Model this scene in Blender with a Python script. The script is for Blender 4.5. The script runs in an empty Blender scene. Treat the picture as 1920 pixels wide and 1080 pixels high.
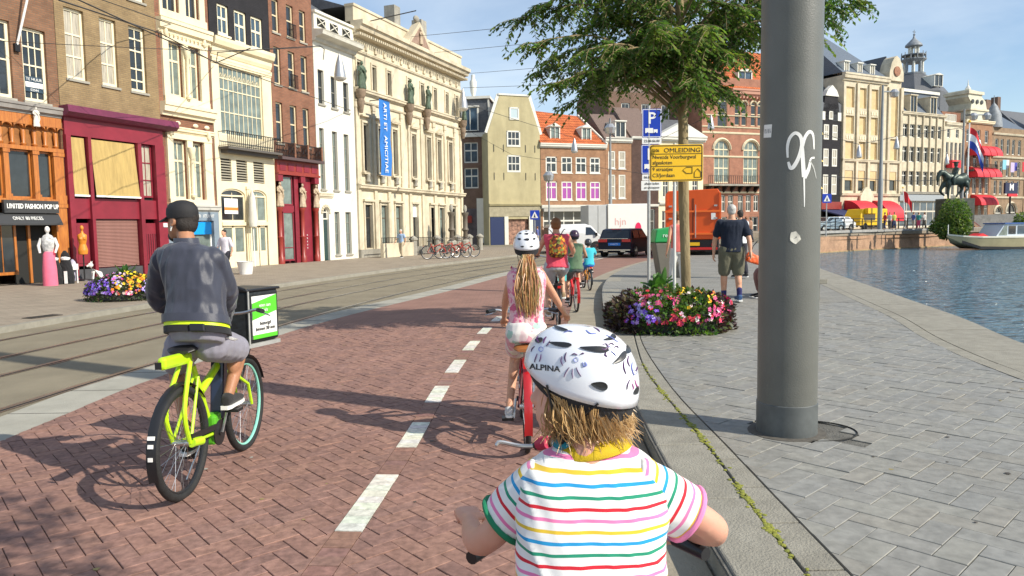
import bpy, bmesh, math, random
import numpy as np
from mathutils import Vector, Matrix, noise
from mathutils.bvhtree import BVHTree
random.seed(7)
S = bpy.context.scene
C = S.collection
R = math.radians
PI = math.pi
# ---------------------------------------------------------------- camera, world, sun
cam = bpy.data.cameras.new('camera'); camo = bpy.data.objects.new('camera', cam); C.objects.link(camo)
FPX = 1387.0; CH = 1.6
_p = math.atan(112/FPX); _ro = R(.9)
_fw = Vector((0, math.cos(_p), -math.sin(_p))); _r0 = Vector((1, 0, 0)); _u0 = _r0.cross(_fw)
_rt = _r0*math.cos(_ro) - _u0*math.sin(_ro); _up = _u0*math.cos(_ro) + _r0*math.sin(_ro)
camo.matrix_world = Matrix(((_rt.x, _up.x, -_fw.x, 0), (_rt.y, _up.y, -_fw.y, 0), (_rt.z, _up.z, -_fw.z, CH), (0, 0, 0, 1)))
cam.sensor_width = 36; cam.lens = 36*FPX/1920; cam.clip_start = .05; cam.clip_end = 3000
S.camera = camo
S.render.resolution_x = 1024; S.render.resolution_y = 576
SUN_EL = R(37); SUN_DIR = Vector((.88, -.475, 0)).normalized()       # horizontal direction towards the sun
w = bpy.data.worlds.new('World'); S.world = w; w.use_nodes = True
nt = w.node_tree; nt.nodes.clear()
out = nt.nodes.new('ShaderNodeOutputWorld'); bg = nt.nodes.new('ShaderNodeBackground')
sky = nt.nodes.new('ShaderNodeTexSky'); sky.sky_type = 'NISHITA'; sky.sun_disc = False
sky.sun_elevation = SUN_EL; sky.sun_rotation = math.atan2(SUN_DIR.x, SUN_DIR.y)
sky.air_density = 1.0; sky.dust_density = .35; sky.ozone_density = 1.6
tc = nt.nodes.new('ShaderNodeTexCoord'); mp = nt.nodes.new('ShaderNodeMapping'); mp.inputs['Scale'].default_value = (1, 1, 4.0)
n1 = nt.nodes.new('ShaderNodeTexNoise'); n1.inputs['Scale'].default_value = 2.2; n1.inputs['Detail'].default_value = 7; n1.inputs['Roughness'].default_value = .55; n1.inputs['Distortion'].default_value = .4
rp = nt.nodes.new('ShaderNodeValToRGB'); rp.color_ramp.elements[0].position = .36; rp.color_ramp.elements[0].color = (0, 0, 0, 1)
rp.color_ramp.elements[1].position = .80; rp.color_ramp.elements[1].color = (.8, .8, .8, 1)
mx = nt.nodes.new('ShaderNodeMixRGB'); mx.inputs[2].default_value = (5.6, 6.3, 7.0, 1)
nt.links.new(tc.outputs['Generated'], mp.inputs['Vector']); nt.links.new(mp.outputs[0], n1.inputs['Vector'])
nt.links.new(n1.outputs['Fac'], rp.inputs[0]); nt.links.new(rp.outputs[0], mx.inputs[0])
nt.links.new(sky.outputs[0], mx.inputs[1]); nt.links.new(mx.outputs[0], bg.inputs['Color'])
bg.inputs['Strength'].default_value = .13
nt.links.new(bg.outputs[0], out.inputs['Surface'])
sl = bpy.data.lights.new('sun', 'SUN'); sl.energy = 4.6; sl.angle = R(.55); sl.color = (1, .93, .80)
so = bpy.data.objects.new('sun', sl); C.objects.link(so)
_sd = Vector((SUN_DIR.x*math.cos(SUN_EL), SUN_DIR.y*math.cos(SUN_EL), math.sin(SUN_EL)))
so.rotation_euler = _sd.to_track_quat('Z', 'Y').to_euler(); so.location = (30, -20, 40)
S.view_settings.view_transform = 'Standard'; S.view_settings.look = 'None'; S.view_settings.gamma = 1
S.view_settings.exposure = 0.32; S.view_settings.use_curve_mapping = False
S.render.engine = 'CYCLES'

# ---------------------------------------------------------------- pixel helpers (1920x1080 photo pixels -> the place)
def ray(x, y): return _fw + _rt*((x-960)/FPX) - _up*((y-540)/FPX)
def G(x, y, z=0):
    d = ray(x, y); t = (z-CH)/d.z; return Vector((d.x*t, d.y*t, z))
def D(x, y, Y):
    d = ray(x, y); t = Y/d.y; return Vector((d.x*t, Y, CH+d.z*t))

# ---------------------------------------------------------------- materials
MT = {}
def mat(name, col, rough=.7, var=0.0, vs=3.0, bump=0.0, bs=40.0, metal=0.0, spec=.5, col2=None, emit=None, coat=0, trans=0, alpha=1, sheen=0, dirt=0.0, stretch=(1, 1, 1)):
    if name in MT: return MT[name]
    m = bpy.data.materials.new(name); m.use_nodes = True; t = m.node_tree; b = t.nodes['Principled BSDF']
    b.inputs['Roughness'].default_value = rough; b.inputs['Metallic'].default_value = metal
    b.inputs['Specular IOR Level'].default_value = spec; b.inputs['Coat Weight'].default_value = coat
    b.inputs['Base Color'].default_value = (*col, 1)
    if trans: b.inputs['Transmission Weight'].default_value = trans
    if alpha < 1: b.inputs['Alpha'].default_value = alpha
    if sheen: b.inputs['Sheen Weight'].default_value = sheen
    if emit: b.inputs['Emission Color'].default_value = (*emit[0], 1); b.inputs['Emission Strength'].default_value = emit[1]
    L = t.links.new
    if var or col2 or bump or dirt:
        tc = t.nodes.new('ShaderNodeTexCoord'); mpn = t.nodes.new('ShaderNodeMapping'); mpn.inputs['Scale'].default_value = stretch
        L(tc.outputs['Object'], mpn.inputs[0]); vec = mpn.outputs[0]
    if var or col2:
        c2 = col2 or tuple(max(0, c*(1-var)) for c in col); c1 = col if col2 else tuple(min(1, c*(1+var)) for c in col)
        n = t.nodes.new('ShaderNodeTexNoise'); n.inputs['Scale'].default_value = vs; n.inputs['Detail'].default_value = 6; n.inputs['Roughness'].default_value = .6
        r = t.nodes.new('ShaderNodeValToRGB'); r.color_ramp.elements[0].position = .3; r.color_ramp.elements[1].position = .7
        r.color_ramp.elements[0].color = (*c2, 1); r.color_ramp.elements[1].color = (*c1, 1)
        L(vec, n.inputs['Vector']); L(n.outputs['Fac'], r.inputs[0]); last = r.outputs[0]
        if dirt:
            n3 = t.nodes.new('ShaderNodeTexNoise'); n3.inputs['Scale'].default_value = .7; n3.inputs['Detail'].default_value = 8
            mp3 = t.nodes.new('ShaderNodeMapping'); mp3.inputs['Scale'].default_value = (1.5, 1.5, .35); L(tc.outputs['Object'], mp3.inputs[0]); L(mp3.outputs[0], n3.inputs['Vector'])
            r3 = t.nodes.new('ShaderNodeValToRGB'); r3.color_ramp.elements[0].position = .45; r3.color_ramp.elements[1].position = .75
            r3.color_ramp.elements[0].color = (0, 0, 0, 1); r3.color_ramp.elements[1].color = (dirt, dirt, dirt, 1); L(n3.outputs['Fac'], r3.inputs[0])
            mm = t.nodes.new('ShaderNodeMixRGB'); mm.blend_type = 'MIX'; mm.inputs[2].default_value = (col[0]*.4, col[1]*.38, col[2]*.34, 1)
            L(r3.outputs[0], mm.inputs[0]); L(last, mm.inputs[1]); last = mm.outputs[0]
        L(last, b.inputs['Base Color'])
    if bump:
        n2 = t.nodes.new('ShaderNodeTexNoise'); n2.inputs['Scale'].default_value = bs; n2.inputs['Detail'].default_value = 5
        bp = t.nodes.new('ShaderNodeBump'); bp.inputs['Strength'].default_value = bump; bp.inputs['Distance'].default_value = .02
        L(vec, n2.inputs['Vector']); L(n2.outputs['Fac'], bp.inputs['Height']); L(bp.outputs[0], b.inputs['Normal'])
    MT[name] = m; return m
def brick_mat(name, c1, c2, mortar, bw=.22, bh=.068, ms=.009, var=.3, wall=True, bump=.6, rough=.85, off=.5):
    if name in MT: return MT[name]
    m = bpy.data.materials.new(name); m.use_nodes = True; t = m.node_tree; b = t.nodes['Principled BSDF']; L = t.links.new
    b.inputs['Roughness'].default_value = rough; b.inputs['Specular IOR Level'].default_value = .3
    tc = t.nodes.new('ShaderNodeTexCoord'); sp = t.nodes.new('ShaderNodeSeparateXYZ'); cb = t.nodes.new('ShaderNodeCombineXYZ')
    L(tc.outputs['Object'], sp.inputs[0])
    if wall:
        ad = t.nodes.new('ShaderNodeMath'); ad.operation = 'ADD'; L(sp.outputs[0], ad.inputs[0]); L(sp.outputs[1], ad.inputs[1])
        L(ad.outputs[0], cb.inputs[0]); L(sp.outputs[2], cb.inputs[1])
    else:
        L(sp.outputs[0], cb.inputs[0]); L(sp.outputs[1], cb.inputs[1])
    br = t.nodes.new('ShaderNodeTexBrick'); br.inputs['Scale'].default_value = 1; br.inputs['Brick Width'].default_value = bw; br.inputs['Row Height'].default_value = bh
    br.inputs['Mortar Size'].default_value = ms; br.inputs['Mortar Smooth'].default_value = .2; br.offset = off
    br.inputs['Color1'].default_value = (*c1, 1); br.inputs['Color2'].default_value = (*c2, 1); br.inputs['Mortar'].default_value = (*mortar, 1)
    L(cb.outputs[0], br.inputs['Vector'])
    n = t.nodes.new('ShaderNodeTexNoise'); n.inputs['Scale'].default_value = 1.3; n.inputs['Detail'].default_value = 8; n.inputs['Roughness'].default_value = .65
    L(tc.outputs['Object'], n.inputs['Vector'])
    mr = t.nodes.new('ShaderNodeMapRange'); mr.inputs['From Min'].default_value = .3; mr.inputs['From Max'].default_value = .7
    mr.inputs['To Min'].default_value = 1-var; mr.inputs['To Max'].default_value = 1+var*.6; L(n.outputs['Fac'], mr.inputs['Value'])
    mu = t.nodes.new('ShaderNodeVectorMath'); mu.operation = 'SCALE'; L(br.outputs['Color'], mu.inputs[0]); L(mr.outputs[0], mu.inputs['Scale'])
    L(mu.outputs[0], b.inputs['Base Color'])
    bp = t.nodes.new('ShaderNodeBump'); bp.inputs['Strength'].default_value = bump; bp.inputs['Distance'].default_value = .012; bp.invert = True
    L(br.outputs['Fac'], bp.inputs['Height']); L(bp.outputs[0], b.inputs['Normal'])
    MT[name] = m; return m
def attr_mat(name, rough=.8, bump=0, bs=60, stretch=(1, 1, 1), sheen=0, nvar=.12, spec=.3, wear=0):
    """colour from the mesh's own per-face 'Col' attribute (each brick, leaf or flower has its own colour)"""
    if name in MT: return MT[name]
    m = bpy.data.materials.new(name); m.use_nodes = True; t = m.node_tree; b = t.nodes['Principled BSDF']; L = t.links.new
    b.inputs['Roughness'].default_value = rough; b.inputs['Specular IOR Level'].default_value = spec
    if sheen: b.inputs['Sheen Weight'].default_value = sheen
    a = t.nodes.new('ShaderNodeAttribute'); a.attribute_name = 'Col'
    tc = t.nodes.new('ShaderNodeNewGeometry'); mpn = t.nodes.new('ShaderNodeMapping'); mpn.inputs['Scale'].default_value = stretch; L(tc.outputs['Position'], mpn.inputs[0])
    n = t.nodes.new('ShaderNodeTexNoise'); n.inputs['Scale'].default_value = bs; n.inputs['Detail'].default_value = 6; L(mpn.outputs[0], n.inputs['Vector'])
    mr = t.nodes.new('ShaderNodeMapRange'); mr.inputs['From Min'].default_value = .3; mr.inputs['From Max'].default_value = .7
    mr.inputs['To Min'].default_value = 1-nvar*1.5; mr.inputs['To Max'].default_value = 1+nvar; L(n.outputs['Fac'], mr.inputs['Value'])
    mu = t.nodes.new('ShaderNodeVectorMath'); mu.operation = 'SCALE'; L(a.outputs['Color'], mu.inputs[0]); L(mr.outputs[0], mu.inputs['Scale'])
    if wear:
        n2 = t.nodes.new('ShaderNodeTexNoise'); n2.inputs['Scale'].default_value = .9; n2.inputs['Detail'].default_value = 9; n2.inputs['Roughness'].default_value = .7; L(tc.outputs['Position'], n2.inputs['Vector'])
        m2 = t.nodes.new('ShaderNodeMapRange'); m2.inputs['From Min'].default_value = .32; m2.inputs['From Max'].default_value = .68; m2.inputs['To Min'].default_value = 1-wear; m2.inputs['To Max'].default_value = 1+wear*.6; L(n2.outputs['Fac'], m2.inputs['Value'])
        mv = t.nodes.new('ShaderNodeVectorMath'); mv.operation = 'SCALE'; L(mu.outputs[0], mv.inputs[0]); L(m2.outputs[0], mv.inputs['Scale']); mu = mv
    L(mu.outputs[0], b.inputs['Base Color'])
    if bump:
        bp = t.nodes.new('ShaderNodeBump'); bp.inputs['Strength'].default_value = bump; bp.inputs['Distance'].default_value = .01
        L(n.outputs['Fac'], bp.inputs['Height']); L(bp.outputs[0], b.inputs['Normal'])
    MT[name] = m; return m
def glass(name, col, rough=.06, var=.5, vs=.9):
    return mat(name, col, rough, var=var, vs=vs, spec=.7)
GL_D = glass('glass_dark', (.030, .036, .040)); GL_B = glass('glass_blue', (.05, .085, .12)); GL_C = mat('glass_curtain', (.42, .38, .30), .25, var=.35, vs=5, spec=.6, stretch=(6, 6, .4))
GL_G = glass('glass_green', (.17, .21, .19), .12, .35, 2)

# ---------------------------------------------------------------- mesh builder
class MB:
    def __init__(s): s.v = []; s.f = []; s.c = []; s.cur = None
    def add(s, vs, fs):
        o = len(s.v); s.v += [tuple(v) for v in vs]; s.f += [tuple(i+o for i in f) for f in fs]; s.c += [s.cur]*len(fs); return s
    def col(s, c): s.cur = c; return s
    def box(s, x0, x1, y0, y1, z0, z1):
        return s.add([(x0,y0,z0),(x1,y0,z0),(x1,y1,z0),(x0,y1,z0),(x0,y0,z1),(x1,y0,z1),(x1,y1,z1),(x0,y1,z1)],
            [(0,3,2,1),(4,5,6,7),(0,1,5,4),(1,2,6,5),(2,3,7,6),(3,0,4,7)])
    def obox(s, c, sz, M=None, taper=1.0):
        M = M or Matrix.Identity(3); c = Vector(c); hx, hy, hz = sz[0]/2, sz[1]/2, sz[2]/2; t = taper
        p = [(-hx,-hy,-hz),(hx,-hy,-hz),(hx,hy,-hz),(-hx,hy,-hz),(-hx*t,-hy*t,hz),(hx*t,-hy*t,hz),(hx*t,hy*t,hz),(-hx*t,hy*t,hz)]
        return s.add([c+M@Vector(q) for q in p], [(0,3,2,1),(4,5,6,7),(0,1,5,4),(1,2,6,5),(2,3,7,6),(3,0,4,7)])
    def beam(s, a, b, w, h=None, up=(0, 0, 1)):
        a = Vector(a); b = Vector(b); h = h or w; d = (b-a); l = d.length; d.normalize(); u = Vector(up)
        if abs(d.dot(u)) > .98: u = Vector((0, 1, 0))
        x = d.cross(u).normalized(); u = x.cross(d); M = Matrix((x, d, u)).transposed()
        return s.obox((a+b)/2, (w, l, h), M)
    def prism(s, poly, axis, d0, d1):
        """polygon (list of 2D) extruded along an axis: 'x' poly=(y,z), 'y' poly=(x,z), 'z' poly=(x,y)"""
        n = len(poly)
        def P(a, b, d): return {'x': (d, a, b), 'y': (a, d, b), 'z': (a, b, d)}[axis]
        ar = sum(poly[i][0]*poly[(i+1) % n][1]-poly[(i+1) % n][0]*poly[i][1] for i in range(n))
        vs = [P(a, b, d0) for a, b in poly]+[P(a, b, d1) for a, b in poly]
        fl = (ar > 0) ^ (axis == 'y')
        f0 = tuple(range(n)); f1 = tuple(range(n, 2*n)); sd = [(i, (i+1) % n, (i+1) % n+n, i+n) for i in range(n)]
        if (d1 > d0) == fl: fs = [f0[::-1], f1]+sd
        else: fs = [f0, f1[::-1]]+[q[::-1] for q in sd]
        return s.add(vs, fs)
    def tube(s, path, r, n=8, caps=True, closed=False, flat=1.0):
        P = [Vector(p) for p in path]; m = len(P); rs = r if isinstance(r, (list, tuple)) else [r]*m
        T = []
        for i in range(m):
            a = P[(i-1) % m] if (closed or i > 0) else P[i]; b = P[(i+1) % m] if (closed or i < m-1) else P[i]
            d = (b-a); T.append(d.normalized() if d.length > 1e-9 else Vector((0, 0, 1)))
        u = Vector((0, 0, 1)) if abs(T[0].z) < .9 else Vector((1, 0, 0)); u = (u-T[0]*u.dot(T[0])).normalized(); vs = []
        for i in range(m):
            u = (u-T[i]*u.dot(T[i]));  u = u.normalized() if u.length > 1e-6 else T[i].orthogonal().normalized(); w_ = T[i].cross(u)
            for k in range(n):
                a = 2*PI*k/n; vs.append(P[i]+(u*math.cos(a)*flat+w_*math.sin(a))*rs[i])
        fs = []
        for i in range(m if closed else m-1):
            j = (i+1) % m
            for k in range(n): l = (k+1) % n; fs.append((i*n+k, i*n+l, j*n+l, j*n+k))
        if caps and not closed: fs += [tuple(range(n))[::-1], tuple(range((m-1)*n, m*n))]
        return s.add(vs, fs)
    def lathe(s, prof, n=16, c=(0, 0, 0), M=None, a0=0, a1=2*PI):
        c = Vector(c); full = abs(a1-a0-2*PI) < 1e-6; cols = n if full else n+1; vs = []
        for k in range(cols):
            a = a0+(a1-a0)*k/n
            for r, z in prof:
                q = Vector((r*math.cos(a), r*math.sin(a), z)); vs.append(c+(M@q if M else q))
        m = len(prof); fs = []
        for k in range(n):
            l = (k+1) % cols
            for i in range(m-1): fs.append((k*m+i, l*m+i, l*m+i+1, k*m+i+1))
        if full:
            if prof[0][0] > 1e-4: fs.append(tuple(k*m for k in range(n))[::-1])
            if prof[-1][0] > 1e-4: fs.append(tuple(k*m+m-1 for k in range(n)))
        return s.add(vs, fs)
    def ball(s, c, r, n=10, m=6, M=None):
        r = r if isinstance(r, (list, tuple)) else (r, r, r)
        pr = [(math.sin(PI*i/m), -math.cos(PI*i/m)) for i in range(m+1)]
        S3 = Matrix.Diagonal(Vector(r)); return s.lathe([(max(a, 1e-5), b) for a, b in pr], n, c, (M@S3) if M else S3)
    def mesh(s, name, m, smooth=False, auto=None):
        me = bpy.data.meshes.new(name); me.from_pydata(s.v, [], s.f)
        if m: me.materials.append(m)
        if any(c is not None for c in s.c):
            at = me.attributes.new('Col', 'FLOAT_COLOR', 'FACE')
            at.data.foreach_set('color', np.array([(*(c or (.5, .5, .5)), 1.0) for c in s.c], dtype=np.float32).ravel())
        if smooth:
            me.polygons.foreach_set('use_smooth', [True]*len(me.polygons))
            me.set_sharp_from_angle(angle=R(auto or 40))
        me.update(); return me
    def build(s, name, m, parent=None, smooth=False, loc=None, bevel=0, rot=None, auto=None):
        return mobj(name, s.mesh(name, m, smooth, auto), parent, loc, rot, bevel)
def mobj(name, me, parent=None, loc=None, rot=None, bevel=0):
    o = bpy.data.objects.new(name, me); C.objects.link(o)
    if parent is not None: o.parent = parent
    if loc is not None: o.location = loc
    if rot is not None: o.rotation_euler = rot
    if bevel:
        b = o.modifiers.new('bevel', 'BEVEL'); b.width = bevel; b.segments = 2; b.limit_method = 'ANGLE'; b.harden_normals = False
    return o
def tag(o, label=None, cat=None, group=None, kind=None):
    if label: o['label'] = label
    if cat: o['category'] = cat
    if group: o['group'] = group
    if kind: o['kind'] = kind
    return o
def thing(name, label, cat, loc=(0, 0, 0), rz=0, group=None, parent=None):
    o = bpy.data.objects.new(name, None); C.objects.link(o); o.location = loc; o.rotation_euler = (0, 0, rz); o.empty_display_size = .2
    return tag(o, label, cat, group)
def dup(root, loc=None, rz=None, label=None, scale=None):
    def cp(o, par):
        c = o.copy(); C.objects.link(c)
        if par is not None: c.parent = par
        for ch in list(o.children): cp(ch, c)
        return c
    r = cp(root, None)
    if loc is not None: r.location = loc
    if rz is not None: r.rotation_euler = (0, 0, rz)
    if label: r['label'] = label
    if scale: r.scale = (scale,)*3
    return r
def text(name, body, size, m, parent=None, loc=(0, 0, 0), rot=(PI/2, 0, 0), ext=.0015, align='CENTER', sx=1.0, bold=0.0, spacing=1.0):
    cu = bpy.data.curves.new(name, 'FONT'); cu.body = body; cu.size = size; cu.extrude = ext; cu.align_x = align; cu.align_y = 'CENTER'; cu.offset = bold; cu.space_character = spacing; cu.resolution_u = 3
    o = bpy.data.objects.new(name, cu); C.objects.link(o)
    me = bpy.data.meshes.new_from_object(o.evaluated_get(bpy.context.evaluated_depsgraph_get())); bpy.data.objects.remove(o); me.name = name
    if sx != 1:
        for v in me.vertices: v.co.x *= sx
    me.materials.clear(); me.materials.append(m)
    return mobj(name, me, parent, loc, rot)
def lerp(a, b, t): return a+(b-a)*t
def interp(pts, y):
    for (x0, y0), (x1, y1) in zip(pts, pts[1:]):
        if y <= y1: return lerp(x0, x1, (y-y0)/(y1-y0))
    return pts[-1][0]
def smooth_poly(pts, k=4):
    """Catmull-Rom through 2D/3D points"""
    P = [Vector(p) for p in pts]; o = []
    for i in range(len(P)-1):
        a = P[max(i-1, 0)]; b = P[i]; c = P[i+1]; d = P[min(i+2, len(P)-1)]
        for j in range(k):
            t = j/k; o.append(.5*((2*b)+(c-a)*t+(2*a-5*b+4*c-d)*t*t+(3*b-a-3*c+d)*t**3))
    o.append(P[-1]); return o
# ================================================================ GROUND, ROAD, WATER
LANE = smooth_poly([(-4.15, -14), (-4.05, -2), (-4.0, 5.6), (-3.93, 8.4), (-3.25, 13.3), (-1.6, 19.25), (.35, 27), (2.95, 34), (6.8, 44), (11, 54), (15, 64)], 5)
RAIL = smooth_poly([(-5.1, -14), (-4.95, -2), (-4.85, 5), (-4.72, 7), (-4.42, 9.4), (-3.7, 14.4), (-2.55, 19.9), (-.85, 26), (1.6, 33), (5.6, 43.4), (10, 54), (14, 64)], 5)
KERB = smooth_poly([(.80, -14), (.86, -2), (.89, 3), (.95, 5.3), (1.12, 8), (1.47, 11.5), (1.78, 14.5), (2.3, 18.5), (3.2, 23), (5.0, 29), (7.6, 36), (12, 46), (18, 56)], 5)
QUAY = smooth_poly([(4.6, -20), (5.0, 0), (5.55, 6), (6.02, 8.6), (6.78, 11.1), (7.5, 14), (8.7, 18.8), (9.85, 23.4), (12.2, 32), (16, 45), (20.5, 57)], 5)
def offs(cv, d):
    """offset a curve sideways: positive = to the right of the travel direction (+y)"""
    o = []
    for i, p in enumerate(cv):
        a = cv[max(i-1, 0)]; b = cv[min(i+1, len(cv)-1)]; t = Vector((b[0]-a[0], b[1]-a[1])).normalized()
        o.append(Vector((p[0]+t.y*d, p[1]-t.x*d)))
    return o
def at_y(cv, y):
    for a, b in zip(cv, cv[1:]):
        if a[1] <= y <= b[1]: return lerp(a[0], b[0], (y-a[1])/max(b[1]-a[1], 1e-6))
    return cv[0][0] if y < cv[0][1] else cv[-1][0]
def strip(mb, c0, c1, z, z1=None):
    n = min(len(c0), len(c1)); z1 = z if z1 is None else z1
    mb.add([(p[0], p[1], z) for p in c0[:n]]+[(p[0], p[1], z1) for p in c1[:n]], [(i, n+i, n+i+1, i+1) for i in range(n-1)]); return mb
def struct(o): o['kind'] = 'structure'; return o
M_ASPH = mat('asphalt', (.245, .212, .150), .85, var=.14, vs=1.2, bump=.5, bs=160, dirt=.18, spec=.25)
M_SIDE = brick_mat('sidewalk_clinker', (.34, .285, .215), (.29, .24, .185), (.17, .145, .11), .30, .15, .008, .2, wall=False, bump=.4)
M_PAVE = brick_mat('far_paving', (.26, .252, .226), (.24, .234, .212), (.14, .136, .125), .28, .14, .006, .18, wall=False, bump=.4)
M_REDF = brick_mat('far_red_brick', (.285, .16, .125), (.265, .148, .116), (.20, .13, .10), .20, .10, .006, .2, wall=False, bump=.4)
M_GRAN = mat('granite', (.29, .272, .225), .8, var=.16, vs=6, bump=.5, bs=90, dirt=.25, spec=.3)
M_CONC = mat('pale_concrete', (.36, .345, .29), .85, var=.12, vs=3, bump=.3, bs=90, dirt=.2, spec=.3)
M_MORT = mat('joint_sand', (.20, .13, .10), .95, var=.3, vs=9, bump=.6, bs=90)
M_MORG = mat('joint_grit', (.13, .125, .11), .95, var=.3, vs=9, bump=.6, bs=90)
M_WHITE = mat('road_paint', (.68, .66, .58), .7, var=.12, vs=14, bump=.3, bs=60, dirt=.2)
M_STEEL = mat('rail_steel', (.42, .39, .34), .35, var=.25, vs=6, metal=.9, stretch=(1, .2, 1))
M_DARK = mat('dark_gap', (.02, .02, .018), .9)
# the ground sheet (everything but the canal)
q = [(p[0], p[1]) for p in QUAY]
WALLC = [(20.5, 57), (22.5, 62.5), (25.5, 66.8), (30, 70.6), (37, 76), (48.8, 83.4), (60, 87.5), (85, 92), (140, 97), (400, 100)]
poly = [(-300, -60), (4.4, -60)]+q+WALLC[1:]+[(400, 900), (-300, 900)]
bm = bmesh.new(); f = bm.faces.new([bm.verts.new((x, y, -.012)) for x, y in poly]); bmesh.ops.triangulate(bm, faces=[f])
me = bpy.data.meshes.new('ground'); bm.to_mesh(me); bm.free(); me.materials.append(M_ASPH)
if me.polygons[0].normal.z < 0: me.flip_normals()
struct(mobj('ground', me))
# carriageway between left kerb and the concrete strip
LK = offs(RAIL, -4.35)
strip(MB(), LK, offs(RAIL, .9), 0.0).build('road', M_ASPH)['kind'] = 'structure'
strip(MB(), offs(LANE, -.56), offs(LANE, -.0), .004, .004).build('concrete_strip', M_CONC)['kind'] = 'structure'
mbj = MB()
for i in range(60):                                            # cross joints of the strip
    y = -2+i*.95; x = at_y(LANE, y); mbj.box(x-.56, x, y, y+.012, .0045, .0065)
mbj.build('strip_joints', M_MORG)['kind'] = 'structure'
# tram rails: two bright running heads with a dark flange groove
for k, d in enumerate((0, -1.35, -2.38, -3.72)):
    t = thing('tram_rail', ['grooved tram rail nearest the red cycle lane', 'second tram rail from the red cycle lane', 'third tram rail from the red cycle lane', 'tram rail nearest the left sidewalk kerb'][k], 'rail', (0, 0, 0), group='tram rails set in the road')
    c = offs(RAIL, d)
    strip(MB(), offs(c, -.035), offs(c, .03), .006).build('rail_head', M_STEEL, t)
    strip(MB(), offs(c, .03), offs(c, .075), .005).build('rail_groove', M_DARK, t)
    strip(MB(), offs(c, .075), offs(c, .10), .006).build('rail_lip', M_STEEL, t)
# left sidewalk, raised 12 cm
FA = Vector((D(867, 468, 53.3).x, 53.3, 0)); FD = Vector((.389, 1, 0)).normalized(); FN = Vector((FD.y, -FD.x, 0))
fac = [Vector((FA.x+FD.x*s, FA.y+FD.y*s)) for s in (-80, -60, -45, -30, -20, -10, 0, 8)]
def resample(cv, n):
    L = [0]
    for a, b in zip(cv, cv[1:]): L.append(L[-1]+(Vector(b[:2])-Vector(a[:2])).length)
    o = []
    for i in range(n):
        t = L[-1]*i/(n-1); j = 0
        while j < len(L)-2 and L[j+1] < t: j += 1
        o.append(Vector(cv[j][:2]).lerp(Vector(cv[j+1][:2]), (t-L[j])/max(L[j+1]-L[j], 1e-6)))
    return o
SH = .10
lk2 = [p for p in LK if p[1] < 60]
s0 = resample([p-FN.xy*2 for p in fac], 40); s1 = resample(lk2, 40)
mb = MB(); strip(mb, s0, [p for p in resample(offs(lk2, -.14), 40)], SH); struct(mb.build('left_sidewalk', M_SIDE))
mb = MB(); strip(mb, resample(offs(lk2, -.14), 40), s1, SH+.003); strip(mb, s1, s1, SH+.003, -.02); struct(mb.build('left_kerb', M_GRAN))
# red cycle lane: base sheet, then real clinkers near the camera, a finer pattern beyond
LR = offs(KERB, -.62)
NEAR_Y = 12.5
def cut(cv, y0, y1): 
    o = [Vector((at_y(cv, y0), y0))]+[Vector((p[0], p[1])) for p in cv if y0 < p[1] < y1]+[Vector((at_y(cv, y1), y1))]; return o
def ribbon(c0, c1, y0, y1, z, name, m, n=60):
    a = []; b = []
    for i in range(n+1):
        y = lerp(y0, y1, i/n); a.append((at_y(c0, y), y)); b.append((at_y(c1, y), y))
    return struct(strip(MB(), a, b, z).build(name, m))
ribbon(LANE, LR, NEAR_Y, 60, .006, 'cycle_lane', M_REDF)
ribbon(LANE, LR, -8, NEAR_Y, .002, 'cycle_lane_bed', M_MORT)
ribbon(LR, KERB, -8, 40, .008, 'gutter_strip', mat('gutter_concrete', (.30, .265, .20), .85, var=.15, vs=2.5, bump=.4, bs=60, dirt=.3))
DASH = smooth_poly([(-1.12, -2), (-1.0, 2), (-.86, 4.2), (-.78, 5.6), (-.735, 7.1), (-.665, 8.5), (-.565, 10.0), (-.43, 11.5), (-.2, 13.4), (.2, 16), (.9, 20), (2.3, 25)], 5)
CUT = []
def cut_pieces(inside, z, cols, name, m, parent):
    """pieces that meet an edge are cut to it, as a paver would"""
    mb = MB(); done = 0
    for ins, cs in CUT:
        if ins is not inside: continue
        poly = []; cx = sum(c[0] for c in cs)/4; cy = sum(c[1] for c in cs)/4
        for (a, b) in zip(cs, cs[1:]+cs[:1]):
            ia, ib = inside(*a), inside(*b)
            if ia: poly.append(a)
            if ia != ib:
                lo, hi = (a, b) if ia else (b, a)
                for _ in range(9):
                    md = ((lo[0]+hi[0])/2, (lo[1]+hi[1])/2)
                    if inside(*md): lo = md
                    else: hi = md
                poly.append(lo)
        if len(poly) < 3: continue
        ar = sum(poly[i][0]*poly[(i+1) % len(poly)][1]-poly[(i+1) % len(poly)][0]*poly[i][1] for i in range(len(poly)))
        if abs(ar) < 1e-3: continue
        mb.col(random.choice(cols)); mb.prism(poly, 'z', z-.02, z+random.uniform(-.002, .002))
    tag(mb.build(name, m, parent), kind='stuff')
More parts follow.
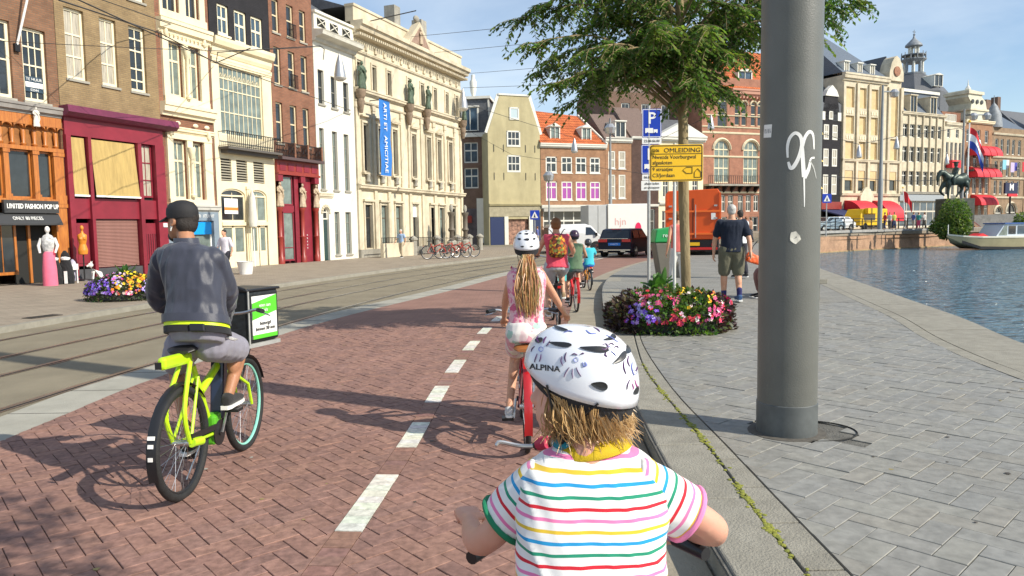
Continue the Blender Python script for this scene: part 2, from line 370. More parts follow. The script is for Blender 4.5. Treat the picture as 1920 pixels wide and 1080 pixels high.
def herring(L, W, ang, inside, y_range, x_range, gap):
    """list of (cx, cy, rot) of herringbone pieces whose centre is inside"""
    o = []; ca, sa = math.cos(ang), math.sin(ang); cx0 = (x_range[0]+x_range[1])/2; cy0 = (y_range[0]+y_range[1])/2
    N = int(max(y_range[1]-y_range[0], x_range[1]-x_range[0])/W)+4
    for i in range(-N, N):
        for j in range(-N//2-1, N//2+1):
            # classic 2:1 herringbone cell
            bx = i*W+j*2*W; by = i*W-j*2*W
            for (px, py, rt) in ((bx+L/2, by+W/2, 0), (bx+W/2+0, by+W+L/2, PI/2)):
                x = cx0+px*ca-py*sa; y = cy0+px*sa+py*ca
                if y_range[0] < y < y_range[1] and x_range[0] < x < x_range[1]:
                    a_ = ang+rt; c2, s2 = math.cos(a_), math.sin(a_); hx, hy = L/2-gap/2, W/2-gap/2
                    cs = [(x+u*c2-v*s2, y+u*s2+v*c2) for u, v in ((-hx, -hy), (hx, -hy), (hx, hy), (-hx, hy))]
                    k = [inside(*c) for c in cs]
                    if all(k): o.append((x, y, a_))
                    elif any(k) or inside(x, y): CUT.append((inside, cs))
    return o
def pieces(o, L, W, gap, z, h, cols, name, m, parent, nmax=300, tilt=.012):
    o = sorted(o, key=lambda p: p[0]**2+p[1]**2); shared = []
    for c in range(len(cols)):
        b = MB().col(cols[c]); hx, hy = (L-gap)/2, (W-gap)/2; e = .0025
        b.add([(-hx, -hy, -h), (hx, -hy, -h), (hx, hy, -h), (-hx, hy, -h), (-hx, -hy, -e), (hx, -hy, -e), (hx, hy, -e), (-hx, hy, -e),
               (-hx+e, -hy+e, 0), (hx-e, -hy+e, 0), (hx-e, hy-e, 0), (-hx+e, hy-e, 0)],
              [(8, 9, 10, 11), (4, 5, 9, 8), (5, 6, 10, 9), (6, 7, 11, 10), (7, 4, 8, 11), (0, 1, 5, 4), (1, 2, 6, 5), (2, 3, 7, 6), (3, 0, 4, 7)])
        shared.append(b)
    meshes = [b.mesh(name, m) for b in shared]
    vis = [p for p in o if p[1] > 1.9]; hid = [p for p in o if p[1] <= 1.9]
    for p in vis[:nmax]:
        k = random.randrange(len(cols)); mobj(name, meshes[k], parent, (p[0], p[1], z+random.uniform(-.003, .003)), (random.gauss(0, tilt), random.gauss(0, tilt), p[2]))
    big = MB()
    for p in vis[nmax:]+hid:
        b = shared[random.randrange(len(cols))]; dz = random.uniform(-.003, .003); tx, ty = random.gauss(0, tilt), random.gauss(0, tilt); ca, sa = math.cos(p[2]), math.sin(p[2])
        big.cur = b.c[0]; big.add([(p[0]+x*ca-y*sa, p[1]+x*sa+y*ca, z+zz+dz+x*tx+y*ty) for x, y, zz in b.v], b.f)
    tag(big.build(name+'s_farther', m, parent), kind='stuff')
clk = thing('red_clinker_paving', 'red brick herringbone paving of the cycle lane', 'paving'); clk['kind'] = 'structure'
def in_lane(x, y): return at_y(LANE, y)+.006 < x < at_y(LR, y)-.006 and abs(x-at_y(DASH, y)) > .078
redc = [(.285, .160, .125), (.275, .154, .121), (.295, .166, .128), (.264, .148, .118), (.28, .162, .13), (.30, .17, .13), (.27, .154, .125), (.245, .14, .114)]
M_CLK = attr_mat('clinker', .8, .4, 24, nvar=.20, wear=.16)
pieces(herring(.2, .1, R(41), in_lane, (-1, NEAR_Y+.1), (-4.6, 1.2), .005), .2, .1, .0042, .014, .012, redc, 'paving_brick', M_CLK, clk, tilt=.009); cut_pieces(in_lane, .014, redc, 'cut_bricks', M_CLK, clk)
# a course of clinkers along the divider, with the white bricks of the dashes
dashy = [4.0, 5.35, 6.75, 8.2, 9.75, 11.3, 12.9]
dl = [.72, .66, .66, .66, .64, .60, .6]
bd = MB()
y = -1.0; y_start = []
def along(y): 
    a = at_y(DASH, y-.05); b = at_y(DASH, y+.05); return math.atan2(.1, b-a)
dset = [(c-l/2, c+l/2) for c, l in zip([2.6, 4.22, 5.64, 7.05, 8.5, 10.0, 11.45, 12.9], [.8, .86, .78, .76, .74, .74, .72, .7])]
big = MB()
while y < 14:
    white = any(a <= y+.05 <= b for a, b in dset)
    c = (.70, .67, .58) if white else random.choice(redc); c = tuple(v*random.uniform(.93, 1.05) for v in c)
    an = along(y+.05); ca, sa = math.cos(an), math.sin(an); cx, cy = at_y(DASH, y+.05), y+.05; dz = random.uniform(-.001, .002)+(.003 if white else 0)
    big.cur = c; big.add([(cx+xx*ca-yy*sa, cy+xx*sa+yy*ca, .014+dz+zz) for xx, yy, zz in [(-.0485, -.073, -.02), (.0485, -.073, -.02), (.0485, .073, -.02), (-.0485, .073, -.02), (-.0485, -.073, 0), (.0485, -.073, 0), (.0485, .073, 0), (-.0485, .073, 0)]],
        [(4, 5, 6, 7), (0, 1, 5, 4), (1, 2, 6, 5), (2, 3, 7, 6), (3, 0, 4, 7)])
    y += .1
tag(big.build('divider_course', M_CLK, clk), kind='stuff')
# far dashes are painted
dd = MB()
for yc in (14.6, 16.4, 18.4, 20.6, 23.2):
    x = at_y(DASH, yc); dd.add([(x-.09, yc-.4, .012), (x+.09, yc-.4, .012), (x+.14, yc+.4, .012), (x-.04, yc+.4, .012)], [(0, 1, 2, 3)])
struct(dd.build('lane_dashes', M_WHITE))
dd = MB()
for i in range(9):                                             # the broken line the far cyclists follow
    p = G(1052+i*17-i*i*.1, 500-i*3.4, .012); d = G(1066+i*17-i*i*.1, 497-i*3.4, .012); n = Vector((.06, 0, 0))
    dd.add([p-n, p+n, d+n, d-n], [(0, 1, 2, 3)])
struct(dd.build('far_lane_dashes', M_WHITE))
# right pavement, raised 15 cm
PZ = .15
ribbon(KERB, QUAY, -8, 57, PZ-.012, 'pavement_bed', M_MORG, 90)
ribbon(KERB, QUAY, 13.5, 57, PZ+.0005, 'pavement', M_PAVE, 80)
K1 = offs(KERB, .012); K2 = [Vector((max(a[0]+.32, 1.275 if a[1] < 8 else a[0]+.32), a[1])) for a in KERB]
K2 = smooth_poly([(1.16, -14), (1.18, -2), (1.205, 2.95), (1.28, 4.8), (1.33, 7.2), (1.52, 9), (1.85, 11.5), (2.16, 14.5), (2.7, 18.5), (3.6, 23), (5.4, 29), (8, 36), (12.4, 46), (18.4, 56)], 5)
K3 = smooth_poly([(1.36, -14), (1.37, -2), (1.385, 2.95), (1.40, 4.8), (1.42, 6.5), (1.6, 9), (1.93, 11.5), (2.24, 14.5)], 5)
kb = thing('kerb', 'pale granite kerb stones along the canal pavement', 'kerb'); kb['kind'] = 'structure'
def stone(mb, c0, c1, y0, y1, z, h, e=.006):
    n = 3; a = []; b = []
    for i in range(n+1):
        y = lerp(y0, y1, i/n); a.append((at_y(c0, y)+e, y)); b.append((at_y(c1, y)-e, y))
    vs = [(x, y, z) for x, y in a]+[(x, y, z) for x, y in b]+[(x, y, z-h) for x, y in a]+[(x, y, z-h) for x, y in b]; m = n+1
    fs = [(i, m+i, m+i+1, i+1) for i in range(n)]+[(2*m+i, i, i+1, 2*m+i+1) for i in range(n)]+[(m+i, 3*m+i, 3*m+i+1, m+i+1) for i in range(n)]+[(2*m, 3*m, m, 0), (n, m+n, 3*m+n, 2*m+n)]
    mb.add(vs, fs)
y = -4.0; k = 0
while y < 40:
    l = .98 if y < 14 else 2.5; b = MB(); zz = PZ+random.uniform(-.002, .002)
    stone(b, K1, K2, y+.005, y+l-.005, zz, .2); mobj('kerb_stone', b.mesh('kerb_stone', M_GRAN), kb, bevel=.012 if y < 14 else 0); y += l
struct(ribbon(KERB, K1, -8, 40, PZ-.03, 'kerb_edge', M_GRAN)); 
mb = MB(); a = [(at_y(K1, yy)+.008, yy) for yy in np.linspace(-8, 56, 90)]; strip(mb, a, a, -.02, PZ-.012); struct(mb.build('kerb_face', M_GRAN))
b = MB(); y = -4.0
while y < 14:
    b = MB(); stone(b, K2, K3, y+.004, y+.49, PZ+.001, .05, .007); mobj('edging_stone', b.mesh('edging_stone', M_GRAN), kb, bevel=.004); y += .5
def in_pave(x, y): return at_y(K3, y)+.006 < x < at_y(QUAY, y)-1.006
pav = thing('grey_paver_paving', 'grey herringbone concrete paving of the canal pavement', 'paving'); pav['kind'] = 'structure'
gc = [(.262, .254, .226), (.254, .246, .222), (.268, .26, .228), (.246, .24, .218), (.258, .252, .228), (.264, .25, .216), (.256, .252, .232)]
M_SLB = attr_mat('paver', .62, .35, 16, nvar=.14, spec=.5, wear=.10)
ps = herring(.28, .14, R(43), in_pave, (-1, 13.6), (1.2, 7.6), .005)
ps = [p for p in ps if (p[0]-2.06)**2+(p[1]-5.1)**2 > .10]
pieces(ps, .28, .14, .0035, PZ, .008, gc, 'paver', M_SLB, pav, tilt=.0025); cut_pieces(in_pave, PZ, gc, 'cut_pavers', M_SLB, pav)
# quay coping: two courses of long stones, with the dark joint between
Q1 = offs(QUAY, -1.0); Q2 = offs(QUAY, -.82); Q3 = offs(QUAY, .12)
qk = thing('quay_coping', 'pale stone coping along the near edge of the canal', 'kerb'); qk['kind'] = 'structure'
for (c0, c1, l, y1) in ((Q1, Q2, .8, 34), (Q2, QUAY, 1.6, 50)):
    y = -3.0
    while y < y1:
        b = MB(); stone(b, c0, c1, y+.004, y+l-.004, PZ+.002+random.uniform(-.001, .003), .12, .008); mobj('coping_stone', b.mesh('coping_stone', M_GRAN), qk); y += l if y < 25 else l*2
mb = MB(); a = [(p[0]-.01, p[1]) for p in QUAY]; strip(mb, a, a, PZ-.01, -1.6); struct(mb.build('near_quay_wall', M_GRAN))
# moss and weeds in the kerb joint
mb = MB()
for i in range(420):
    t = random.random(); cl = random.choice([3.4, 3.9, 4.9, 6.4, 3.75, 5.3]); y = random.gauss(cl, .10) if random.random() < .65 else random.uniform(2.6, 7.8); x = at_y(K2, y)+random.gauss(0, .012); s = random.uniform(.004, .012)
    g = random.random(); mb.cur = (.20+.1*g, .22+.08*g, .05); mb.ball((x, y, PZ+.001), (s*1.3, s*1.6, s*.55), 5, 3)
tag(mb.build('moss', attr_mat('moss', .95, .5, 200)), 'tufts of yellow green moss in the kerb joint beside the child', 'moss', kind='stuff')
mb = MB()
ring = []
for i in range(40):
    an = 2*PI*i/40; ring.append((2.06+.33*math.cos(an), 5.1+.27*math.sin(an), PZ+.002))
mb.tube(ring, .005, 4, closed=True); tag(mb.build('cut_ring_joint', M_DARK), kind='structure')
mb = MB(); rg_ = random.Random(2)
for i in range(150):
    x, y = rg_.uniform(-3.6, 6), rg_.uniform(2.6, 13)
    if x > at_y(QUAY, y)-1 or at_y(KERB, y)-.7 < x < at_y(K3, y): continue
    z = .0165 if x < .8 else PZ+.003; s = rg_.uniform(.008, .02); g = rg_.choice([(.10, .09, .08), (.36, .34, .30), (.08, .07, .06), (.30, .24, .10)]); mb.cur = g
    mb.add([(x+s*rg_.uniform(.6, 1.2)*math.cos(k), y+s*rg_.uniform(.6, 1.2)*math.sin(k), z) for k in (0, 1, 2, 3.1, 4.2, 5.2)], [tuple(range(6))])
tag(mb.build('gum_and_litter', attr_mat('litter', .8)), 'scattered gum spots, dry leaves and grit on the paving', 'litter', kind='stuff')
# drain in the left sidewalk
t = thing('storm_drain', 'dark iron storm drain slot in the left kerb', 'drain', (*G(80, 594, SH).xy, SH), math.atan2(FD.y, FD.x))
mb = MB(); mb.box(-.3, .3, -.14, .14, .002, .012); mb.build('drain_frame', mat('drain_iron', (.07, .06, .05), .7, metal=.5), t)
for i in range(5): MB().box(-.25+i*.11, -.20+i*.11, -.1, .1, .0125, .016).build('slot', M_DARK, t)
# canal water
mb = MB(); N = 200
mb.add([(2, -60, -1.2), (420, -60, -1.2), (420, 110, -1.2), (2, 110, -1.2)], [(0, 1, 2, 3)])
wm = bpy.data.materials.new('canal_water'); wm.use_nodes = True; t = wm.node_tree; b = t.nodes['Principled BSDF']
b.inputs['Base Color'].default_value = (.11, .235, .33, 1); b.inputs['Roughness'].default_value = .10; b.inputs['IOR'].default_value = 1.33; b.inputs['Specular IOR Level'].default_value = .85
tcn = t.nodes.new('ShaderNodeTexCoord'); hs = []
for sc, st, ds in ((1.1, (.55, 1.7, 1), 1.3), (3.2, (.6, 1.5, 1), .55)):
    m_ = t.nodes.new('ShaderNodeMapping'); m_.inputs['Scale'].default_value = st; m_.inputs['Rotation'].default_value = (0, 0, R(-12))
    n_ = t.nodes.new('ShaderNodeTexNoise'); n_.inputs['Scale'].default_value = sc; n_.inputs['Detail'].default_value = 4; n_.inputs['Distortion'].default_value = .4
    t.links.new(tcn.outputs['Object'], m_.inputs[0]); t.links.new(m_.outputs[0], n_.inputs['Vector'])
    bp = t.nodes.new('ShaderNodeBump'); bp.inputs['Strength'].default_value = 1; bp.inputs['Distance'].default_value = ds; t.links.new(n_.outputs['Fac'], bp.inputs['Height'])
    if hs: t.links.new(hs[-1].outputs[0], bp.inputs['Normal'])
    hs.append(bp)
t.links.new(hs[-1].outputs[0], b.inputs['Normal'])
struct(mb.build('canal_water', wm))
# ================================================================ BUILDING KIT  (local x along the front, y into the house, z up)
def arch_pts(x0, x1, z1, n=10, flat=1.0):
    r = (x1-x0)/2; c = (x0+x1)/2; zs = z1-r*flat
    return [(c-r*math.cos(PI*i/n), zs+r*flat*math.sin(PI*i/n)) for i in range(n+1)]
def wall(parent, W, H, Dp, holes, m, name='wall', t=.28, y=0, x0=0, z0=-.3, back=True):
    """front wall with real openings, reveals, and the side / back walls. holes: (x0,x1,z0,z1[,flat arch ratio])"""
    xs = sorted({x0, x0+W, *[h[0] for h in holes], *[h[1] for h in holes]}); zs = sorted({z0, H, *[h[2] for h in holes], *[h[3] for h in holes]})
    mb = MB()
    for a, b in zip(xs, xs[1:]):
        for c, d in zip(zs, zs[1:]):
            if b-a < 1e-5 or d-c < 1e-5: continue
            cx, cz = (a+b)/2, (c+d)/2
            if any(h[0] < cx < h[1] and h[2] < cz < h[3] for h in holes): continue
            mb.add([(a, y, c), (b, y, c), (b, y, d), (a, y, d)], [(0, 1, 2, 3)])
    for h in holes:
        a, b, c, d = h[:4]
        if len(h) > 4:
            ap = arch_pts(a, b, d, 10, h[4]); zs_ = ap[0][1]
            for i in range(5):
                mb.add([(a, y, d), (ap[i][0], y, ap[i][1]), (ap[i+1][0], y, ap[i+1][1])], [(0, 1, 2)])
                mb.add([(b, y, d), (ap[9-i][0], y, ap[9-i][1]), (ap[10-i][0], y, ap[10-i][1])], [(0, 1, 2)])
            mb.add([(a, y, d), (ap[5][0], y, ap[5][1]), (b, y, d)], [(0, 1, 2)])
            pts = [(a, c)]+ap+[(b, c)]
        else: pts = [(a, c), (a, d), (b, d), (b, c)]
        for (p, q_), (r_, s_) in zip(pts, pts[1:]+pts[:1]): mb.add([(p, y, q_), (r_, y, s_), (r_, y+t, s_), (p, y+t, q_)], [(0, 1, 2, 3)])
    if back:
        mb.add([(x0, y, z0), (x0, y+Dp, z0), (x0, y+Dp, H), (x0, y, H)], [(0, 3, 2, 1)])
        mb.add([(x0+W, y, z0), (x0+W, y+Dp, z0), (x0+W, y+Dp, H), (x0+W, y, H)], [(0, 1, 2, 3)])
        mb.add([(x0, y+Dp, z0), (x0+W, y+Dp, z0), (x0+W, y+Dp, H), (x0, y+Dp, H)], [(0, 3, 2, 1)])
        mb.add([(x0, y, H), (x0+W, y, H), (x0+W, y+Dp, H), (x0, y+Dp, H)], [(0, 1, 2, 3)])
    return mb.build(name, m, parent)
WC = {}
def window(parent, x0, x1, z0, z1, fm, gm=GL_D, nv=1, hz=(.5,), fw=.05, bar=.022, y=.10, arch=None, name='window', sill=None, sm=None, lintel=None, lm=None, low=0, heavy=None):
    """a casement or sash: frame (part) with its pane and bars (sub-parts). nv = vertical divisions, hz = heights of the rails"""
    w, h = x1-x0, z1-z0; key = (round(w, 2), round(h, 2), nv, tuple(hz), fw, bar, arch, fm.name)
    if key not in WC:
        mb = MB()
        if arch:
            ap = arch_pts(-w/2, w/2, h, 12, arch); zc = ap[0][1]; n = len(ap)
            ip = [(a*(w/2-fw)/(w/2), zc+(b-zc)*(1-fw/max(w/2*arch, .01))) for a, b in ap]
            for i in range(n-1):
                A_, B_, C_, D_ = ap[i], ap[i+1], ip[i+1], ip[i]
                mb.add([(A_[0], 0, A_[1]), (B_[0], 0, B_[1]), (C_[0], 0, C_[1]), (D_[0], 0, D_[1])], [(0, 1, 2, 3)])
                mb.add([(D_[0], 0, D_[1]), (C_[0], 0, C_[1]), (C_[0], .06, C_[1]), (D_[0], .06, D_[1])], [(0, 1, 2, 3)])
            top = zc
            mb.box(-w/2, w/2, -.01, .055, zc-fw/2, zc+fw/2)
        else: top = h; mb.box(-w/2, w/2, 0, .07, h-fw, h)
        mb.box(-w/2, -w/2+fw, 0, .0695, 0, top-.001); mb.box(w/2-fw, w/2, 0, .0695, 0, top-.001); mb.box(-w/2+fw, w/2-fw, .001, .069, 0, fw*1.3)
        bb = MB()
        for k in range(1, nv): xx = -w/2+fw+(w-2*fw)*k/nv; bb.box(xx-bar/2, xx+bar/2, .018, .05, fw, (top if not arch else h-fw*1.5)-fw)
        for q in hz: zz = h*q; bb.box(-w/2+fw, w/2-fw, .012, .056, zz-bar*.8, zz+bar*.8)
        pb = MB()
        if arch:
            pb.add([(-w/2+.02, .04, .02), (w/2-.02, .04, .02)]+[(a*.97, .04, b-.01) for a, b in ap[::-1]], [tuple(range(2+n))])
        else: pb.add([(-w/2+.02, .04, .02), (w/2-.02, .04, .02), (w/2-.02, .04, h-.02), (-w/2+.02, .04, h-.02)], [(0, 1, 2, 3)])
        WC[key] = (mb.mesh('window_frame', fm), bb.mesh('glazing_bars', fm) if bb.v else None, pb)
        WC[key+('p',)] = {}
    fr, bars, pb = WC[key]; pc = WC[key+('p',)]
    if gm.name not in pc: pc[gm.name] = pb.mesh('pane', gm)
    o = mobj(name, fr, parent, ((x0+x1)/2, y, z0)); mobj('pane', pc[gm.name], o)
    if bars: mobj('glazing_bars', bars, o)
    if sill:
        k2 = ('s', round(w, 2), sill, (sm or fm).name)
        if k2 not in WC: WC[k2] = MB().box(-w/2-.06, w/2+.06, -sill-.001, .03, -.08, -.002).mesh('sill', sm or fm)
        mobj('sill', WC[k2], o, (0, -y, 0))
    if lintel:
        k2 = ('l', round(w, 2), lintel, (lm or fm).name)
        if k2 not in WC: WC[k2] = MB().box(-w/2-.08, w/2+.08, -.03, .0, 0, lintel).mesh('lintel', lm or fm)
        mobj('lintel', WC[k2], o, (0, -y, h+.002))
    return o
def band(parent, x0, x1, z0, z1, pr, m, name='cornice', steps=None, dent=0, dsz=.12, dy=None, bevel=0):
    """horizontal moulding; steps = list of (z fraction, projection) profile, dentils below"""
    mb = MB(); prof = steps or [(0, .35), (.25, .45), (.3, .8), (.7, .85), (.75, 1), (1, 1)]
    poly = [(.02, z0)]+[(-pr*b, z0+(z1-z0)*a) for a, b in prof]+[(.02, z1)]
    mb.prism([(y_, z_) for y_, z_ in poly], 'x', x0, x1)
    o = mb.build(name, m, parent)
    if dent:
        n = int((x1-x0)/dent); me = MB().box(-dsz/2, dsz/2, -pr*.72, .01, 0, dsz*1.25).mesh('dentil', m)
        for i in range(n): mobj('dentil', me, o, (x0+(i+.5)*(x1-x0)/n, 0, z0-dsz*1.25-.002))
    return o
def house(label, s0, w, origin=None, dirv=None, name='canal_house', cat='building', group=None, z=SH):
    A_ = origin or FA; dv = dirv or FD; p = A_+dv*s0
    return thing(name, label, cat, (p.x, p.y, z), math.atan2(dv.y, dv.x), group)
def railing(parent, x0, x1, y, z0, z1, m, n=None, step=.11, name='railing', r=.012, ends=0):
    mb = MB(); mb.box(x0, x1, y-.02, y+.02, z1-.03, z1); mb.box(x0, x1, y-.012, y+.012, z0+.04, z0+.06)
    n = n or int((x1-x0)/step)
    for i in range(n+1): x = lerp(x0+.01, x1-.01, i/n); mb.box(x-r, x+r, y-r, y+r, z0, z1-.03)
    if ends:
        for x in (x0, x1): mb.box(x-.015, x+.015, y, ends, z1-.03, z1); mb.box(x-.012, x+.012, y, ends, z0+.04, z0+.06)
    return mb.build(name, m, parent)
M_CREAM = mat('cream_paint', (.80, .70, .48), .6, var=.06, vs=2, bump=.1, bs=30, dirt=.25)
M_CRM2 = mat('cream_stone', (.65, .58, .43), .8, var=.14, vs=2.2, bump=.25, bs=25, dirt=.45)
M_SAND = mat('sandstone', (.61, .53, .385), .8, var=.16, vs=1.6, bump=.25, bs=25, dirt=.45)
M_FRAME = mat('window_cream', (.80, .72, .52), .5, var=.05, vs=4)
M_WHT = mat('white_plaster', (.74, .71, .61), .7, var=.04, vs=2, bump=.12, bs=30, dirt=.18)
M_DKF = mat('dark_frame', (.045, .045, .045), .4)
M_IRON = mat('black_iron', (.02, .02, .022), .45, metal=.4)
M_MAR = mat('maroon_paint', (.235, .020, .035), .42, var=.14, vs=2.5, dirt=.3)
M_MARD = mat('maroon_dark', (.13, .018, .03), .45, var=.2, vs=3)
M_WOOD = mat('varnished_wood', (.55, .20, .035), .38, var=.22, vs=3, col2=(.34, .10, .02), stretch=(6, 6, .7), coat=.3)
M_STN = mat('grey_stone', (.34, .32, .27), .85, var=.2, vs=3, bump=.4, bs=40, dirt=.4)
M_BR1 = brick_mat('brown_brick', (.27, .135, .075), (.20, .10, .06), (.18, .13, .09))
M_BR2 = brick_mat('olive_brick', (.32, .225, .115), (.27, .185, .095), (.24, .18, .11))
M_BR5 = brick_mat('red_brown_brick', (.31, .135, .08), (.25, .105, .065), (.19, .13, .09))
M_BLKB = brick_mat('black_painted_brick', (.030, .028, .032), (.024, .023, .027), (.02, .02, .022), bump=.4)
M_SLATE = mat('slate', (.10, .105, .115), .6, var=.25, vs=6, bump=.5, bs=14)
M_BLIND = mat('ochre_blind', (.44, .31, .11), .8, var=.18, vs=2.2, bump=.3, bs=3, stretch=(5, 5, .5))
M_STAT = mat('pale_statue', (.46, .36, .25), .75, var=.3, vs=9, bump=.4, bs=40)
M_VERD = mat('verdigris_bronze', (.085, .125, .085), .7, var=.45, vs=5, bump=.5, bs=30, dirt=.5)
M_LETW = mat('white_letter', (.85, .84, .80), .5)
M_BLUE = mat('banner_blue', (.012, .16, .52), .6, var=.08, vs=2, sheen=.2)
def statue(name, m, h=1.0, pose=0):
    """a draped standing figure, h tall"""
    mb = MB(); pr = [(.11, 0), (.155, .02), (.14, .2), (.115, .42), (.13, .52), (.10, .60), (.135, .74), (.10, .815), (.038, .845), (.035, .865)]
    rng = random.Random(pose); n = 22; vs = []; 
    prof = smooth_poly([(a, 0, b) for a, b in pr], 3)
    for k in range(n):
        a = 2*PI*k/n
        for p in prof:
            fold = 1+(.10*math.sin(a*7+p.z*5+pose)*max(0, 1-p.z*1.25)) if p.z < .8 else 1
            vs.append((p.x*math.cos(a)*1.05*fold, p.x*math.sin(a)*.78*fold, p.z))
    m_ = len(prof); fs = [(k*m_+i, ((k+1) % n)*m_+i, ((k+1) % n)*m_+i+1, k*m_+i+1) for k in range(n) for i in range(m_-1)]
    mb.add(vs, fs); mb.ball((0, -.01, .925), (.052, .06, .075), 10, 8)
    mb.tube([(-.12, 0, .78), (-.165, -.02, .64), (-.10, -.12, .56)], [.04, .034, .022], 7)
    mb.tube([(.12, 0, .78), (.17, -.03, .63), (.09, -.13, .66 if pose % 2 else .52)], [.04, .034, .022], 7)
    mb.tube([(-.12, -.03, .8), (.02, -.13, .62), (.13, -.06, .42), (.10, .02, .1)], [.03, .04, .045, .03], 7)
    me = mb.mesh(name, m, True, 60)
    for v in me.vertices: v.co *= h
    return me
def figure_part(parent, me, x, y, z, name='statue', rz=0): return mobj(name, me, parent, (x, y, z), (0, 0, rz))

# ---------------------------------------------------------------- house 1: brown brick over an orange wooden shop front
h1 = house('brown brick house over an orange varnished wooden shop front with carved arcade', -36.6, 5.8)
W = 5.8; X = lambda s: s+36.6
holes = [(X(-31.95), X(-31.15), 5.72, 8.0), (X(-33.3), X(-32.3), 5.72, 8.05), (X(-35.0), X(-34.0), 5.72, 8.05), (X(-31.95), X(-31.15), 9.3, 11.4), (X(-33.3), X(-32.4), 9.3, 11.4), (X(-35), X(-34.1), 9.3, 11.4)]
wall(h1, W, 15, 9, [(h[0], h[1], h[2], h[3]) for h in holes]+[(.02, W-.02, 0, 5.3)], M_BR1)
for i, h in enumerate(holes):
    o = window(h1, *h, M_FRAME, GL_D, 3, (.50, .75) if i < 3 else (.5,), fw=.09, bar=.03, sill=.06, sm=M_STN)
    if i == 0:
        b = MB().box(-.30, .30, .0, .01, .32, .80).build('letting_board', mat('board_blue', (.03, .06, .09), .5), o)
        text('board_text', 'TE HUUR', .13, M_LETW, b, (0, -.005, .71)); MB().box(-.29, .29, -.008, -.001, .46, .62).build('board_stripe', M_LETW, b); text('board_text', '02044', .11, M_LETW, b, (0, -.005, .38))
band(h1, -.02, W, 5.30, 5.62, .22, mat('lead_cornice', (.26, .24, .22), .7, var=.2), 'cornice')
mb = MB(); mb.box(.04, W-.02, -.06, .2, 4.98, 5.29); mb.box(.04, W-.02, -.10, .2, 4.18, 4.30); mb.box(.04, W-.02, -.10, .18, 2.52, 2.66); mb.build('shop_beam', M_WOOD, h1)
me_b = MB().lathe([(.06, 0), (.085, .06), (.05, .12), (.075, .42), (.06, .5)], 10).mesh('baluster', M_WOOD, True)
for i in range(16):
    x = .2+i*.36; mobj('baluster', me_b, h1, (x, .03, 4.31))
    b = MB(); ap = arch_pts(x+.03, x+.33, 4.97, 8, .8)
    b.prism([(x+.03, 4.98)]+ap+[(x+.33, 4.98)], 'y', -.05, .05); b.build('arch_panel', M_WOOD, h1)
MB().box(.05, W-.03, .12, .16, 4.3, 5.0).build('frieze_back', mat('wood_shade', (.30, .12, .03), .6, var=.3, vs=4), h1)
def post(par, x, z0, z1, w_, m, y0=-.06, y1=.18, name='pilaster', cap=True):
    b = MB(); b.box(x-w_/2, x+w_/2, y0, y1, z0, z1)
    if cap: b.box(x-w_/2-.03, x+w_/2+.03, y0-.03, y1-.002, z1-.12, z1-.001); b.box(x-w_/2-.03, x+w_/2+.03, y0-.03, y1-.001, z0+.001, z0+.14)
    return b.build(name, m, par)
for s in (-36.4, -34.5, -32.72, -31.78, -31.0): post(h1, X(s), 2.66, 4.18, .16 if s != -31.0 else .34, M_WOOD)
for s0_, s1_ in ((-36.3, -34.6), (-34.4, -32.8), (-32.62, -31.88), (-31.68, -31.2)): window(h1, X(s0_), X(s1_), 2.67, 4.17, M_WOOD, GL_D, 1, (), fw=.05, y=.06)
post(h1, X(-31.02), .42, 2.52, .40, M_WOOD); post(h1, X(-33.55), .42, 2.52, .3, M_WOOD); post(h1, X(-36.4), .42, 2.52, .3, M_WOOD)
MB().box(X(-31.24), X(-30.83), -.10, .2, -.1, .42).build('stone_plinth', M_STN, h1); MB().box(X(-33.75), X(-33.35), -.10, .2, -.1, .42).build('stone_plinth', M_STN, h1)
window(h1, X(-36.2), X(-33.75), .3, 1.95, M_WOOD, GL_D, 3, (), fw=.07, y=.10, name='shop_window')
window(h1, X(-33.35), X(-32.45), .3, 1.95, M_WOOD, GL_D, 2, (), fw=.07, y=.12, name='shop_window')
dr = MB().box(X(-32.42), X(-31.3), .30, .36, 0, 1.95).build('doorway', M_DARK, h1); MB().box(X(-32.0), X(-31.92), .22, .3, 0, 1.93).build('door_post', M_WOOD, dr)
MB().box(X(-33.4), X(-31.25), -.14, .02, 1.97, 2.0).build('awning_bar', M_LETW, h1)
b = MB(); b.box(X(-33.0), X(-31.22), -.22, -.12, 2.21, 2.60); b.build('sign_board', M_DKF, h1); text('sign_lettering', 'LIMITED FASHION POP UP', .20, M_LETW, h1, (X(-32.08), -.228, 2.41), sx=.72, bold=.006)
b = MB(); b.prism([(-.15, 2.2), (-.34, 1.88), (-.34, 1.83), (-.15, 1.83)], 'x', X(-33.3), X(-31.2)); b.build('awning', M_DKF, h1)
text('awning_lettering', 'ONLY 80 PIECES', .17, M_LETW, h1, (X(-32.3), -.262, 2.04), rot=(R(59), 0, 0), sx=.8)
me_s = statue('finial_bust', mat('white_bust', (.7, .67, .6), .7, var=.2), .62, 3); mobj('carved_bust', me_s, h1, (X(-31.75), -.16, 4.92), (0, 0, 0))
# flagpole on house 1
t = thing('flagpole', 'white wall-mounted flagpole slanting out of the brown brick house', 'flagpole', h1.matrix_basis@Vector((X(-32.15), 0, 7.3)), h1.rotation_euler.z)
MB().tube([(0, -.05, 0), (.35, -.8, 2.9)], .035, 8).build('pole', M_LETW, t); MB().box(-.08, .08, -.1, 0, -.14, .1).build('bracket', M_IRON, t)

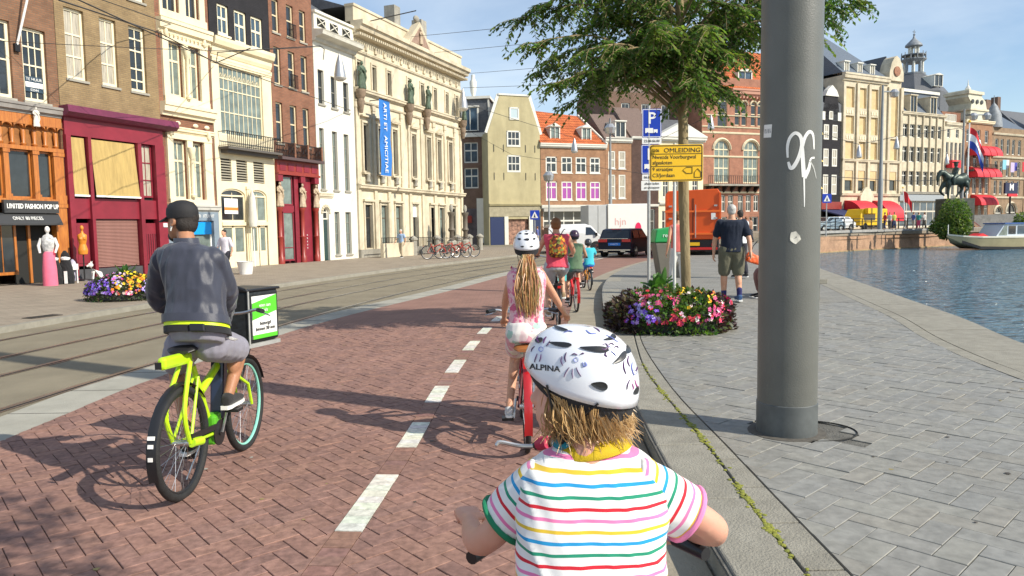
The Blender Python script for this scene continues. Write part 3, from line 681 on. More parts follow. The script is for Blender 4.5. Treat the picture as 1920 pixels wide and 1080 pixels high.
# ---------------------------------------------------------------- house 2: olive brick with maroon shop front
h2 = house('olive brown brick house over a maroon shop front with ochre blinds and roller shutter', -30.78, 4.1); X = lambda s: s+30.78; W = 4.08
hs2 = [(X(-30.45), X(-29.72), 6.68, 9.0), (X(-29.12), X(-28.46), 6.68, 9.0), (X(-27.92), X(-27.22), 6.68, 9.0), (X(-27.9), X(-27.15), 9.95, 12.2), (X(-29.1), X(-28.4), 9.95, 12.2), (X(-30.4), X(-29.7), 9.95, 12.2)]
wall(h2, W, 14.6, 9, hs2+[(.02, W-.02, 0, 5.40)], M_BR2)
for i, h in enumerate(hs2): window(h2, *h, M_FRAME, GL_C if i in (0, 1) else GL_D, 2, (.33, .64) if i != 2 else (.18, .36, .64, .82), fw=.085, bar=.035, sill=.05, sm=M_STN)
b = MB(); b.prism([(.02, 5.72), (-.42, 5.74), (-.45, 5.52), (-.30, 5.40), (.02, 5.36)], 'x', -.06, 4.55); b.build('maroon_eave', mat('eave_maroon', (.15, .022, .06), .5, var=.2), h2)
MB().box(.02, W-.02, -.10, .12, 4.80, 5.39).build('shop_fascia', M_MAR, h2); MB().box(.02, W-.02, -.06, .1, 2.05, 2.74).build('lower_fascia', M_MAR, h2)
for s, w_ in ((-30.68, .18), (-29.90, .12), (-27.86, .16), (-26.95, .42)): post(h2, X(s), .02, 4.80, w_, M_MAR, -.16, .1, cap=False)
def blind(par, x0, x1, z0, z1, drop, m=M_BLIND, name='sun_blind'):
    b = MB(); n = 16; vs = []; m_ = 6
    for i in range(n+1):
        for j in range(m_+1):
            t = j/m_; yy = -.03-drop*t+.018*math.sin(i*1.7)*math.sin(PI*t); vs.append((lerp(x0, x1, i/n), yy, lerp(z1, z0, t)))
    b.add(vs, [(i*(m_+1)+j, i*(m_+1)+j+1, (i+1)*(m_+1)+j+1, (i+1)*(m_+1)+j) for i in range(n) for j in range(m_)])
    o = b.build(name, m, par, True); MB().box(x0-.02, x1+.02, -.06-drop, -.03-drop, z0-.05, z0+.01).build('blind_bar', M_LETW, o)
    MB().box(x0-.03, x0-.005, -.02, .0, z0, z1).build('blind_guide', M_LETW, o); return o
blind(h2, X(-30.55), X(-30.02), 2.84, 4.75, .10); blind(h2, X(-29.78), X(-27.98), 2.84, 4.75, .16)
MB().box(.05, W-.05, .11, .2, 2.72, 4.82).build('dark_backing', M_DARK, h2)
window(h2, X(-27.74), X(-27.2), 2.85, 4.78, M_MAR, GL_C, 2, (.33, .66), fw=.05, y=.02)
sh_ = MB(); sh_.box(X(-29.78), X(-27.98), .06, .12, .35, 2.05)
so_ = sh_.build('roller_shutter', M_MARD, h2)
me_sl = MB().prism([(.06, 0), (.025, .012), (.025, .038), (.06, .05)], 'x', 0, 1.78).mesh('shutter_slat', mat('shutter_metal', (.33, .17, .14), .5, var=.15))
for i in range(33): mobj('shutter_slat', me_sl, so_, (X(-29.77), 0, .37+i*.05))
b = MB(); b.box(.02, W-.02, -.08, .12, -.1, .34); b.build('stone_plinth', mat('dark_plinth', (.06, .06, .065), .6, var=.2), h2)
for s0_, s1_, z0_, z1_ in ((-30.55, -30.02, .45, 1.9), (-27.74, -27.2, .4, 1.9)):
    b = MB(); b.box(X(s0_), X(s1_), -.01, .1, z0_, z1_); b.box(X(s0_)+.07, X(s1_)-.07, -.035, -.01, z0_+.1, z1_-.1); b.build('door_panel', M_MAR, h2)
for i in range(5): b = MB().box(X(-27.68)+i*.1, X(-27.65)+i*.1, -.06, -.035, .55, 1.5).build('panel_groove', M_MARD, h2)
MB().box(X(-26.98), X(-26.80), -.19, -.16, 1.75, 1.9).build('number_plate', M_LETW, h2)

# ---------------------------------------------------------------- house 3: narrow brick house with cream pilastered windows
h3 = house('narrow brick house with ornate cream stone windows over a grey blue shop', -26.70, 2.75); X = lambda s: s+26.70; W = 2.72
h3h = [(X(-26.25), X(-25.45), 6.75, 8.9), (X(-25.15), X(-24.75), 6.75, 8.9), (X(-26.2), X(-25.5), 3.2, 5.1), (X(-25.15), X(-24.8), 3.2, 5.1), (X(-26.35), X(-25.55), 9.95, 12), (X(-25.2), X(-24.5), 9.95, 12)]
h3h[0] = (X(-26.2), X(-25.52), 6.8, 8.85); h3h[1] = (X(-25.22), X(-24.62), 6.8, 8.85); h3h[2] = (X(-26.15), X(-25.52), 2.85, 5.1); h3h[3] = (X(-25.22), X(-24.65), 2.85, 5.1)
wall(h3, W, 14.8, 9, h3h+[(.1, W-.1, 0, 2.25)], M_BR5)
for i, h in enumerate(h3h): window(h3, *h, M_CREAM, GL_G if i < 4 else GL_D, 2, (.66,), fw=.07, bar=.05, sill=.03)
for (za, zb) in ((6.55, 9.05), (2.72, 5.35)):
    b = MB()
    for xa, xb in ((X(-26.5), X(-26.21)), (X(-25.51), X(-25.23)), (X(-24.61), X(-24.2))): b.box(xa, xb, -.10, .0, za, zb); 
    b.box(X(-26.5), X(-24.2), -.12, -.002, za-.1, za+.2 if za > 6 else za+.12); b.box(X(-26.5), X(-24.2), -.12, -.001, zb-.2, zb+.02)
    b.build('stone_surround', M_CREAM, h3)
    c = MB().lathe([(.10, 0), (.12, .08), (.075, .16), (.085, .9), (.065, 1.55), (.11, 1.62), (.15, 1.85), (.15, 1.95)], 12, (X(-25.37), -.16, za+.2)); c.build('column', M_CREAM, h3, True)
    for xx in (X(-26.35), X(-24.4)):
        MB().lathe([(.04, 0), (.10, .1), (.06, .35)], 8, (xx, -.14, zb-.1)).build('scroll', M_CREAM, h3, True)
band(h3, X(-26.68), X(-24.0), 9.1, 9.62, .28, M_CREAM, dent=.2, dsz=.06); band(h3, X(-26.68), X(-24.0), 6.0, 6.5, .30, M_CREAM)
band(h3, X(-26.6), X(-24.05), 5.4, 5.62, .16, M_CREAM, 'frieze'); 
for xx in (-26.0, -25.1, -24.5): MB().ball((X(xx), -.17, 5.75), (.14, .04, .08), 8, 5).build('rosette', M_CREAM, h3, True)
b = MB(); b.box(X(-26.5), X(-24.1), -.06, 0, 9.72, 10.0); b.box(X(-26.5), X(-26.36), -.06, 0, 10.0, 12.3); b.box(X(-25.54), X(-25.21), -.06, 0, 10.0, 12.3); b.box(X(-24.49), X(-24.2), -.06, 0, 10.0, 12.3); b.build('stone_surround', M_CREAM, h3)
M_GB = mat('grey_blue_paint', (.20, .25, .30), .5, var=.08)
band(h3, X(-26.68), X(-23.95), 2.35, 2.62, .22, mat('grey_stone_cornice', (.48, .47, .43), .7, var=.1)); 
b = MB(); b.box(X(-26.68), X(-24.0), -.10, .1, 2.0, 2.35); b.box(X(-26.68), X(-26.4), -.1, .1, 0, 1.999); b.box(X(-24.3), X(-24.0), -.1, .1, 0, 1.999); b.build('shop_front', M_GB, h3)
text('shop_lettering', 'KANTOOR TE HUUR · XTUR VIT', .19, M_LETW, h3, (X(-25.3), -.107, 2.18), sx=.75)
window(h3, X(-26.38), X(-24.32), .25, 1.98, M_LETW, GL_G, 2, (), fw=.06, y=.04, name='shop_window')
MB().box(X(-25.35), X(-24.36), -.02, .03, 1.45, 1.96).build('blue_poster', mat('sign_cyan', (.0, .30, .75), .5), h3)

# ---------------------------------------------------------------- house 4: cream house with great glazed bay, black top
h4 = house('cream house with a huge many paned window above a balcony and a black painted top', -23.93, 3.72); X = lambda s: s+23.93; W = 3.70
top = [(X(-23.45), X(-22.80), 9.75, 11.0), (X(-22.45), X(-21.72), 9.62, 11.0), (X(-21.42), X(-20.68), 9.6, 11.0), (X(-23.4), X(-22.8), 12.3, 13.6), (X(-22.4), X(-21.7), 12.3, 13.6), (X(-21.3), X(-20.6), 12.3, 13.6)]
lowh = [(X(-23.65), X(-23.02), 3.68, 4.62), (X(-22.72), X(-22.05), 3.68, 4.62), (X(-21.65), X(-20.95), 3.68, 4.62)]
wall(h4, W, 9.35, 9, [(X(-23.5), X(-20.85), 5.6, 8.5)]+lowh+[(X(-23.72), X(-22.25), .0, 3.38, .42), (X(-22.0), X(-20.85), .0, 3.38, .5)], M_CREAM, t=.22)
wall(h4, W, 15, 9, top, M_BLKB, name='black_upper_wall', z0=9.35)
for h in top: window(h4, *h, M_FRAME, GL_B, 2, (.55,), fw=.09, bar=.06, y=.06, sill=.07)
band(h4, .0, W, 8.85, 9.55, .30, M_CREAM, steps=[(0, .1), (.2, .3), (.45, .35), (.55, .8), (.8, 1), (1, 1)])
band(h4, .0, W, 8.5, 8.75, .08, M_CREAM, 'architrave')
gw = window(h4, X(-23.5), X(-20.85), 5.6, 8.5, M_CREAM, GL_G, 9, (.34, .66, .82), fw=.06, bar=.028, y=.08, name='great_window')
for i in range(9):
    xx = -1.325+.06+(i+.5)*(2.65-.12)/9
    b = MB(); b.tube([(xx-.12, .03, 2.36), (xx, .03, 2.56), (xx+.12, .03, 2.36)], .012, 5); b.tube([(xx-.07, .03, 2.50), (xx, .03, 2.42), (xx+.07, .03, 2.50), (xx, .03, 2.6)], .010, 5, closed=True); b.build('tracery', M_CREAM, gw)
bl = MB(); bl.box(X(-23.75), X(-20.3), -.55, 0, 4.98, 5.08); bl.box(X(-23.6), X(-20.4), -.35, 0, 4.84, 4.979); bl.build('balcony_slab', mat('balcony_dark', (.10, .09, .08), .7), h4)
railing(h4, X(-23.72), X(-20.33), -.5, 5.08, 5.72, M_IRON, step=.115, name='balcony_railing', ends=-.02)
for h in lowh:
    o = MB(); w_ = h[1]-h[0]; o.box(h[0], h[1], .1, .12, h[2], h[3]); lo = o.build('louvre_vent', M_DARK, h4)
    for i in range(8): MB().prism([(.0, 0), (.09, .06), (.09, .075), (.0, .015)], 'x', 0, w_).build('louvre_slat', mat('louvre_grey', (.34, .31, .24), .6), lo, loc=(h[0], 0, h[2]+.03+i*.112))
o = window(h4, X(-23.72), X(-22.25), 1.95, 3.38, M_CREAM, GL_D, 2, (), fw=.07, y=.06, arch=.42, name='arched_window')
b = MB().box(X(-23.5), X(-22.7), .035, .05, 2.3, 2.95).build('poster', M_LETW, h4); MB().box(X(-23.5), X(-22.7), .028, .034, 2.45, 2.58).build('poster_stripe', mat('poster_orange', (.75, .22, .04), .6), h4)
window(h4, X(-22.0), X(-20.85), 1.95, 3.38, M_CREAM, GL_G, 2, (), fw=.07, y=.06, arch=.5, name='arched_window')
MB().box(X(-23.72), X(-20.85), -.04, .1, 1.80, 1.95).build('transom', M_CREAM, h4)
for a, b_ in ((-23.70, -23.0), (-23.0, -22.3), (-21.95, -21.45), (-21.4, -20.9)):
    d = window(h4, X(a), X(b_), .55, 1.8, M_CREAM, GL_G, 1, (), fw=.09, y=.05, name='door_leaf'); 
    MB().box(X(a)+.005, X(b_)-.005, .05, .1, 0, .549).build('door_panel', M_CREAM, h4)
post(h4, X(-22.12), .0, 3.5, .16, M_CREAM, -.06, .1); 
t = thing('folded_parasol', 'folded grey white parasol hanging in front of the cream house arches', 'parasol', h4.matrix_basis@Vector((X(-22.15), -.28, 0)), h4.rotation_euler.z)
b = MB(); b.lathe([(.02, 3.35), (.14, 3.0), (.20, 2.0), (.17, 1.75), (.03, 1.7)], 10); b.build('canopy', mat('parasol_cloth', (.62, .60, .52), .8, var=.1), t, True); MB().tube([(0, 0, 0), (0, 0, 3.4)], .02, 6).build('pole', M_LETW, t)
t = thing('planter_tub', 'round white planter tub on the sidewalk before the cream house', 'planter', G(461, 514, SH), 0)
MB().lathe([(.22, 0), (.29, .42), (.32, .46), (.28, .46), (.26, .3)], 18).build('tub', M_LETW, t, True); MB().lathe([(.001, .3), (.26, .305)], 18).build('soil', M_DARK, t)

# ---------------------------------------------------------------- house 5: red-brown brick with maroon caryatid shop front
h5 = house('red brown brick house above a dark maroon shop front with two caryatid figures', -20.21, 3.24); X = lambda s: s+20.21; W = 3.22
h5h = []
for z0_, z1_ in ((10.65, 12.15), (8.3, 10.0), (5.62, 7.5)):
    for a, b_ in ((-19.98, -19.5), (-18.95, -18.45), (-17.98, -17.5)): h5h.append((X(a), X(b_), z0_, z1_))
h5h += [(X(a), X(b_), 13.0, 14.4) for a, b_ in ((-19.98, -19.5), (-18.95, -18.45), (-17.98, -17.5))]
wall(h5, W, 15.4, 9, h5h+[(.02, W-.02, 0, 4.85)], M_BR5)
for i, h in enumerate(h5h): window(h5, *h, mat('cream_brown', (.66, .55, .36), .5), GL_D, 1, (.52,), fw=.07, bar=.04, y=.08, sill=.05, sm=M_STN)
for a, z_ in ((-18.95, 8.3), (-18.95, 10.65)): railing(h5, X(a)-.02, X(a)+.52, -.14, z_-.02, z_+.62, M_IRON, n=6, name='window_guard', ends=0)
for k, (a, b_) in enumerate(((-20.1, -19.2), (-19.12, -18.2), (-18.12, -17.1))):
    railing(h5, X(a), X(b_), -.38, 4.98, 5.62, M_IRON, n=9, name='balcony_railing', ends=-.02)
    b = MB(); 
    for i in range(3): xx = lerp(X(a)+.12, X(b_)-.12, i/2); b.tube([(xx+.09*math.cos(q*PI/5), -.40, 5.3+.13*math.sin(q*PI/5)) for q in range(10)], .012, 4, closed=True)
    b.build('scrollwork', M_IRON, h5)
    MB().box(X(b_)-.04, X(b_)+.06, -.42, 0, 4.98, 5.66).build('railing_post', M_BR5, h5)
MB().box(-.0, W+.05, -.45, .0, 4.84, 4.97).build('balcony_slab', mat('slab_dark', (.09, .06, .06), .6), h5)
M_OX = mat('oxblood_paint', (.27, .035, .025), .4, var=.15, vs=3)
b = MB(); b.box(.02, W-.02, -.12, .1, 4.22, 4.83); b.box(.02, W-.02, -.2, -.12, 4.16, 4.26); b.build('fascia', M_OX, h5)
for i in range(5): MB().box(.2+i*.6, .62+i*.6, -.14, -.12, 4.36, 4.72).build('fascia_panel', M_MAR, h5)
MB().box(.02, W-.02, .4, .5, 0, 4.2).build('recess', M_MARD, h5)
cary = statue('caryatid', M_STAT, 1.15, 5)
for s in (-20.02, -18.35, -17.25):
    MB().lathe([(.16, 0), (.16, .3), (.11, .36), (.12, 1.2), (.15, 1.25), (.11, 1.3), (.11, 2.45), (.17, 2.55), (.17, 2.66)], 14, (X(s), -.02, 0)).build('column', M_OX, h5, True)
    figure_part(h5, cary, X(s), -.08, 2.67, 'caryatid')
    MB().box(X(s)-.17, X(s)+.17, -.16, .1, 3.85, 4.2).build('bracket_block', M_MAR, h5)
window(h5, X(-19.85), X(-19.0), 2.75, 4.12, M_MAR, GL_G, 1, (), fw=.05, y=.0, name='shop_window')
window(h5, X(-19.78), X(-18.98), .12, 2.45, M_MAR, GL_G, 1, (.27,), fw=.06, y=.0, name='shop_window')
MB().box(X(-19.9), X(-18.9), .02, .1, 2.45, 2.74).build('shop_transom', M_MAR, h5)
b = MB(); b.box(X(-18.85), X(-18.55), 0, .1, 0, 4.2); b.box(X(-18.15), X(-17.45), .1, .15, 0, 4.2); b.build('door', M_MAR, h5)
for i in range(5): text('door_glyph', 'x', .16, M_LETW, h5, (X(-17.85), .09, .7+i*.16))

# ---------------------------------------------------------------- house 6: white plastered house
h6 = house('white plastered house with grey sash windows and a deep overhanging cornice', -16.95, 3.5); X = lambda s: s+16.95; W = 3.48
h6h = [(X(-16.65), X(-16.15), 7.9, 9.6), (X(-15.55), X(-15.05), 7.85, 9.45), (X(-14.45), X(-13.95), 7.8, 9.35), (X(-16.7), X(-16.3), 3.62, 6.7), (X(-15.6), X(-15.15), 3.62, 6.65), (X(-14.55), X(-14.1), 3.62, 6.62), (X(-15.62), X(-15.18), .25, 2.5), (X(-14.62), X(-14.1), .25, 2.5)]
wall(h6, W, 11.2, 9, h6h+[(X(-16.62), X(-16.12), 0, 2.72, 1.0)], M_WHT)
for i, h in enumerate(h6h): window(h6, *h, mat('grey_frame', (.22, .21, .18), .5), GL_D if i < 3 else GL_G, 2 if i > 2 else 1, (.5,) if i < 3 else (.25, .5, .75), fw=.05, bar=.03, y=.10, sill=.07, sm=M_STN)
window(h6, X(-16.62), X(-16.12), 2.1, 2.72, M_WHT, GL_D, 1, (), fw=.05, y=.1, arch=1.0, name='fanlight'); 
MB().box(X(-16.6), X(-16.14), .12, .16, 0, 2.1).build('door', mat('door_green', (.03, .06, .055), .4), h6)
band(h6, X(-16.95), X(-15.75), 3.2, 3.45, .12, M_CRM2, 'door_cornice')
for i in range(9):
    a = PI*i/8; MB().obox((X(-16.37)+.34*math.cos(a), -.03, 2.46+.34*math.sin(a)), (.12, .06, .09), Matrix.Rotation(-a, 3, 'Y')).build('voussoir', M_CRM2, h6)
b = MB(); b.prism([(.02, 10.9), (-.15, 10.95), (-.2, 11.1), (-.62, 11.2), (-.66, 11.35), (-.7, 11.42), (.02, 11.5)], 'x', -.05, W+.15); co = b.build('cornice', mat('stone_white_grey', (.60, .58, .50), .7, var=.1, dirt=.4), h6)
b = MB(); b.box(0, W, -.1, .2, 11.5, 12.3); b.build('attic_parapet', M_WHT, h6)
for i in range(3):
    o = MB().box(.25+i*1.1, .95+i*1.1, -.112, -.10, 11.68, 12.1).build('attic_window', M_DARK, h6); b = MB(); x0_, x1_ = .25+i*1.1, .95+i*1.1
    b.beam((x0_, -.125, 11.7), (x1_, -.125, 12.08), .05, .03); b.beam((x0_, -.155, 12.08), (x1_, -.155, 11.7), .05, .03); b.build('attic_cross', M_WHT, o)
MB().box(-.02, W+.02, -.2, .25, 12.3, 12.42).build('parapet_coping', M_WHT, h6)
MB().prism([(.1, 12.3), (4.5, 15.2), (9, 12.3)], 'x', 0, W).build('roof', M_SLATE, h6)

# ---------------------------------------------------------------- house 7: the long stone society building with statues and banner
h7 = house('long cream stone society building with green bronze statues and small pediments', -13.42, 13.7); X = lambda s: s+13.42; W = 13.67
cols7 = [-12.45, -10.95, -9.3, -6.85, -4.95, -3.45, -1.75]
cen = [-12.45, -10.9, -9.28, -6.95, -4.95, -3.45, -1.75]
h7h = []
for c in cen: h7h.append((X(c)-.27, X(c)+.27, 4.82, 7.35))
for c in (-12.9, -11.35, -9.7, -7.3, -5.6, -3.8, -2.05, -.5): h7h.append((X(c)-.22, X(c)+.22, 9.4, 10.7))
for c in (-12.35, -10.65, -9.0, -4.45, -3.2, -1.35): h7h.append((X(c)-.38, X(c)+.38, 0.5, 2.95))
h7h.append((X(-7.3), X(-6.55), 0, 3.05))
wall(h7, W, 12.4, 14, h7h, M_CRM2)
for i, h in enumerate(h7h[:-1]): window(h7, *h, mat('brown_frame', (.10, .08, .06), .5), GL_G if i % 3 else GL_D, 2 if i < 7 else 1, (.33, .66) if i < 7 else (.5,) if i < 15 else (.7,), fw=.05, bar=.035, y=.12)
MB().box(X(-7.3), X(-6.55), .2, .25, 0, 2.3).build('door', M_DARK, h7); MB().box(X(-7.3), X(-6.55), .1, .14, 2.3, 3.05).build('overdoor_panel', M_LETW, h7)
# mouldings round the openings
for i, h in enumerate(h7h):
    b = MB(); p = .10
    if i < 7:
        b.box(h[0]-.14, h[0]-.002, -p, 0, h[2]-.1, h[3]+.1); b.box(h[1]+.002, h[1]+.14, -p, 0, h[2]-.1, h[3]+.1); b.box(h[0]-.14, h[1]+.14, -p-.01, -.001, h[3]+.1, h[3]+.22); b.box(h[0]-.2, h[1]+.2, -p-.1, -.001, h[2]-.2, h[2]-.1)
        b.box(h[0]-.24, h[1]+.24, -.22, 0, h[3]+.42, h[3]+.5)
        if i in (2, 3, 4, 5): b.prism([(h[0]-.26, h[3]+.5), (h[1]+.26, h[3]+.5), ((h[0]+h[1])/2, h[3]+.82)], 'y', -.24, -.0)
        b.build('window_surround', M_SAND, h7); 
        bb = MB(); bb.lathe([(.05, 0), (.16, .06), (.10, .25), (.14, .4), (.06, .55), (.1, .62)], 10, ((h[0]+h[1])/2, -.12, 4.16)); bb.build('urn', M_STN, h7, True)
    elif i < 15:
        b.box(h[0]-.12, h[0], -.06, 0, h[2], h[3]+.1); b.box(h[1], h[1]+.12, -.06, 0, h[2], h[3]+.1); b.box(h[0]-.12, h[1]+.12, -.07, -.001, h[3]+.1, h[3]+.2); b.build('window_surround', M_SAND, h7)
    else:
        b.box(h[0]-.16, h[1]+.16, -.14, 0, 3.12, 3.24); b.box(h[0]-.12, h[0], -.06, 0, .45, 3.1); b.box(h[1], h[1]+.12, -.06, 0, .45, 3.1); b.build('window_surround', M_SAND, h7)
band(h7, 0, W, 3.75, 4.05, .30, M_SAND, 'string_course'); band(h7, 0, W, 9.0, 9.28, .26, M_SAND, 'string_course'); band(h7, 0, W, 8.5, 8.62, .12, M_SAND, 'string_course')
band(h7, 0, W, 11.15, 11.3, .12, M_SAND, 'architrave'); MB().box(-.02, W+.02, -.16, 0, -.1, .45).build('plinth', M_STN, h7)
band(h7, -.1, W+.15, 12.12, 12.75, .75, M_SAND, 'cornice', steps=[(0, .3), (.2, .4), (.25, .75), (.6, .85), (.65, 1), (1, 1)], dent=.21, dsz=.11)
for k, s in enumerate((-13.3, -11.6, -10.1, -8.45, -7.55, -5.9, -4.2, -2.55, -1.0, -.05)):
    b = MB(); b.box(X(s)-.15, X(s)+.15, -.10, 0, .45, 3.74); b.box(X(s)-.13, X(s)+.13, -.09, 0, 4.06, 8.49); b.box(X(s)-.18, X(s)+.18, -.12, -.002, 4.06, 4.3); b.box(X(s)-.18, X(s)+.18, -.12, -.002, 8.2, 8.49); b.build('pilaster', M_SAND, h7)
for i in range(14): MB().box(X(-13.2)+i*.97, X(-12.95)+i*.97, -.09, 0, 11.45, 11.75).build('frieze_panel', M_SAND, h7)
b = MB(); b.box(.0, W, -.1, .4, 12.75, 13.55); b.box(-.02, W+.02, -.16, .44, 13.55, 13.68); b.build('attic_parapet', M_SAND, h7)
b = MB(); b.prism([(X(-8.35), 12.76), (X(-5.2), 12.76), (X(-6.8), 14.25)], 'y', -.62, -.12); b.build('pediment', M_SAND, h7)
b = MB(); b.prism([(X(-7.95), 12.82), (X(-5.6), 12.82), (X(-6.8), 13.95)], 'y', -.64, -.60); b.build('pediment_field', mat('pediment_brown', (.30, .20, .15), .8, var=.3), h7)
mobj('pediment_figure', statue('coat_of_arms', M_STAT, .95, 2), h7, (X(-6.85), -.70, 12.85))
MB().ball((X(-6.8), -.37, 14.45), (.3, .16, .22), 10, 6).build('pediment_crest', M_STN, h7, True)
for s in (-8.3, -4.9): MB().box(X(s)-.35, X(s)+.35, .1, .8, 13.6, 14.9).build('chimney', M_STN, h7)
MB().prism([(.4, 13.6), (5, 15.2), (13, 13.6)], 'x', .1, W-.1).build('roof', M_SLATE, h7)
stv = statue('bronze_figure', M_VERD, 1.5, 7)
for k, s in enumerate((-13.15, -7.75, -5.45, .0)):
    st = figure_part(h7, stv, X(s), -.36, 9.16, 'bronze_figure', rz=(k-1)*.3)
    b = MB(); b.lathe([(.10, 7.9), (.13, 8.05), (.22, 8.5), (.18, 8.65), (.28, 8.85), (.30, 9.15)], 12, (X(s), -.24, 0)); b.build('statue_console', mat('console_brown', (.22, .16, .11), .8, var=.4, vs=5), h7, True)
# banner
t = thing('banner', 'tall blue vertical banner with white lettering on the stone building', 'banner', h7.matrix_basis@Vector((X(-11.85), 0, 0)), h7.rotation_euler.z)
b = MB(); vs = []; n = 24
for i in range(n+1):
    for j in (0, 1): vs.append((-.58+1.12*j, -.95+.03*math.sin(i*.55+j)-.03*j, lerp(8.72, 4.55, i/n)))
b.add(vs, [(2*i, 2*i+2, 2*i+3, 2*i+1) for i in range(n)]); bo = b.build('banner_cloth', M_BLUE, t, True)
text('banner_lettering', 'ARTI ET', .44, M_LETW, t, (-.1, -1.025, 7.78), rot=(PI/2, PI/2, 0)); text('banner_lettering', 'AMICITIAE', .44, M_LETW, t, (-.1, -1.03, 5.72), rot=(PI/2, PI/2, 0))
MB().tube([(0, 0, 8.76), (0, -1.1, 8.76)], .025, 6).build('banner_pole', M_IRON, t); MB().tube([(-.6, -.98, 8.74), (.58, -1.02, 8.74)], .02, 6).build('banner_bar', M_IRON, t)
# low stone fence, gate piers with lanterns in front of it
fence_t = thing('stone_fence', 'low stone wall with iron railings before the society building', 'fence', h7.location, h7.rotation_euler.z)
mb = MB(); mb.box(.1, 3.6, -1.5, -1.3, -.05, .78); mb.build('wall', M_SAND, fence_t)
railing(fence_t, 3.7, 6.6, -1.4, 0, 1.05, M_IRON, step=.16, name='iron_railing'); railing(fence_t, 9.6, 13.6, -1.4, 0, 1.0, M_IRON, step=.16, name='iron_railing'); railing(fence_t, .1, 3.6, -1.4, .78, 1.1, M_IRON, step=.16, name='iron_railing')
for x in (3.65, 6.7, 9.7, 11.6, 13.4): MB().lathe([(.22, 0), (.2, .1), (.2, .85), (.26, .9), (.26, 1.0), (.05, 1.15)], 10, (x, -1.4, 0)).build('stone_post', M_STN, fence_t)
for x in (8.1, 10.2):
    t = thing('lantern_column', 'dark bronze lantern column left of the entrance' if x < 9 else 'dark bronze lantern column right of the entrance', 'lamp post', h7.matrix_basis@Vector((x, -1.75, 0)), h7.rotation_euler.z)
    MB().lathe([(.32, 0), (.32, .7), (.22, .8)], 10).build('base', M_STN, t); MB().lathe([(.17, .8), (.14, 1.3), (.24, 1.45), (.16, 1.6), (.16, 2.3), (.24, 2.5), (.24, 2.6)], 12).build('shaft', mat('lantern_bronze', (.12, .10, .075), .6, var=.3), t, True); MB().lathe([(.06, 2.6), (.13, 2.75), (.11, 3.0), (.03, 3.1)], 10).build('lantern', M_STN, t, True)
# ================================================================ HOUSES ACROSS THE JUNCTION
CD = Vector((2.6, 1, 0)).normalized(); CA = Vector((-2.107, 72, 0))
M_OLIVE = mat('olive_render', (.46, .40, .23), .85, var=.10, vs=1, bump=.15, bs=12, dirt=.35)
M_TILE = brick_mat('orange_tiles', (.62, .17, .055), (.50, .125, .045), (.20, .05, .02), .26, .30, .03, .25, bump=1.0)
M_BRC = brick_mat('warm_brick', (.42, .22, .115), (.36, .18, .10), (.3, .22, .15))
M_BRD = brick_mat('dull_brick', (.23, .14, .10), (.19, .115, .085), (.16, .12, .09))
M_GRYW = mat('white_grey_paint', (.72, .70, .62), .6, var=.06, vs=2, dirt=.2)
M_PURP = mat('purple_curtain', (.36, .07, .34), .5, var=.15, vs=4, stretch=(5, 5, .5))
def gable_roof(par, x0, x1, y0, y1, z0, z1, m, name='roof', over=.1):
    """ridge parallel to the front"""
    ym = (y0+y1)/2; mb = MB(); mb.prism([(y0-over, z0), (ym, z1), (y1+over, z0), (y1+over, z0-.12), (y0-over, z0-.12)], 'x', x0, x1); return mb.build(name, m, par)
def dormer(par, x, y, z, w, h, m, gm=GL_D, name='dormer', d=1.6, ped=False):
    b = MB(); b.box(x-w/2-.08, x-w/2+.04, y, y+d, z, z+h); b.box(x+w/2-.04, x+w/2+.08, y, y+d, z, z+h)
    if ped: b.prism([(x-w/2-.15, z+h), (x+w/2+.15, z+h), (x, z+h+.35)], 'y', y-.12, y+d)
    else: b.box(x-w/2-.15, x+w/2+.15, y-.12, y+d, z+h, z+h+.12)
    o = b.build(name, m, par); b = MB().box(x-w/2+.04, x+w/2-.04, y+.1, y+.14, z, z+h).build('pane', gm, o)
    b = MB(); b.box(x-w/2, x+w/2, y, y+.09, z, z+.07); b.box(x-.03, x+.03, y+.02, y+.09, z+.07, z+h-.06); b.box(x-w/2, x+w/2, y+.0, y+.09, z+h-.07, z+h-.001); b.build('window_frame', m, o); return o
# house with grey mansard at the far end of the left street
g0 = thing('mansard_house', 'tall narrow brick house with a grey slate mansard and white dormer beyond the society building', 'building', (D(868, 460, 74).x-.6, 74, 0), math.atan2(-.12, 1))
wall(g0, 3.6, 10.6, 5, [(.9, 2.2, 2.3, 5), (.9, 2.3, 5.6, 7.6), (.9, 2.3, 8.1, 10.1)][1:], M_BRD)
for z_ in (5.6, 8.1): window(g0, .9, 2.3, z_, z_+2, M_GRYW, GL_B, 2, (.6,), fw=.1, bar=.08)
b = MB(); b.box(-.1, 3.7, -.25, 0, 10.6, 11.0); b.build('cornice', M_GRYW, g0)
wall(g0, 2.6, 10.6, 2, [], mat('grey_side_brick', (.22, .19, .17), .85, var=.2), name='side_wall', y=2.4, x0=3.6)
b = MB(); b.prism([(0, 11), (3.6, 11), (3.4, 14.3), (.2, 14.3)], 'y', .1, 5); b.prism([(3.6, 11), (6.4, 11), (6.0, 14), (3.42, 14.3)], 'y', 2.4, 5); b.build('mansard_roof', M_SLATE, g0)
MB().box(-.1, 3.6, -.1, 5, 14.3, 14.55).build('roof_trim', M_GRYW, g0); MB().beam((3.6, .1, 11), (3.4, .1, 14.3), .16, .1).build('corner_trim', M_GRYW, g0)
dormer(g0, 1.6, -.15, 11.2, 1.5, 2.3, M_GRYW, GL_B, d=.5)
MB().lathe([(.3, 14.5), (.15, 14.8), (.3, 15.3), (.36, 16.2), (.2, 16.5), (.2, 16.9)], 10, (1.7, 1.5, 0)).build('chimney_urn', M_GRYW, g0, True)
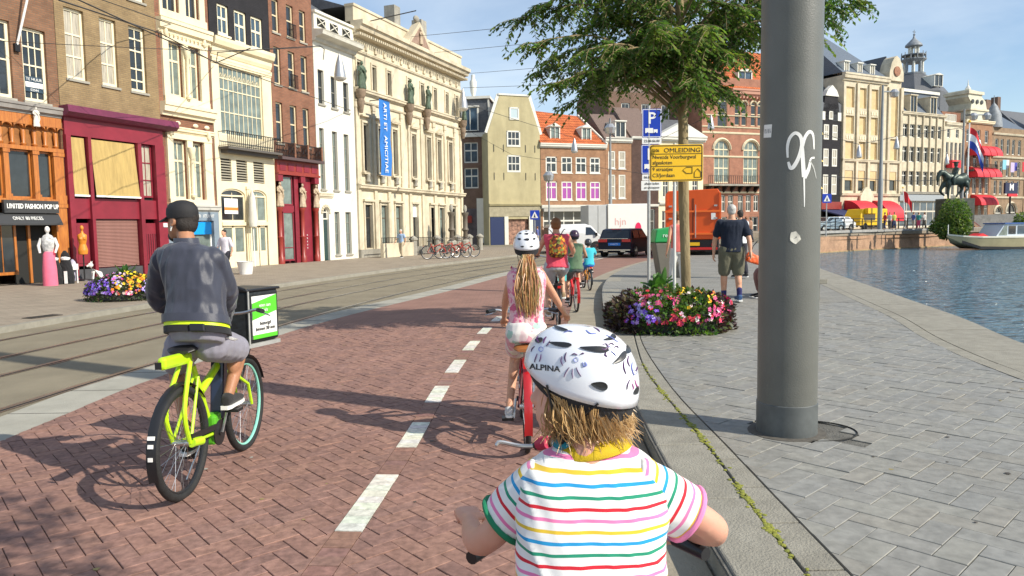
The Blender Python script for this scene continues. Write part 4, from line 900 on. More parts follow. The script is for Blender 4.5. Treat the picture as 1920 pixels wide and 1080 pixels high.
MB().box(-.02, 3.6, -.06, 0, .0, 3.6).build('shop_front', mat('shop_front_dark', (.10, .08, .09), .5, var=.5, vs=1), g0); MB().box(.2, 1.6, -.4, -.06, 2.2, 2.9).build('red_sign', M_OX, g0)
for x in (2.2,): MB().box(2.1, 3.5, -.12, -.06, .2, 4.6).build('white_pier', M_GRYW, g0)
# C1 olive gable
c1 = thing('gable_house', 'olive rendered house whose blank neck gable faces the street', 'building', CA, math.atan2(CD.y, CD.x))
W = 5.45
wall(c1, W, 10.8, 9, [(1.95, 3.35, 9.55, 11.1), (1.95, 3.35, 7.05, 8.7)][1:]+[(2.0, 4.2, .0, 2.5)], M_OLIVE)
b = MB(); b.prism([(0, 10.8), (W, 10.8), (4.25, 14.4), (1.3, 14.4)], 'y', 0, .35); b.build('gable', M_OLIVE, c1)
b = MB(); b.beam((-.05, .1, 10.75), (1.25, .1, 14.45), .5, .12, up=(0, 1, 0)); b.beam((W+.05, .1, 10.75), (4.3, .1, 14.45), .5, .12, up=(0, 1, 0)); b.box(1.15, 4.4, -.08, .4, 14.4, 14.56); b.build('gable_coping', M_GRYW, c1)
window(c1, 1.95, 3.35, 7.05, 8.7, M_GRYW, GL_D, 3, (.5,), fw=.14, bar=.06, y=-.02)
window(c1, 1.95, 3.35, 9.5, 11.05, M_GRYW, GL_D, 3, (.5,), fw=.14, bar=.06, y=-.05)
o = window(c1, 2.25, 3.25, 12.1, 13.3, M_GRYW, mat('pale_shutter', (.45, .55, .58), .6), 1, (), fw=.14, y=-.08)
MB().prism([(.35, 10.8), (2.8, 14.2), (5.1, 10.8)], 'y', .35, 9).build('roof', M_TILE, c1)
band(c1, 0, W, 3.75, 4.0, .25, M_OLIVE); MB().box(0, W, -.06, .05, 2.75, 3.7).build('fascia', mat('fascia_olive', (.34, .30, .2), .7, var=.2), c1)
MB().box(.1, 1.5, -.05, .1, 0, 2.7).build('blue_door', mat('navy_paint', (.012, .025, .09), .5), c1); MB().box(4.6, 5.4, -.05, .1, 0, 2.7).build('blue_panel', mat('navy_paint', (.012, .025, .09), .5), c1)
for x in (1.75, 4.35): MB().box(x-.2, x+.2, -.12, .1, 0, 2.75).build('pier', M_GRYW, c1)
MB().box(2, 4.2, .25, .28, 0, 2.5).build('shop_interior', mat('shop_items', (.30, .16, .11), .6, var=.9, vs=3.5, dirt=.3), c1)
for x in (.6, 1.6, 3.9, 4.9):
    for z_ in (6.3, 9): MB().box(x-.02, x+.02, -.05, 0, z_, z_+.7).build('wall_anchor', M_DKF, c1)
# C2 orange roof
c2 = thing('orange_roof_house', 'brick house with an orange tiled roof and four purple curtained windows', 'building', CA+CD*5.5, math.atan2(CD.y, CD.x)); X = lambda s: s-5.5; W = 7.2
ho = []
for a, b_ in ((6.05, 7.25), (7.75, 8.95), (9.35, 10.55), (10.95, 12.1)): ho += [(X(a), X(b_), 7.05, 8.65), (X(a), X(b_), 4.35, 6.2)]
wall(c2, W, 9.6, 8, ho+[(.2, W-.2, .6, 3.3)], M_BRC)
for i, h in enumerate(ho): window(c2, *h, M_GRYW, M_PURP if i % 2 else GL_D, 2, (.62 if i % 2 == 0 else .68,), fw=.12, bar=.09, y=.02, sill=.05)
band(c2, -.1, W+.1, 9.5, 9.95, .35, M_GRYW); band(c2, 0, W, 3.5, 3.85, .25, M_GRYW)
b = MB(); b.add([(-.1, -.3, 9.95), (W+.1, -.3, 9.95), (W-1.3, 3.6, 13.3), (-1.1, 3.6, 13.8)], [(0, 1, 2, 3)]); b.add([(W+.1, -.3, 9.95), (W+.1, 8, 9.95), (W-1.3, 3.6, 13.3)], [(0, 1, 2)]); b.add([(-.1, 8, 9.95), (-1.1, 3.6, 13.8), (W-1.3, 3.6, 13.3), (W+.1, 8, 9.95)], [(0, 1, 2, 3)]); b.build('roof', M_TILE, c2)
MB().beam((W+.1, -.3, 10), (W-1.3, 3.6, 13.4), .2, .15).build('verge_board', M_GRYW, c2)
for x in (X(7.25), X(10.75)): dormer(c2, x, .3, 10.15, .95, 1.5, M_GRYW, GL_G, d=2.4, ped=True)
window(c2, .2, W-.2, .6, 3.3, M_GRYW, GL_D, 6, (.62,), fw=.1, bar=.10, y=.05, name='shop_window')
MB().box(.1, W-.1, -.5, .0, 3.2, 3.5).build('shop_awning', mat('shop_awning_cloth', (.42, .40, .36), .8), c2)
# C3 narrow
c3 = thing('narrow_house', 'narrow brown brick house with white sashes beside the orange roof', 'building', CA+CD*12.72, math.atan2(CD.y, CD.x)); W = 3.05
ho = [(.35, 1.15, 7.55, 9.35), (1.55, 2.35, 7.55, 9.35), (.35, 1.15, 4.5, 6.95), (1.55, 2.35, 4.5, 6.95)]
wall(c3, W, 10.3, 8, ho+[(.3, 2.6, .3, 3.2)], M_BRC)
for h in ho: window(c3, *h, M_GRYW, GL_C, 1, (.5,), fw=.12, bar=.07, y=.02, sill=.05)
band(c3, -.05, W+.05, 10.2, 10.7, .3, M_GRYW); MB().prism([(0, 10.6), (3.5, 13.6), (8, 10.6)], 'x', 0, W).build('roof', mat('brown_tiles', (.16, .11, .09), .8, var=.25, vs=8, bump=.5, bs=9), c3)
dormer(c3, 1.9, .2, 10.8, 1.1, 1.6, M_GRYW, GL_D, d=2); window(c3, .3, 2.6, .3, 3.2, M_GRYW, GL_D, 2, (.6,), fw=.1, y=.05, name='shop_window')
# C4 dark house with white classical neighbour
c4 = thing('dark_brick_house', 'dark brown blank brick house behind the parking signs', 'building', CA+CD*15.8, math.atan2(CD.y, CD.x)); W = 3.2
wall(c4, W, 10.6, 8, [(.4, 2.8, .2, 3.4)], brick_mat('dark_maroon_brick', (.12, .07, .055), (.10, .055, .045), (.08, .06, .05))); window(c4, .4, 2.8, .2, 3.4, M_GRYW, GL_D, 3, (.6,), fw=.1, name='shop_window')
band(c4, 0, W, 10.6, 10.9, .2, M_GRYW); band(c4, 0, W, 3.6, 3.9, .2, M_GRYW); MB().prism([(0, 10.8), (4, 14.5), (8, 10.8)], 'x', 0, W).build('roof', mat('brown_tiles', (.16, .11, .09), .8), c4)
c5 = thing('classical_house', 'cream house with a white pediment cornice behind the young tree', 'building', CA+CD*19.05, math.atan2(CD.y, CD.x)); W = 5.6
ho = [(a, a+.75, z_, z_+2.1) for a in (.5, 1.7, 2.95, 4.2) for z_ in (4.6, 7.6)]+[(a, a+.9, .5, 3.2) for a in (.4, 1.9, 3.5)]
wall(c5, W, 10.6, 8, ho, M_CREAM)
for h in ho: window(c5, *h, M_GRYW, GL_D, 2, (.6,), fw=.1, bar=.06)
band(c5, -.2, W+.2, 10.5, 11.1, .5, M_GRYW); band(c5, 0, W, 3.8, 4.1, .3, M_GRYW); MB().prism([(-.2, 11.1), (W+.2, 11.1), (W/2, 12.6)], 'y', -.4, 1).build('pediment', M_GRYW, c5)
MB().prism([(1, 11), (4.5, 13.5), (8, 11)], 'x', 0, W).build('roof', M_SLATE, c5)
# tall brown house behind
c6 = thing('tall_brown_house', 'tall brown brick house rising behind the tree crown', 'building', CA+CD*16.4+Vector((-.36, .93, 0))*6, math.atan2(CD.y, CD.x)); W = 9.3
ho = [(a, a+1.1, 13.4, 15.4) for a in (1.6, 4.2, 6.8)]; wall(c6, W, 16.6, 8, ho, M_BRD)
for h in ho: window(c6, *h, M_GRYW, GL_D, 2, (.5,), fw=.12)
MB().prism([(0, 16.5), (4, 20), (8, 16.5)], 'x', 0, W).build('roof', mat('brown_tiles', (.16, .11, .09), .8), c6)
# C7 red brick with arched windows
A5 = Vector((21.544, 84, 0)); M_BR7 = brick_mat('salmon_brick', (.44, .19, .12), (.38, .16, .10), (.34, .22, .16))
c7 = thing('arched_brick_house', 'large salmon brick building with cream round arches and an iron balcony', 'building', A5, math.atan2(CD.y, CD.x)); W = 14
big = [(1.65+4.05*i, 3.75+4.05*i, 6.35, 11.2, 1.0) for i in range(3)]
smal = [(4.45+.95*i+(.35 if i >= 2 else 0)+(.35 if i >= 4 else 0), 5.15+.95*i+(.35 if i >= 2 else 0)+(.35 if i >= 4 else 0), 12.9, 15.6, 1.0) for i in range(8)]
ho = big+smal+[(2.1, 3.4, 12.5, 16.2, 1.0)]+[(a, a+.75, 3.1, 5.0) for a in (2.5, 3.6, 5.0, 6.1, 7.2, 9, 10.2)]+[(a, a+1.3, 0, 2.5) for a in (2.2, 4.4, 6.6, 9, 11)]
wall(c7, W, 18.2, 10, ho, M_BR7)
for h in ho[:3]:
    window(c7, h[0], h[1], h[2], h[3], M_CREAM, GL_G, 3, (.35,), fw=.12, bar=.08, arch=1.0)
for h in ho[3:12]: window(c7, h[0], h[1], h[2], h[3], mat('cream_brown', (.66, .55, .36), .5), GL_D, 1, (.5,), fw=.08, bar=.06, arch=1.0)
for h in ho[12:]: window(c7, *h, M_GRYW, GL_D, 2, (.6,), fw=.1, bar=.06)
for h in big+[(2.1, 3.4, 12.5, 16.2)]+smal:
    n = 9 if h[1]-h[0] > 1 else 6; r = (h[1]-h[0])/2+.12; cx = (h[0]+h[1])/2; zs_ = h[3]-(h[1]-h[0])/2; b = MB(); a = [(cx-r*math.cos(PI*i/10), -.06, zs_+r*math.sin(PI*i/10)) for i in range(11)]
    b.tube(a, .16 if n == 9 else .09, 4); b.build('arch_ring', M_CREAM, c7)
for z_, hh in ((9.25, .2), (11.9, .22), (12.6, .14), (5.2, .2), (13.9, .12)): band(c7, 0, W, z_, z_+hh, .12, M_CREAM, 'string_course')
band(c7, 3.8, W+.1, 16.2, 17.0, .5, mat('salmon_trim', (.50, .25, .17), .7), 'cornice', dent=.45, dsz=.2)
MB().box(.2, 8.2, -1.1, 0, 6.0, 6.2).build('balcony_slab', M_STN, c7); railing(c7, .2, 8.2, -1.05, 6.2, 7.15, M_IRON, step=.25, r=.02, name='balcony_railing')
for i in range(7): MB().prism([(.0, 5.2), (-.9, 6.0), (0, 6.0)], 'x', .6+i*1.1, .8+i*1.1).build('bracket', M_IRON, c7)
MB().prism([(-.2, 17.0), (3, 22), (10, 17)], 'x', 0, W).build('roof', M_TILE, c7); dormer(c7, 6.1, .3, 17.6, 1.8, 1.5, M_GRYW, GL_B, d=3, ped=True)
MB().prism([(0, 16.5), (3.6, 16.5), (2.8, 19.2), (.8, 19.2)], 'y', 0, .4).build('stepped_gable', M_BR7, c7)

# ================================================================ THE SQUARE ACROSS THE WATER
PL = .85
plz = [(18.5, 58), (21.5, 66), (25.5, 66.8), (30, 70.6), (37, 76), (48.8, 83.4), (60, 87.5), (85, 92), (140, 97), (200, 240), (20, 240), (20, 90)]
MB().prism(plz[1:], 'z', PL-.5, PL).build('square', M_SIDE)['kind'] = 'structure'
MB().add([(13, 58, .1), (20.5, 57, .1), (25.5, 66.8, PL-.006), (20, 90, PL-.006), (13, 90, .0)], [(0, 1, 2, 3, 4)]).build('ramp', M_ASPH)['kind'] = 'structure'
qw = thing('quay_wall', 'curved brick quay wall with pale coping across the water', 'quay wall', (0, 0, 0))
M_QBR = brick_mat('quay_brick', (.52, .30, .18), (.43, .24, .15), (.42, .32, .22), .24, .075, .01, .35, bump=.6)
wc = [Vector(p) for p in WALLC[:9]]; ws = [Vector((p.x, p.y)) for p in smooth_poly([(a.x, a.y, 0) for a in wc], 4)]
zt = [lerp(.35, .85, min(1, max(0, (p.x-20.5)/9))) for p in ws]
mb = MB(); n = len(ws); mb.add([(p.x, p.y, -1.8) for p in ws]+[(p.x, p.y, z-.2) for p, z in zip(ws, zt)], [(i, i+1, n+i+1, n+i) for i in range(n-1)]); mb.build('brick_face', M_QBR, qw)
def rib(mb, pts, zs, w_, h_):
    n = len(pts); o = offs(pts, w_); vs = [(p.x, p.y, z) for p, z in zip(pts, zs)]+[(p.x, p.y, z) for p, z in zip(o, zs)]+[(p.x, p.y, z+h_) for p, z in zip(pts, zs)]+[(p.x, p.y, z+h_) for p, z in zip(o, zs)]
    fs = []
    for i in range(n-1): fs += [(i, i+1, n+i+1, n+i), (2*n+i, 3*n+i, 3*n+i+1, 2*n+i+1), (i, 2*n+i, 2*n+i+1, i+1), (n+i, n+i+1, 3*n+i+1, 3*n+i)]
    mb.add(vs, fs); return mb
o_ = offs(ws, .22); rib(MB(), o_, [z-.2 for z in zt], -.6, .24).build('coping', mat('coping_grey', (.33, .32, .30), .8, var=.2), qw)
rib(MB(), offs(ws, .12), [-1.32]*n, -.1, .22).build('timber_fender', mat('fender_timber', (.34, .24, .12), .8, var=.3), qw)
rl = thing('quay_railing', 'dark iron railing with three bars along the far quay wall', 'railing', (0, 0, 0))
rp_ = [p for p in offs(ws, -.15)]; zr = zt
for hh in (.45, .85, 1.15): MB().tube([(p.x, p.y, z+hh) for p, z in zip(rp_, zr) if p.x < 47], .035, 5).build('rail', M_IRON, rl)
pm = MB().box(-.04, .04, -.04, .04, 0, 1.2).mesh('railing_post', M_IRON); rs = resample([p for p in rp_ if p.x < 47], 22)
for p in rs: mobj('railing_post', pm, rl, (p.x, p.y, lerp(.35, .85, min(1, max(0, (p.x-20.5)/9)))))
# dark quay section and stair ramp near the boat
t = thing('quay_stair', 'grey sloping stone wall with an orange brown stair by the moored boat', 'stairs', (0, 0, 0))
p0 = D(1808, 440, 88); MB().prism([(p0.x, -1.5), (p0.x+26, -1.5), (p0.x+26, 2.6), (p0.x-.5, 2.3)], 'y', 91.5, 92.2).build('ramp_wall', mat('ramp_grey', (.24, .235, .22), .85, var=.25, bump=.5, bs=8), t)
b = MB()
for i in range(12): a = D(1812+i*3.4, 416+i*2.6, 91); b.box(a.x-.1, a.x+.35, 90.2, 91.4, a.z-.14, a.z)
tag(b.build('steps', mat('stair_brown', (.40, .22, .12), .8), t), kind='stuff')
for yy in (90.2, 91.2): MB().beam((D(1812, 411, 91).x, yy, D(1812, 411, 91).z), (D(1850, 440, 91).x, yy, D(1850, 440, 91).z), .06).build('handrail', M_OX, t)
# ---- right row
RA = Vector((41.003, 92, 0)); RD = Vector((1.83, 1, 0)).normalized()
def rhouse(label, s0, name='canal_house', dy=0): p = RA+RD*s0+Vector((-RD.y, RD.x, 0))*dy; return thing(name, label, 'building', (p.x, p.y, 0), math.atan2(RD.y, RD.x))
r0 = rhouse('black painted narrow house with white sashes and a white topped gable', -4.2, 'black_house'); X = lambda s: s+4.2
ho = [(X(a), X(a)+.9, z0_, z1_) for z0_, z1_ in ((11.7, 13.5), (8.5, 10.6), (5.1, 7.5)) for a in (-3.6, -2.05)]; wall(r0, 3.6, 14.0, 8, ho+[(X(-3.4), X(-1), .9, 4)], M_BLKB, z0=0)
for h in ho: window(r0, *h, M_GRYW, GL_C, 2, (.5,), fw=.14, bar=.08, y=-.02)
b = MB(); b.prism([(.2, 14), (3.5, 14), (3.0, 17), (.8, 17)], 'y', 0, .4); b.build('gable', M_BLKB, r0); window(r0, 1.4, 2.1, 14.1, 15.1, M_GRYW, GL_C, 1, (), fw=.12, y=-.1)
b = MB(); b.prism([(.7, 16.9), (3.1, 16.9), (2.7, 17.6), (1.9, 18.2), (1.1, 17.6)], 'y', -.12, .5); b.build('gable_top', M_GRYW, r0)
MB().box(.0, .7, -.1, .3, 14, 15).build('gable_shoulder', M_GRYW, r0); MB().box(3.0, 3.6, -.1, .3, 14, 15).build('gable_shoulder', M_GRYW, r0)
MB().box(0, 3.6, -.4, 0, 3.3, 4.2).build('shop_fascia', M_OX, r0); MB().prism([(0, 3.3), (-3.2, 2.5), (-3.2, 2.35), (0, 3.15)], 'x', .2, 7.2).build('awning', mat('navy_cloth', (.02, .03, .10), .8), r0)
MB().prism([(0, 14), (0, 16), (4, 20), (8, 14)], 'x', -.3, 3.7).build('roof', M_SLATE, r0)
rz0 = rhouse('pale house with yellow striped window awnings half hidden by the big pole', -9.5, 'awning_house'); ho = [(a, a+1.3, z_, z_+2) for a in (1, 3.2) for z_ in (4.8, 8, 11.2)]; wall(rz0, 5.25, 15, 8, ho, M_CREAM, z0=0)
for h in ho: window(rz0, *h, M_GRYW, GL_D, 2, (.5,), fw=.12); MB().prism([(0, h[3]+.1), (-1.0, h[3]-1.1), (0, h[3]-1.1)], 'x', h[0]-.2, h[1]+.2).build('awning', mat('yellow_awning', (.75, .55, .16), .8), rz0)
r2 = rhouse('tall sandstone building with slate roof, pilaster strips and a round gabled corner tower', -.35, 'sandstone_building'); X = lambda s: s+.35; W = 11.4
ho = [(X(a), X(b_), z0_, z1_) for a, b_ in ((.35, 1.9), (2.9, 4.2), (5.1, 6.5)) for z0_, z1_ in ((15.8, 18.3), (12.6, 14.8), (9.55, 11.7), (5.6, 8.1))]+[(X(9.1), X(10.5), z0_, z1_) for z0_, z1_ in ((12.6, 18.3), (9.6, 12.3), (5.7, 8.1))]
wall(r2, W, 19.6, 12, ho+[(X(.3), X(8), .8, 4.0), (X(9.1), X(10.6), .8, 4)], M_SAND, t=.4, z0=0)
M_PANEL = mat('ochre_panel', (.62, .46, .24), .8, var=.12, vs=2)
for i, h in enumerate(ho):
    lowr = h[3] < 8.2
    o = MB().box(h[0], h[1], .22, .26, h[2], h[3]).build('window', GL_D if lowr else M_PANEL, r2); b = MB(); b.box(h[0], h[0]+.12, .12, .22, h[2], h[3]); b.box(h[1]-.12, h[1], .12, .22, h[2], h[3])
    if lowr: b.box(h[0]+.12, h[1]-.12, .05, .2, h[2]+1.3, h[3])
    b.build('window_frame', M_PANEL, o)
for s in (-.35, 2.2, 4.45, 6.75, 8.3, 10.8): MB().box(X(s), X(s)+.42, -.22, 0, 5.3, 18.8).build('pilaster', M_SAND, r2)
band(r2, -.1, X(8.3), 19.0, 19.9, .5, M_SAND); band(r2, 0, W, 9.1, 9.5, .3, M_SAND, 'string_course'); band(r2, 0, W, 4.9, 5.3, .3, M_SAND, 'string_course')
for a in (.35, 2.9, 5.1):
    for z_ in (11.95, 15.05): 
        for k in range(3): MB().box(X(a)+.12+k*.45, X(a)+.4+k*.45, -.05, 0, z_, z_+.4).build('carved_panel', M_CREAM, r2)
b = MB(); b.add([(-.2, -.1, 19.9), (8.6, -.1, 19.9), (8.8, 12, 19.9), (-.2, 12, 19.9), (-2.0+.8, 6, 26), (3.6, 6, 26)], [(0, 1, 5, 4), (1, 2, 5), (2, 3, 4, 5), (3, 0, 4)]); b.build('roof', mat('blue_slate', (.10, .125, .16), .55, var=.2, vs=5, bump=.4, bs=8), r2)
for a in (.6, 3.1, 5.5): dormer(r2, X(a), .2, 20.0, .8, 1.3, M_GRYW, GL_C, d=1.6)
MB().lathe([(.2, 26), (.35, 26.6), (.1, 27.2), (.3, 27.6), (.02, 28)], 8, (3.6, 6, 0)).build('ridge_finial', M_DKF, r2)
b = MB(); b.prism([(X(8.2), 19.6), (X(11.05), 19.6), (X(11.05), 20.6), (X(10.6), 21.8), (X(10.1), 22.5), (X(9.6), 22.75), (X(9.1), 22.5), (X(8.6), 21.8), (X(8.2), 20.6)], 'y', -.3, 1.2); b.build('round_gable', M_SAND, r2)
MB().lathe([(.0001, 0), (.62, .0), (.62, .12), (.0001, .14)], 16, (X(9.6), -.32, 20.8), Matrix.Rotation(PI/2, 3, 'X')).build('medallion', mat('medallion_brown', (.30, .13, .07), .7, var=.4, vs=6), r2)
b = MB(); b.prism([(X(8.2), 19.6), (X(11.05), 19.6), (X(9.6), 23)], 'y', 1.2, 8); b.build('tower_roof', M_SLATE, r2)
for k, (a, b_) in enumerate(((.4, 3.9), (5.3, 8.6))):
    bb = MB(); n = 8; vs = []
    for i in range(n+1):
        an = (PI/2)*i/n
        for x in (X(a), X(b_)): vs.append((x, -2.6*math.sin(an), 2.2+2.2*math.cos(an)))
    bb.add(vs, [(2*i, 2*i+1, 2*i+3, 2*i+2) for i in range(n)]); bb.add([(X(a), 0, 2.2)]+[(X(a), -2.6*math.sin((PI/2)*i/n), 2.2+2.2*math.cos((PI/2)*i/n)) for i in range(n+1)], [tuple(range(n+2))]); bb.add([(X(a), -2.6, 1.7), (X(b_), -2.6, 1.7), (X(b_), -2.6, 2.2), (X(a), -2.6, 2.2)], [(0, 1, 2, 3)])
    bb.build('red_canopy', mat('canopy_red', (.60, .015, .03), .6, var=.1), r2, True)
window(r2, X(.3), X(8), .8, 4.0, M_SAND, GL_D, 5, (), fw=.2, bar=.3, name='shop_window')
MB().prism([(X(3.0), 3.6), (X(5.6), 3.6), (X(5.6), 4.9), (X(4.9), 5.8), (X(4.3), 6.1), (X(3.7), 5.8), (X(3.0), 4.9)], 'y', -.35, -.05).build('portal', M_CRM2, r2)
r3 = rhouse('sandstone office building with rows of dark windows and a dormered slate roof', 11.1, 'office_building'); X = lambda s: s-11.1; W = 9.6
ho = [(X(a), X(a)+1.15, z0_, z1_) for a in (11.65, 13.1, 14.5, 16.1, 17.4, 18.85) for z0_, z1_ in ((12.7, 14.4), (9.5, 11.5), (6.4, 8.3))]
wall(r3, W, 15.8, 10, ho+[(.3, W-.3, .9, 4.6)], M_SAND, t=.35, z0=0)
for h in ho: window(r3, *h, M_GRYW, GL_D, 2, (.7,), fw=.1, bar=.08, y=.18)
for i in range(7): MB().box(i*1.52+.05, i*1.52+.22, -.18, 0, 5.6, 15.9).build('pilaster', M_SAND, r3)
band(r3, 0, W, 15.5, 15.95, .35, M_SAND); band(r3, 0, W, 5.2, 5.6, .3, M_STN); MB().box(0, W, -.2, 0, 4.4, 5.19).build('shop_fascia', mat('fascia_grey', (.33, .36, .38), .6), r3)
window(r3, .3, W-.3, .9, 4.4, mat('shop_pale', (.60, .55, .45), .6), GL_B, 6, (.6,), fw=.15, bar=.12, name='shop_window')
b = MB(); b.prism([(.1, 15.9), (2.2, 18.4), (8, 18.4), (10, 15.9)], 'x', 0, W); b.build('roof', mat('blue_slate', (.10, .125, .16), .55), r3)
for a in (13.6, 17.9): dormer(r3, X(a), -.1, 15.9, 1.3, 2.2, M_SAND, GL_D, d=2)
MB().box(X(11.1), X(11.5), -.1, 3, 15.9, 18.9).build('party_chimney', M_SAND, r3)
# dome tower behind
tw = thing('cupola_tower', 'slate tower roof crowned by an open white lantern cupola with a cross', 'tower', (*(RA+Vector((0, 25, 0))+RD*35).xy, 0)); tw.rotation_euler = (0, 0, .35)
tw.location = (D(1712, 140, 133).x, 133, 0)
zt_ = lambda y: D(1712, y, 133).z
M_LEAD = mat('lead_grey', (.22, .24, .26), .6, var=.3, vs=3)
MB().lathe([(5.6, 4), (5.6, zt_(180)), (4.9, zt_(170)), (2.2, zt_(143)), (1.9, zt_(141))], 8).build('tower_roof', M_SLATE, tw)
MB().lathe([(1.95, zt_(141)), (2.0, zt_(138)), (1.5, zt_(137.6))], 8).build('lantern_base', M_LEAD, tw)
for i in range(8):
    a = 2*PI*i/8; MB().tube([(1.45*math.cos(a), 1.45*math.sin(a), zt_(138)), (1.45*math.cos(a), 1.45*math.sin(a), zt_(115))], .2, 6).build('lantern_column', M_GRYW if i % 2 else M_LEAD, tw)
MB().lathe([(1.4, zt_(119)), (1.7, zt_(117)), (2.1, zt_(113)), (2.1, zt_(111.5)), (1.3, zt_(111))], 8).build('gallery', M_LEAD, tw)
for i in range(12): a = 2*PI*i/12; MB().tube([(1.95*math.cos(a), 1.95*math.sin(a), zt_(112)), (1.95*math.cos(a), 1.95*math.sin(a), zt_(99))], [.1, .06], 5).build('gallery_pinnacle', M_LEAD, tw)
MB().lathe([(2.0, zt_(105)), (2.02, zt_(103.5))], 12).build('gallery_rail', M_LEAD, tw)
for i in range(6):
    a = 2*PI*i/6; MB().tube([(.75*math.cos(a), .75*math.sin(a), zt_(111)), (.75*math.cos(a), .75*math.sin(a), zt_(88))], .15, 6).build('upper_column', M_GRYW, tw)
MB().lathe([(1.0, zt_(89)), (1.45, zt_(87)), (1.35, zt_(84)), (.7, zt_(77)), (.25, zt_(72)), (.12, zt_(67)), (.22, zt_(65)), (.06, zt_(63)), (.05, zt_(56))], 10).build('cupola', M_LEAD, tw, True)
MB().beam((-.35, 0, zt_(60)), (.35, 0, zt_(60)), .08).build('cross_bar', M_DKF, tw)
dormer(tw, 0, -5.2, zt_(172), 1.8, 1.9, M_GRYW, GL_D, d=3, ped=True)
# houses further right
r4 = rhouse('narrow pale stone house with tall paired windows and grey mansard roof', 20.75, 'pale_stone_house'); X = lambda s: s-20.75; W = 4.4
ho = [(X(a), X(a)+.6, 8.8, 12.4) for a in (21.1, 22.1, 23.1, 24.1)]+[(X(a), X(a)+.7, 13.0, 14.2) for a in (21.3, 23.3)]; wall(r4, W, 14.9, 9, ho+[(.4, 4, .9, 4.2)]+[(X(a), X(a)+.7, 5.2, 8) for a in (21.2, 22.6, 24.0)], M_CRM2, z0=0)
for h in ho+[(X(a), X(a)+.7, 5.2, 8) for a in (21.2, 22.6, 24.0)]: window(r4, *h, M_GRYW, GL_D, 1, (.6,), fw=.09)
MB().box(.4, 4, .1, .2, .9, 4.2).build('shop_window', GL_D, r4)
band(r4, 0, W, 14.6, 15.1, .3, M_CRM2); wall(r4, W, 16.6, 3, [(.8, 3.4, 15.3, 16.3)], M_BR5, name='attic', z0=15.1, y=.5); window(r4, .8, 3.4, 15.3, 16.3, M_GRYW, GL_C, 3, (), fw=.08, y=.5)
MB().box(X(21.2), X(23.2), -.9, -.1, 8.9, 9.9).build('red_window_awning', mat('canopy_red', (.60, .015, .03), .6), r4)
b = MB(); b.prism([(-9.5, 16.6), (3.8, 16.6), (3.0, 19.3), (-7.5, 19.3)], 'y', 3, 11); b.build('mansard_roof', mat('blue_slate', (.10, .125, .16), .55), r4); MB().box(-7.8, 3.2, 2.8, 11, 19.3, 19.7).build('roof_trim', M_GRYW, r4)
r5 = rhouse('ornate brick house with red awnings and a pale curved stone tower gable', 25.2, 'ornate_house'); X = lambda s: s-25.2; W = 7.0
ho = [(X(25.8), X(27), 12.6, 14.4), (X(28.2), X(29.2), 12.6, 14.4), (X(30.3), X(31.2), 12.6, 14.4)]+[(X(a), X(a)+1.0, z0_, z1_) for a in (26, 27.6, 29.2, 30.7) for z0_, z1_ in ((8.8, 11.4), (5.4, 8.0), (1.6, 4.5))]
wall(r5, W, 15.4, 9, ho, M_BRC, z0=0)
for h in ho: window(r5, *h, M_GRYW, GL_D, 2, (.6,), fw=.1)
for zz, n in ((10.9, 3.2), (7.9, 3.0), (4.0, 0)):
    for k in range(4 if zz > 5 else 3):
        x0_ = X(26.2)+k*1.55 if zz > 5 else X(27.3)+k*1.45; bb = MB(); vs = []
        for i in range(7):
            an = (PI/2)*i/6
            for x in (x0_, x0_+1.4): vs.append((x, -1.5*math.sin(an)-.05, zz-.2+1.5*math.cos(an)))
        bb.add(vs, [(2*i, 2*i+1, 2*i+3, 2*i+2) for i in range(6)]); bb.add([vs[0]]+[(x0_, -.05, zz-.2)]+vs[2::2][::-1], [tuple(range(8))]); bb.build('red_awning', mat('canopy_red', (.60, .015, .03), .6), r5, True)
MB().box(X(26), X(32), -1.0, 0, 8.5, 8.75).build('balcony_slab', M_DKF, r5); railing(r5, X(26), X(32), -.95, 8.75, 9.6, M_IRON, step=.3, r=.03, name='balcony_railing')
band(r5, 0, W, 15.2, 15.7, .4, M_CREAM)
b = MB(); b.prism([(X(26.2), 15.7), (X(30.7), 15.7), (X(30.2), 17.2), (X(29.8), 18.4), (X(28.9), 18.9), (X(28.8), 19.6), (X(25.8), 19.8), (X(25.6), 18.8), (X(26.4), 18.0)], 'y', -.2, 3); b.build('stone_gable', mat('pale_tower_stone', (.62, .60, .47), .8, var=.15, vs=2, dirt=.3), r5)
b = MB(); b.box(X(25.4), X(29.1), -.4, 3.2, 19.2, 19.6); b.box(X(26), X(30.5), -.35, 3, 17.0, 17.25); b.build('gable_cornice', M_CRM2, r5)
for k in range(3): MB().lathe([(.0001, 0), (.3, 0), (.3, .1), (.0001, .12)], 10, (X(26.6)+k*1.1, -.22, 18.2), Matrix.Rotation(PI/2, 3, 'X')).build('oculus', M_DKF, r5)
MB().lathe([(.25, 19.7), (.4, 20.1), (.1, 20.6), (.02, 21.4)], 8, (X(27.2), .8, 0)).build('finial', M_GRYW, r5)
r6 = rhouse('brown brick house with round arched ground floor openings and small white windows', 32.2, 'arcaded_house'); X = lambda s: s-32.2; W = 8.6
ho = [(X(a), X(a)+.75, z0_, z1_) for a in (33, 34.4, 36, 37.4, 39) for z0_, z1_ in ((11.2, 13.4), (8, 10.2), (5.4, 7.4))]+[(X(33.4), X(35.2), .9, 3.6, 1.0), (X(36.4), X(39.0), .9, 4.1, 1.0)]
wall(r6, W, 15.0, 10, ho, M_BRD if False else brick_mat('tan_brick', (.34, .23, .14), (.29, .19, .12), (.25, .2, .14)), z0=0)
for h in ho[:-2]: window(r6, *h, M_GRYW, GL_D, 1, (.6,), fw=.1)
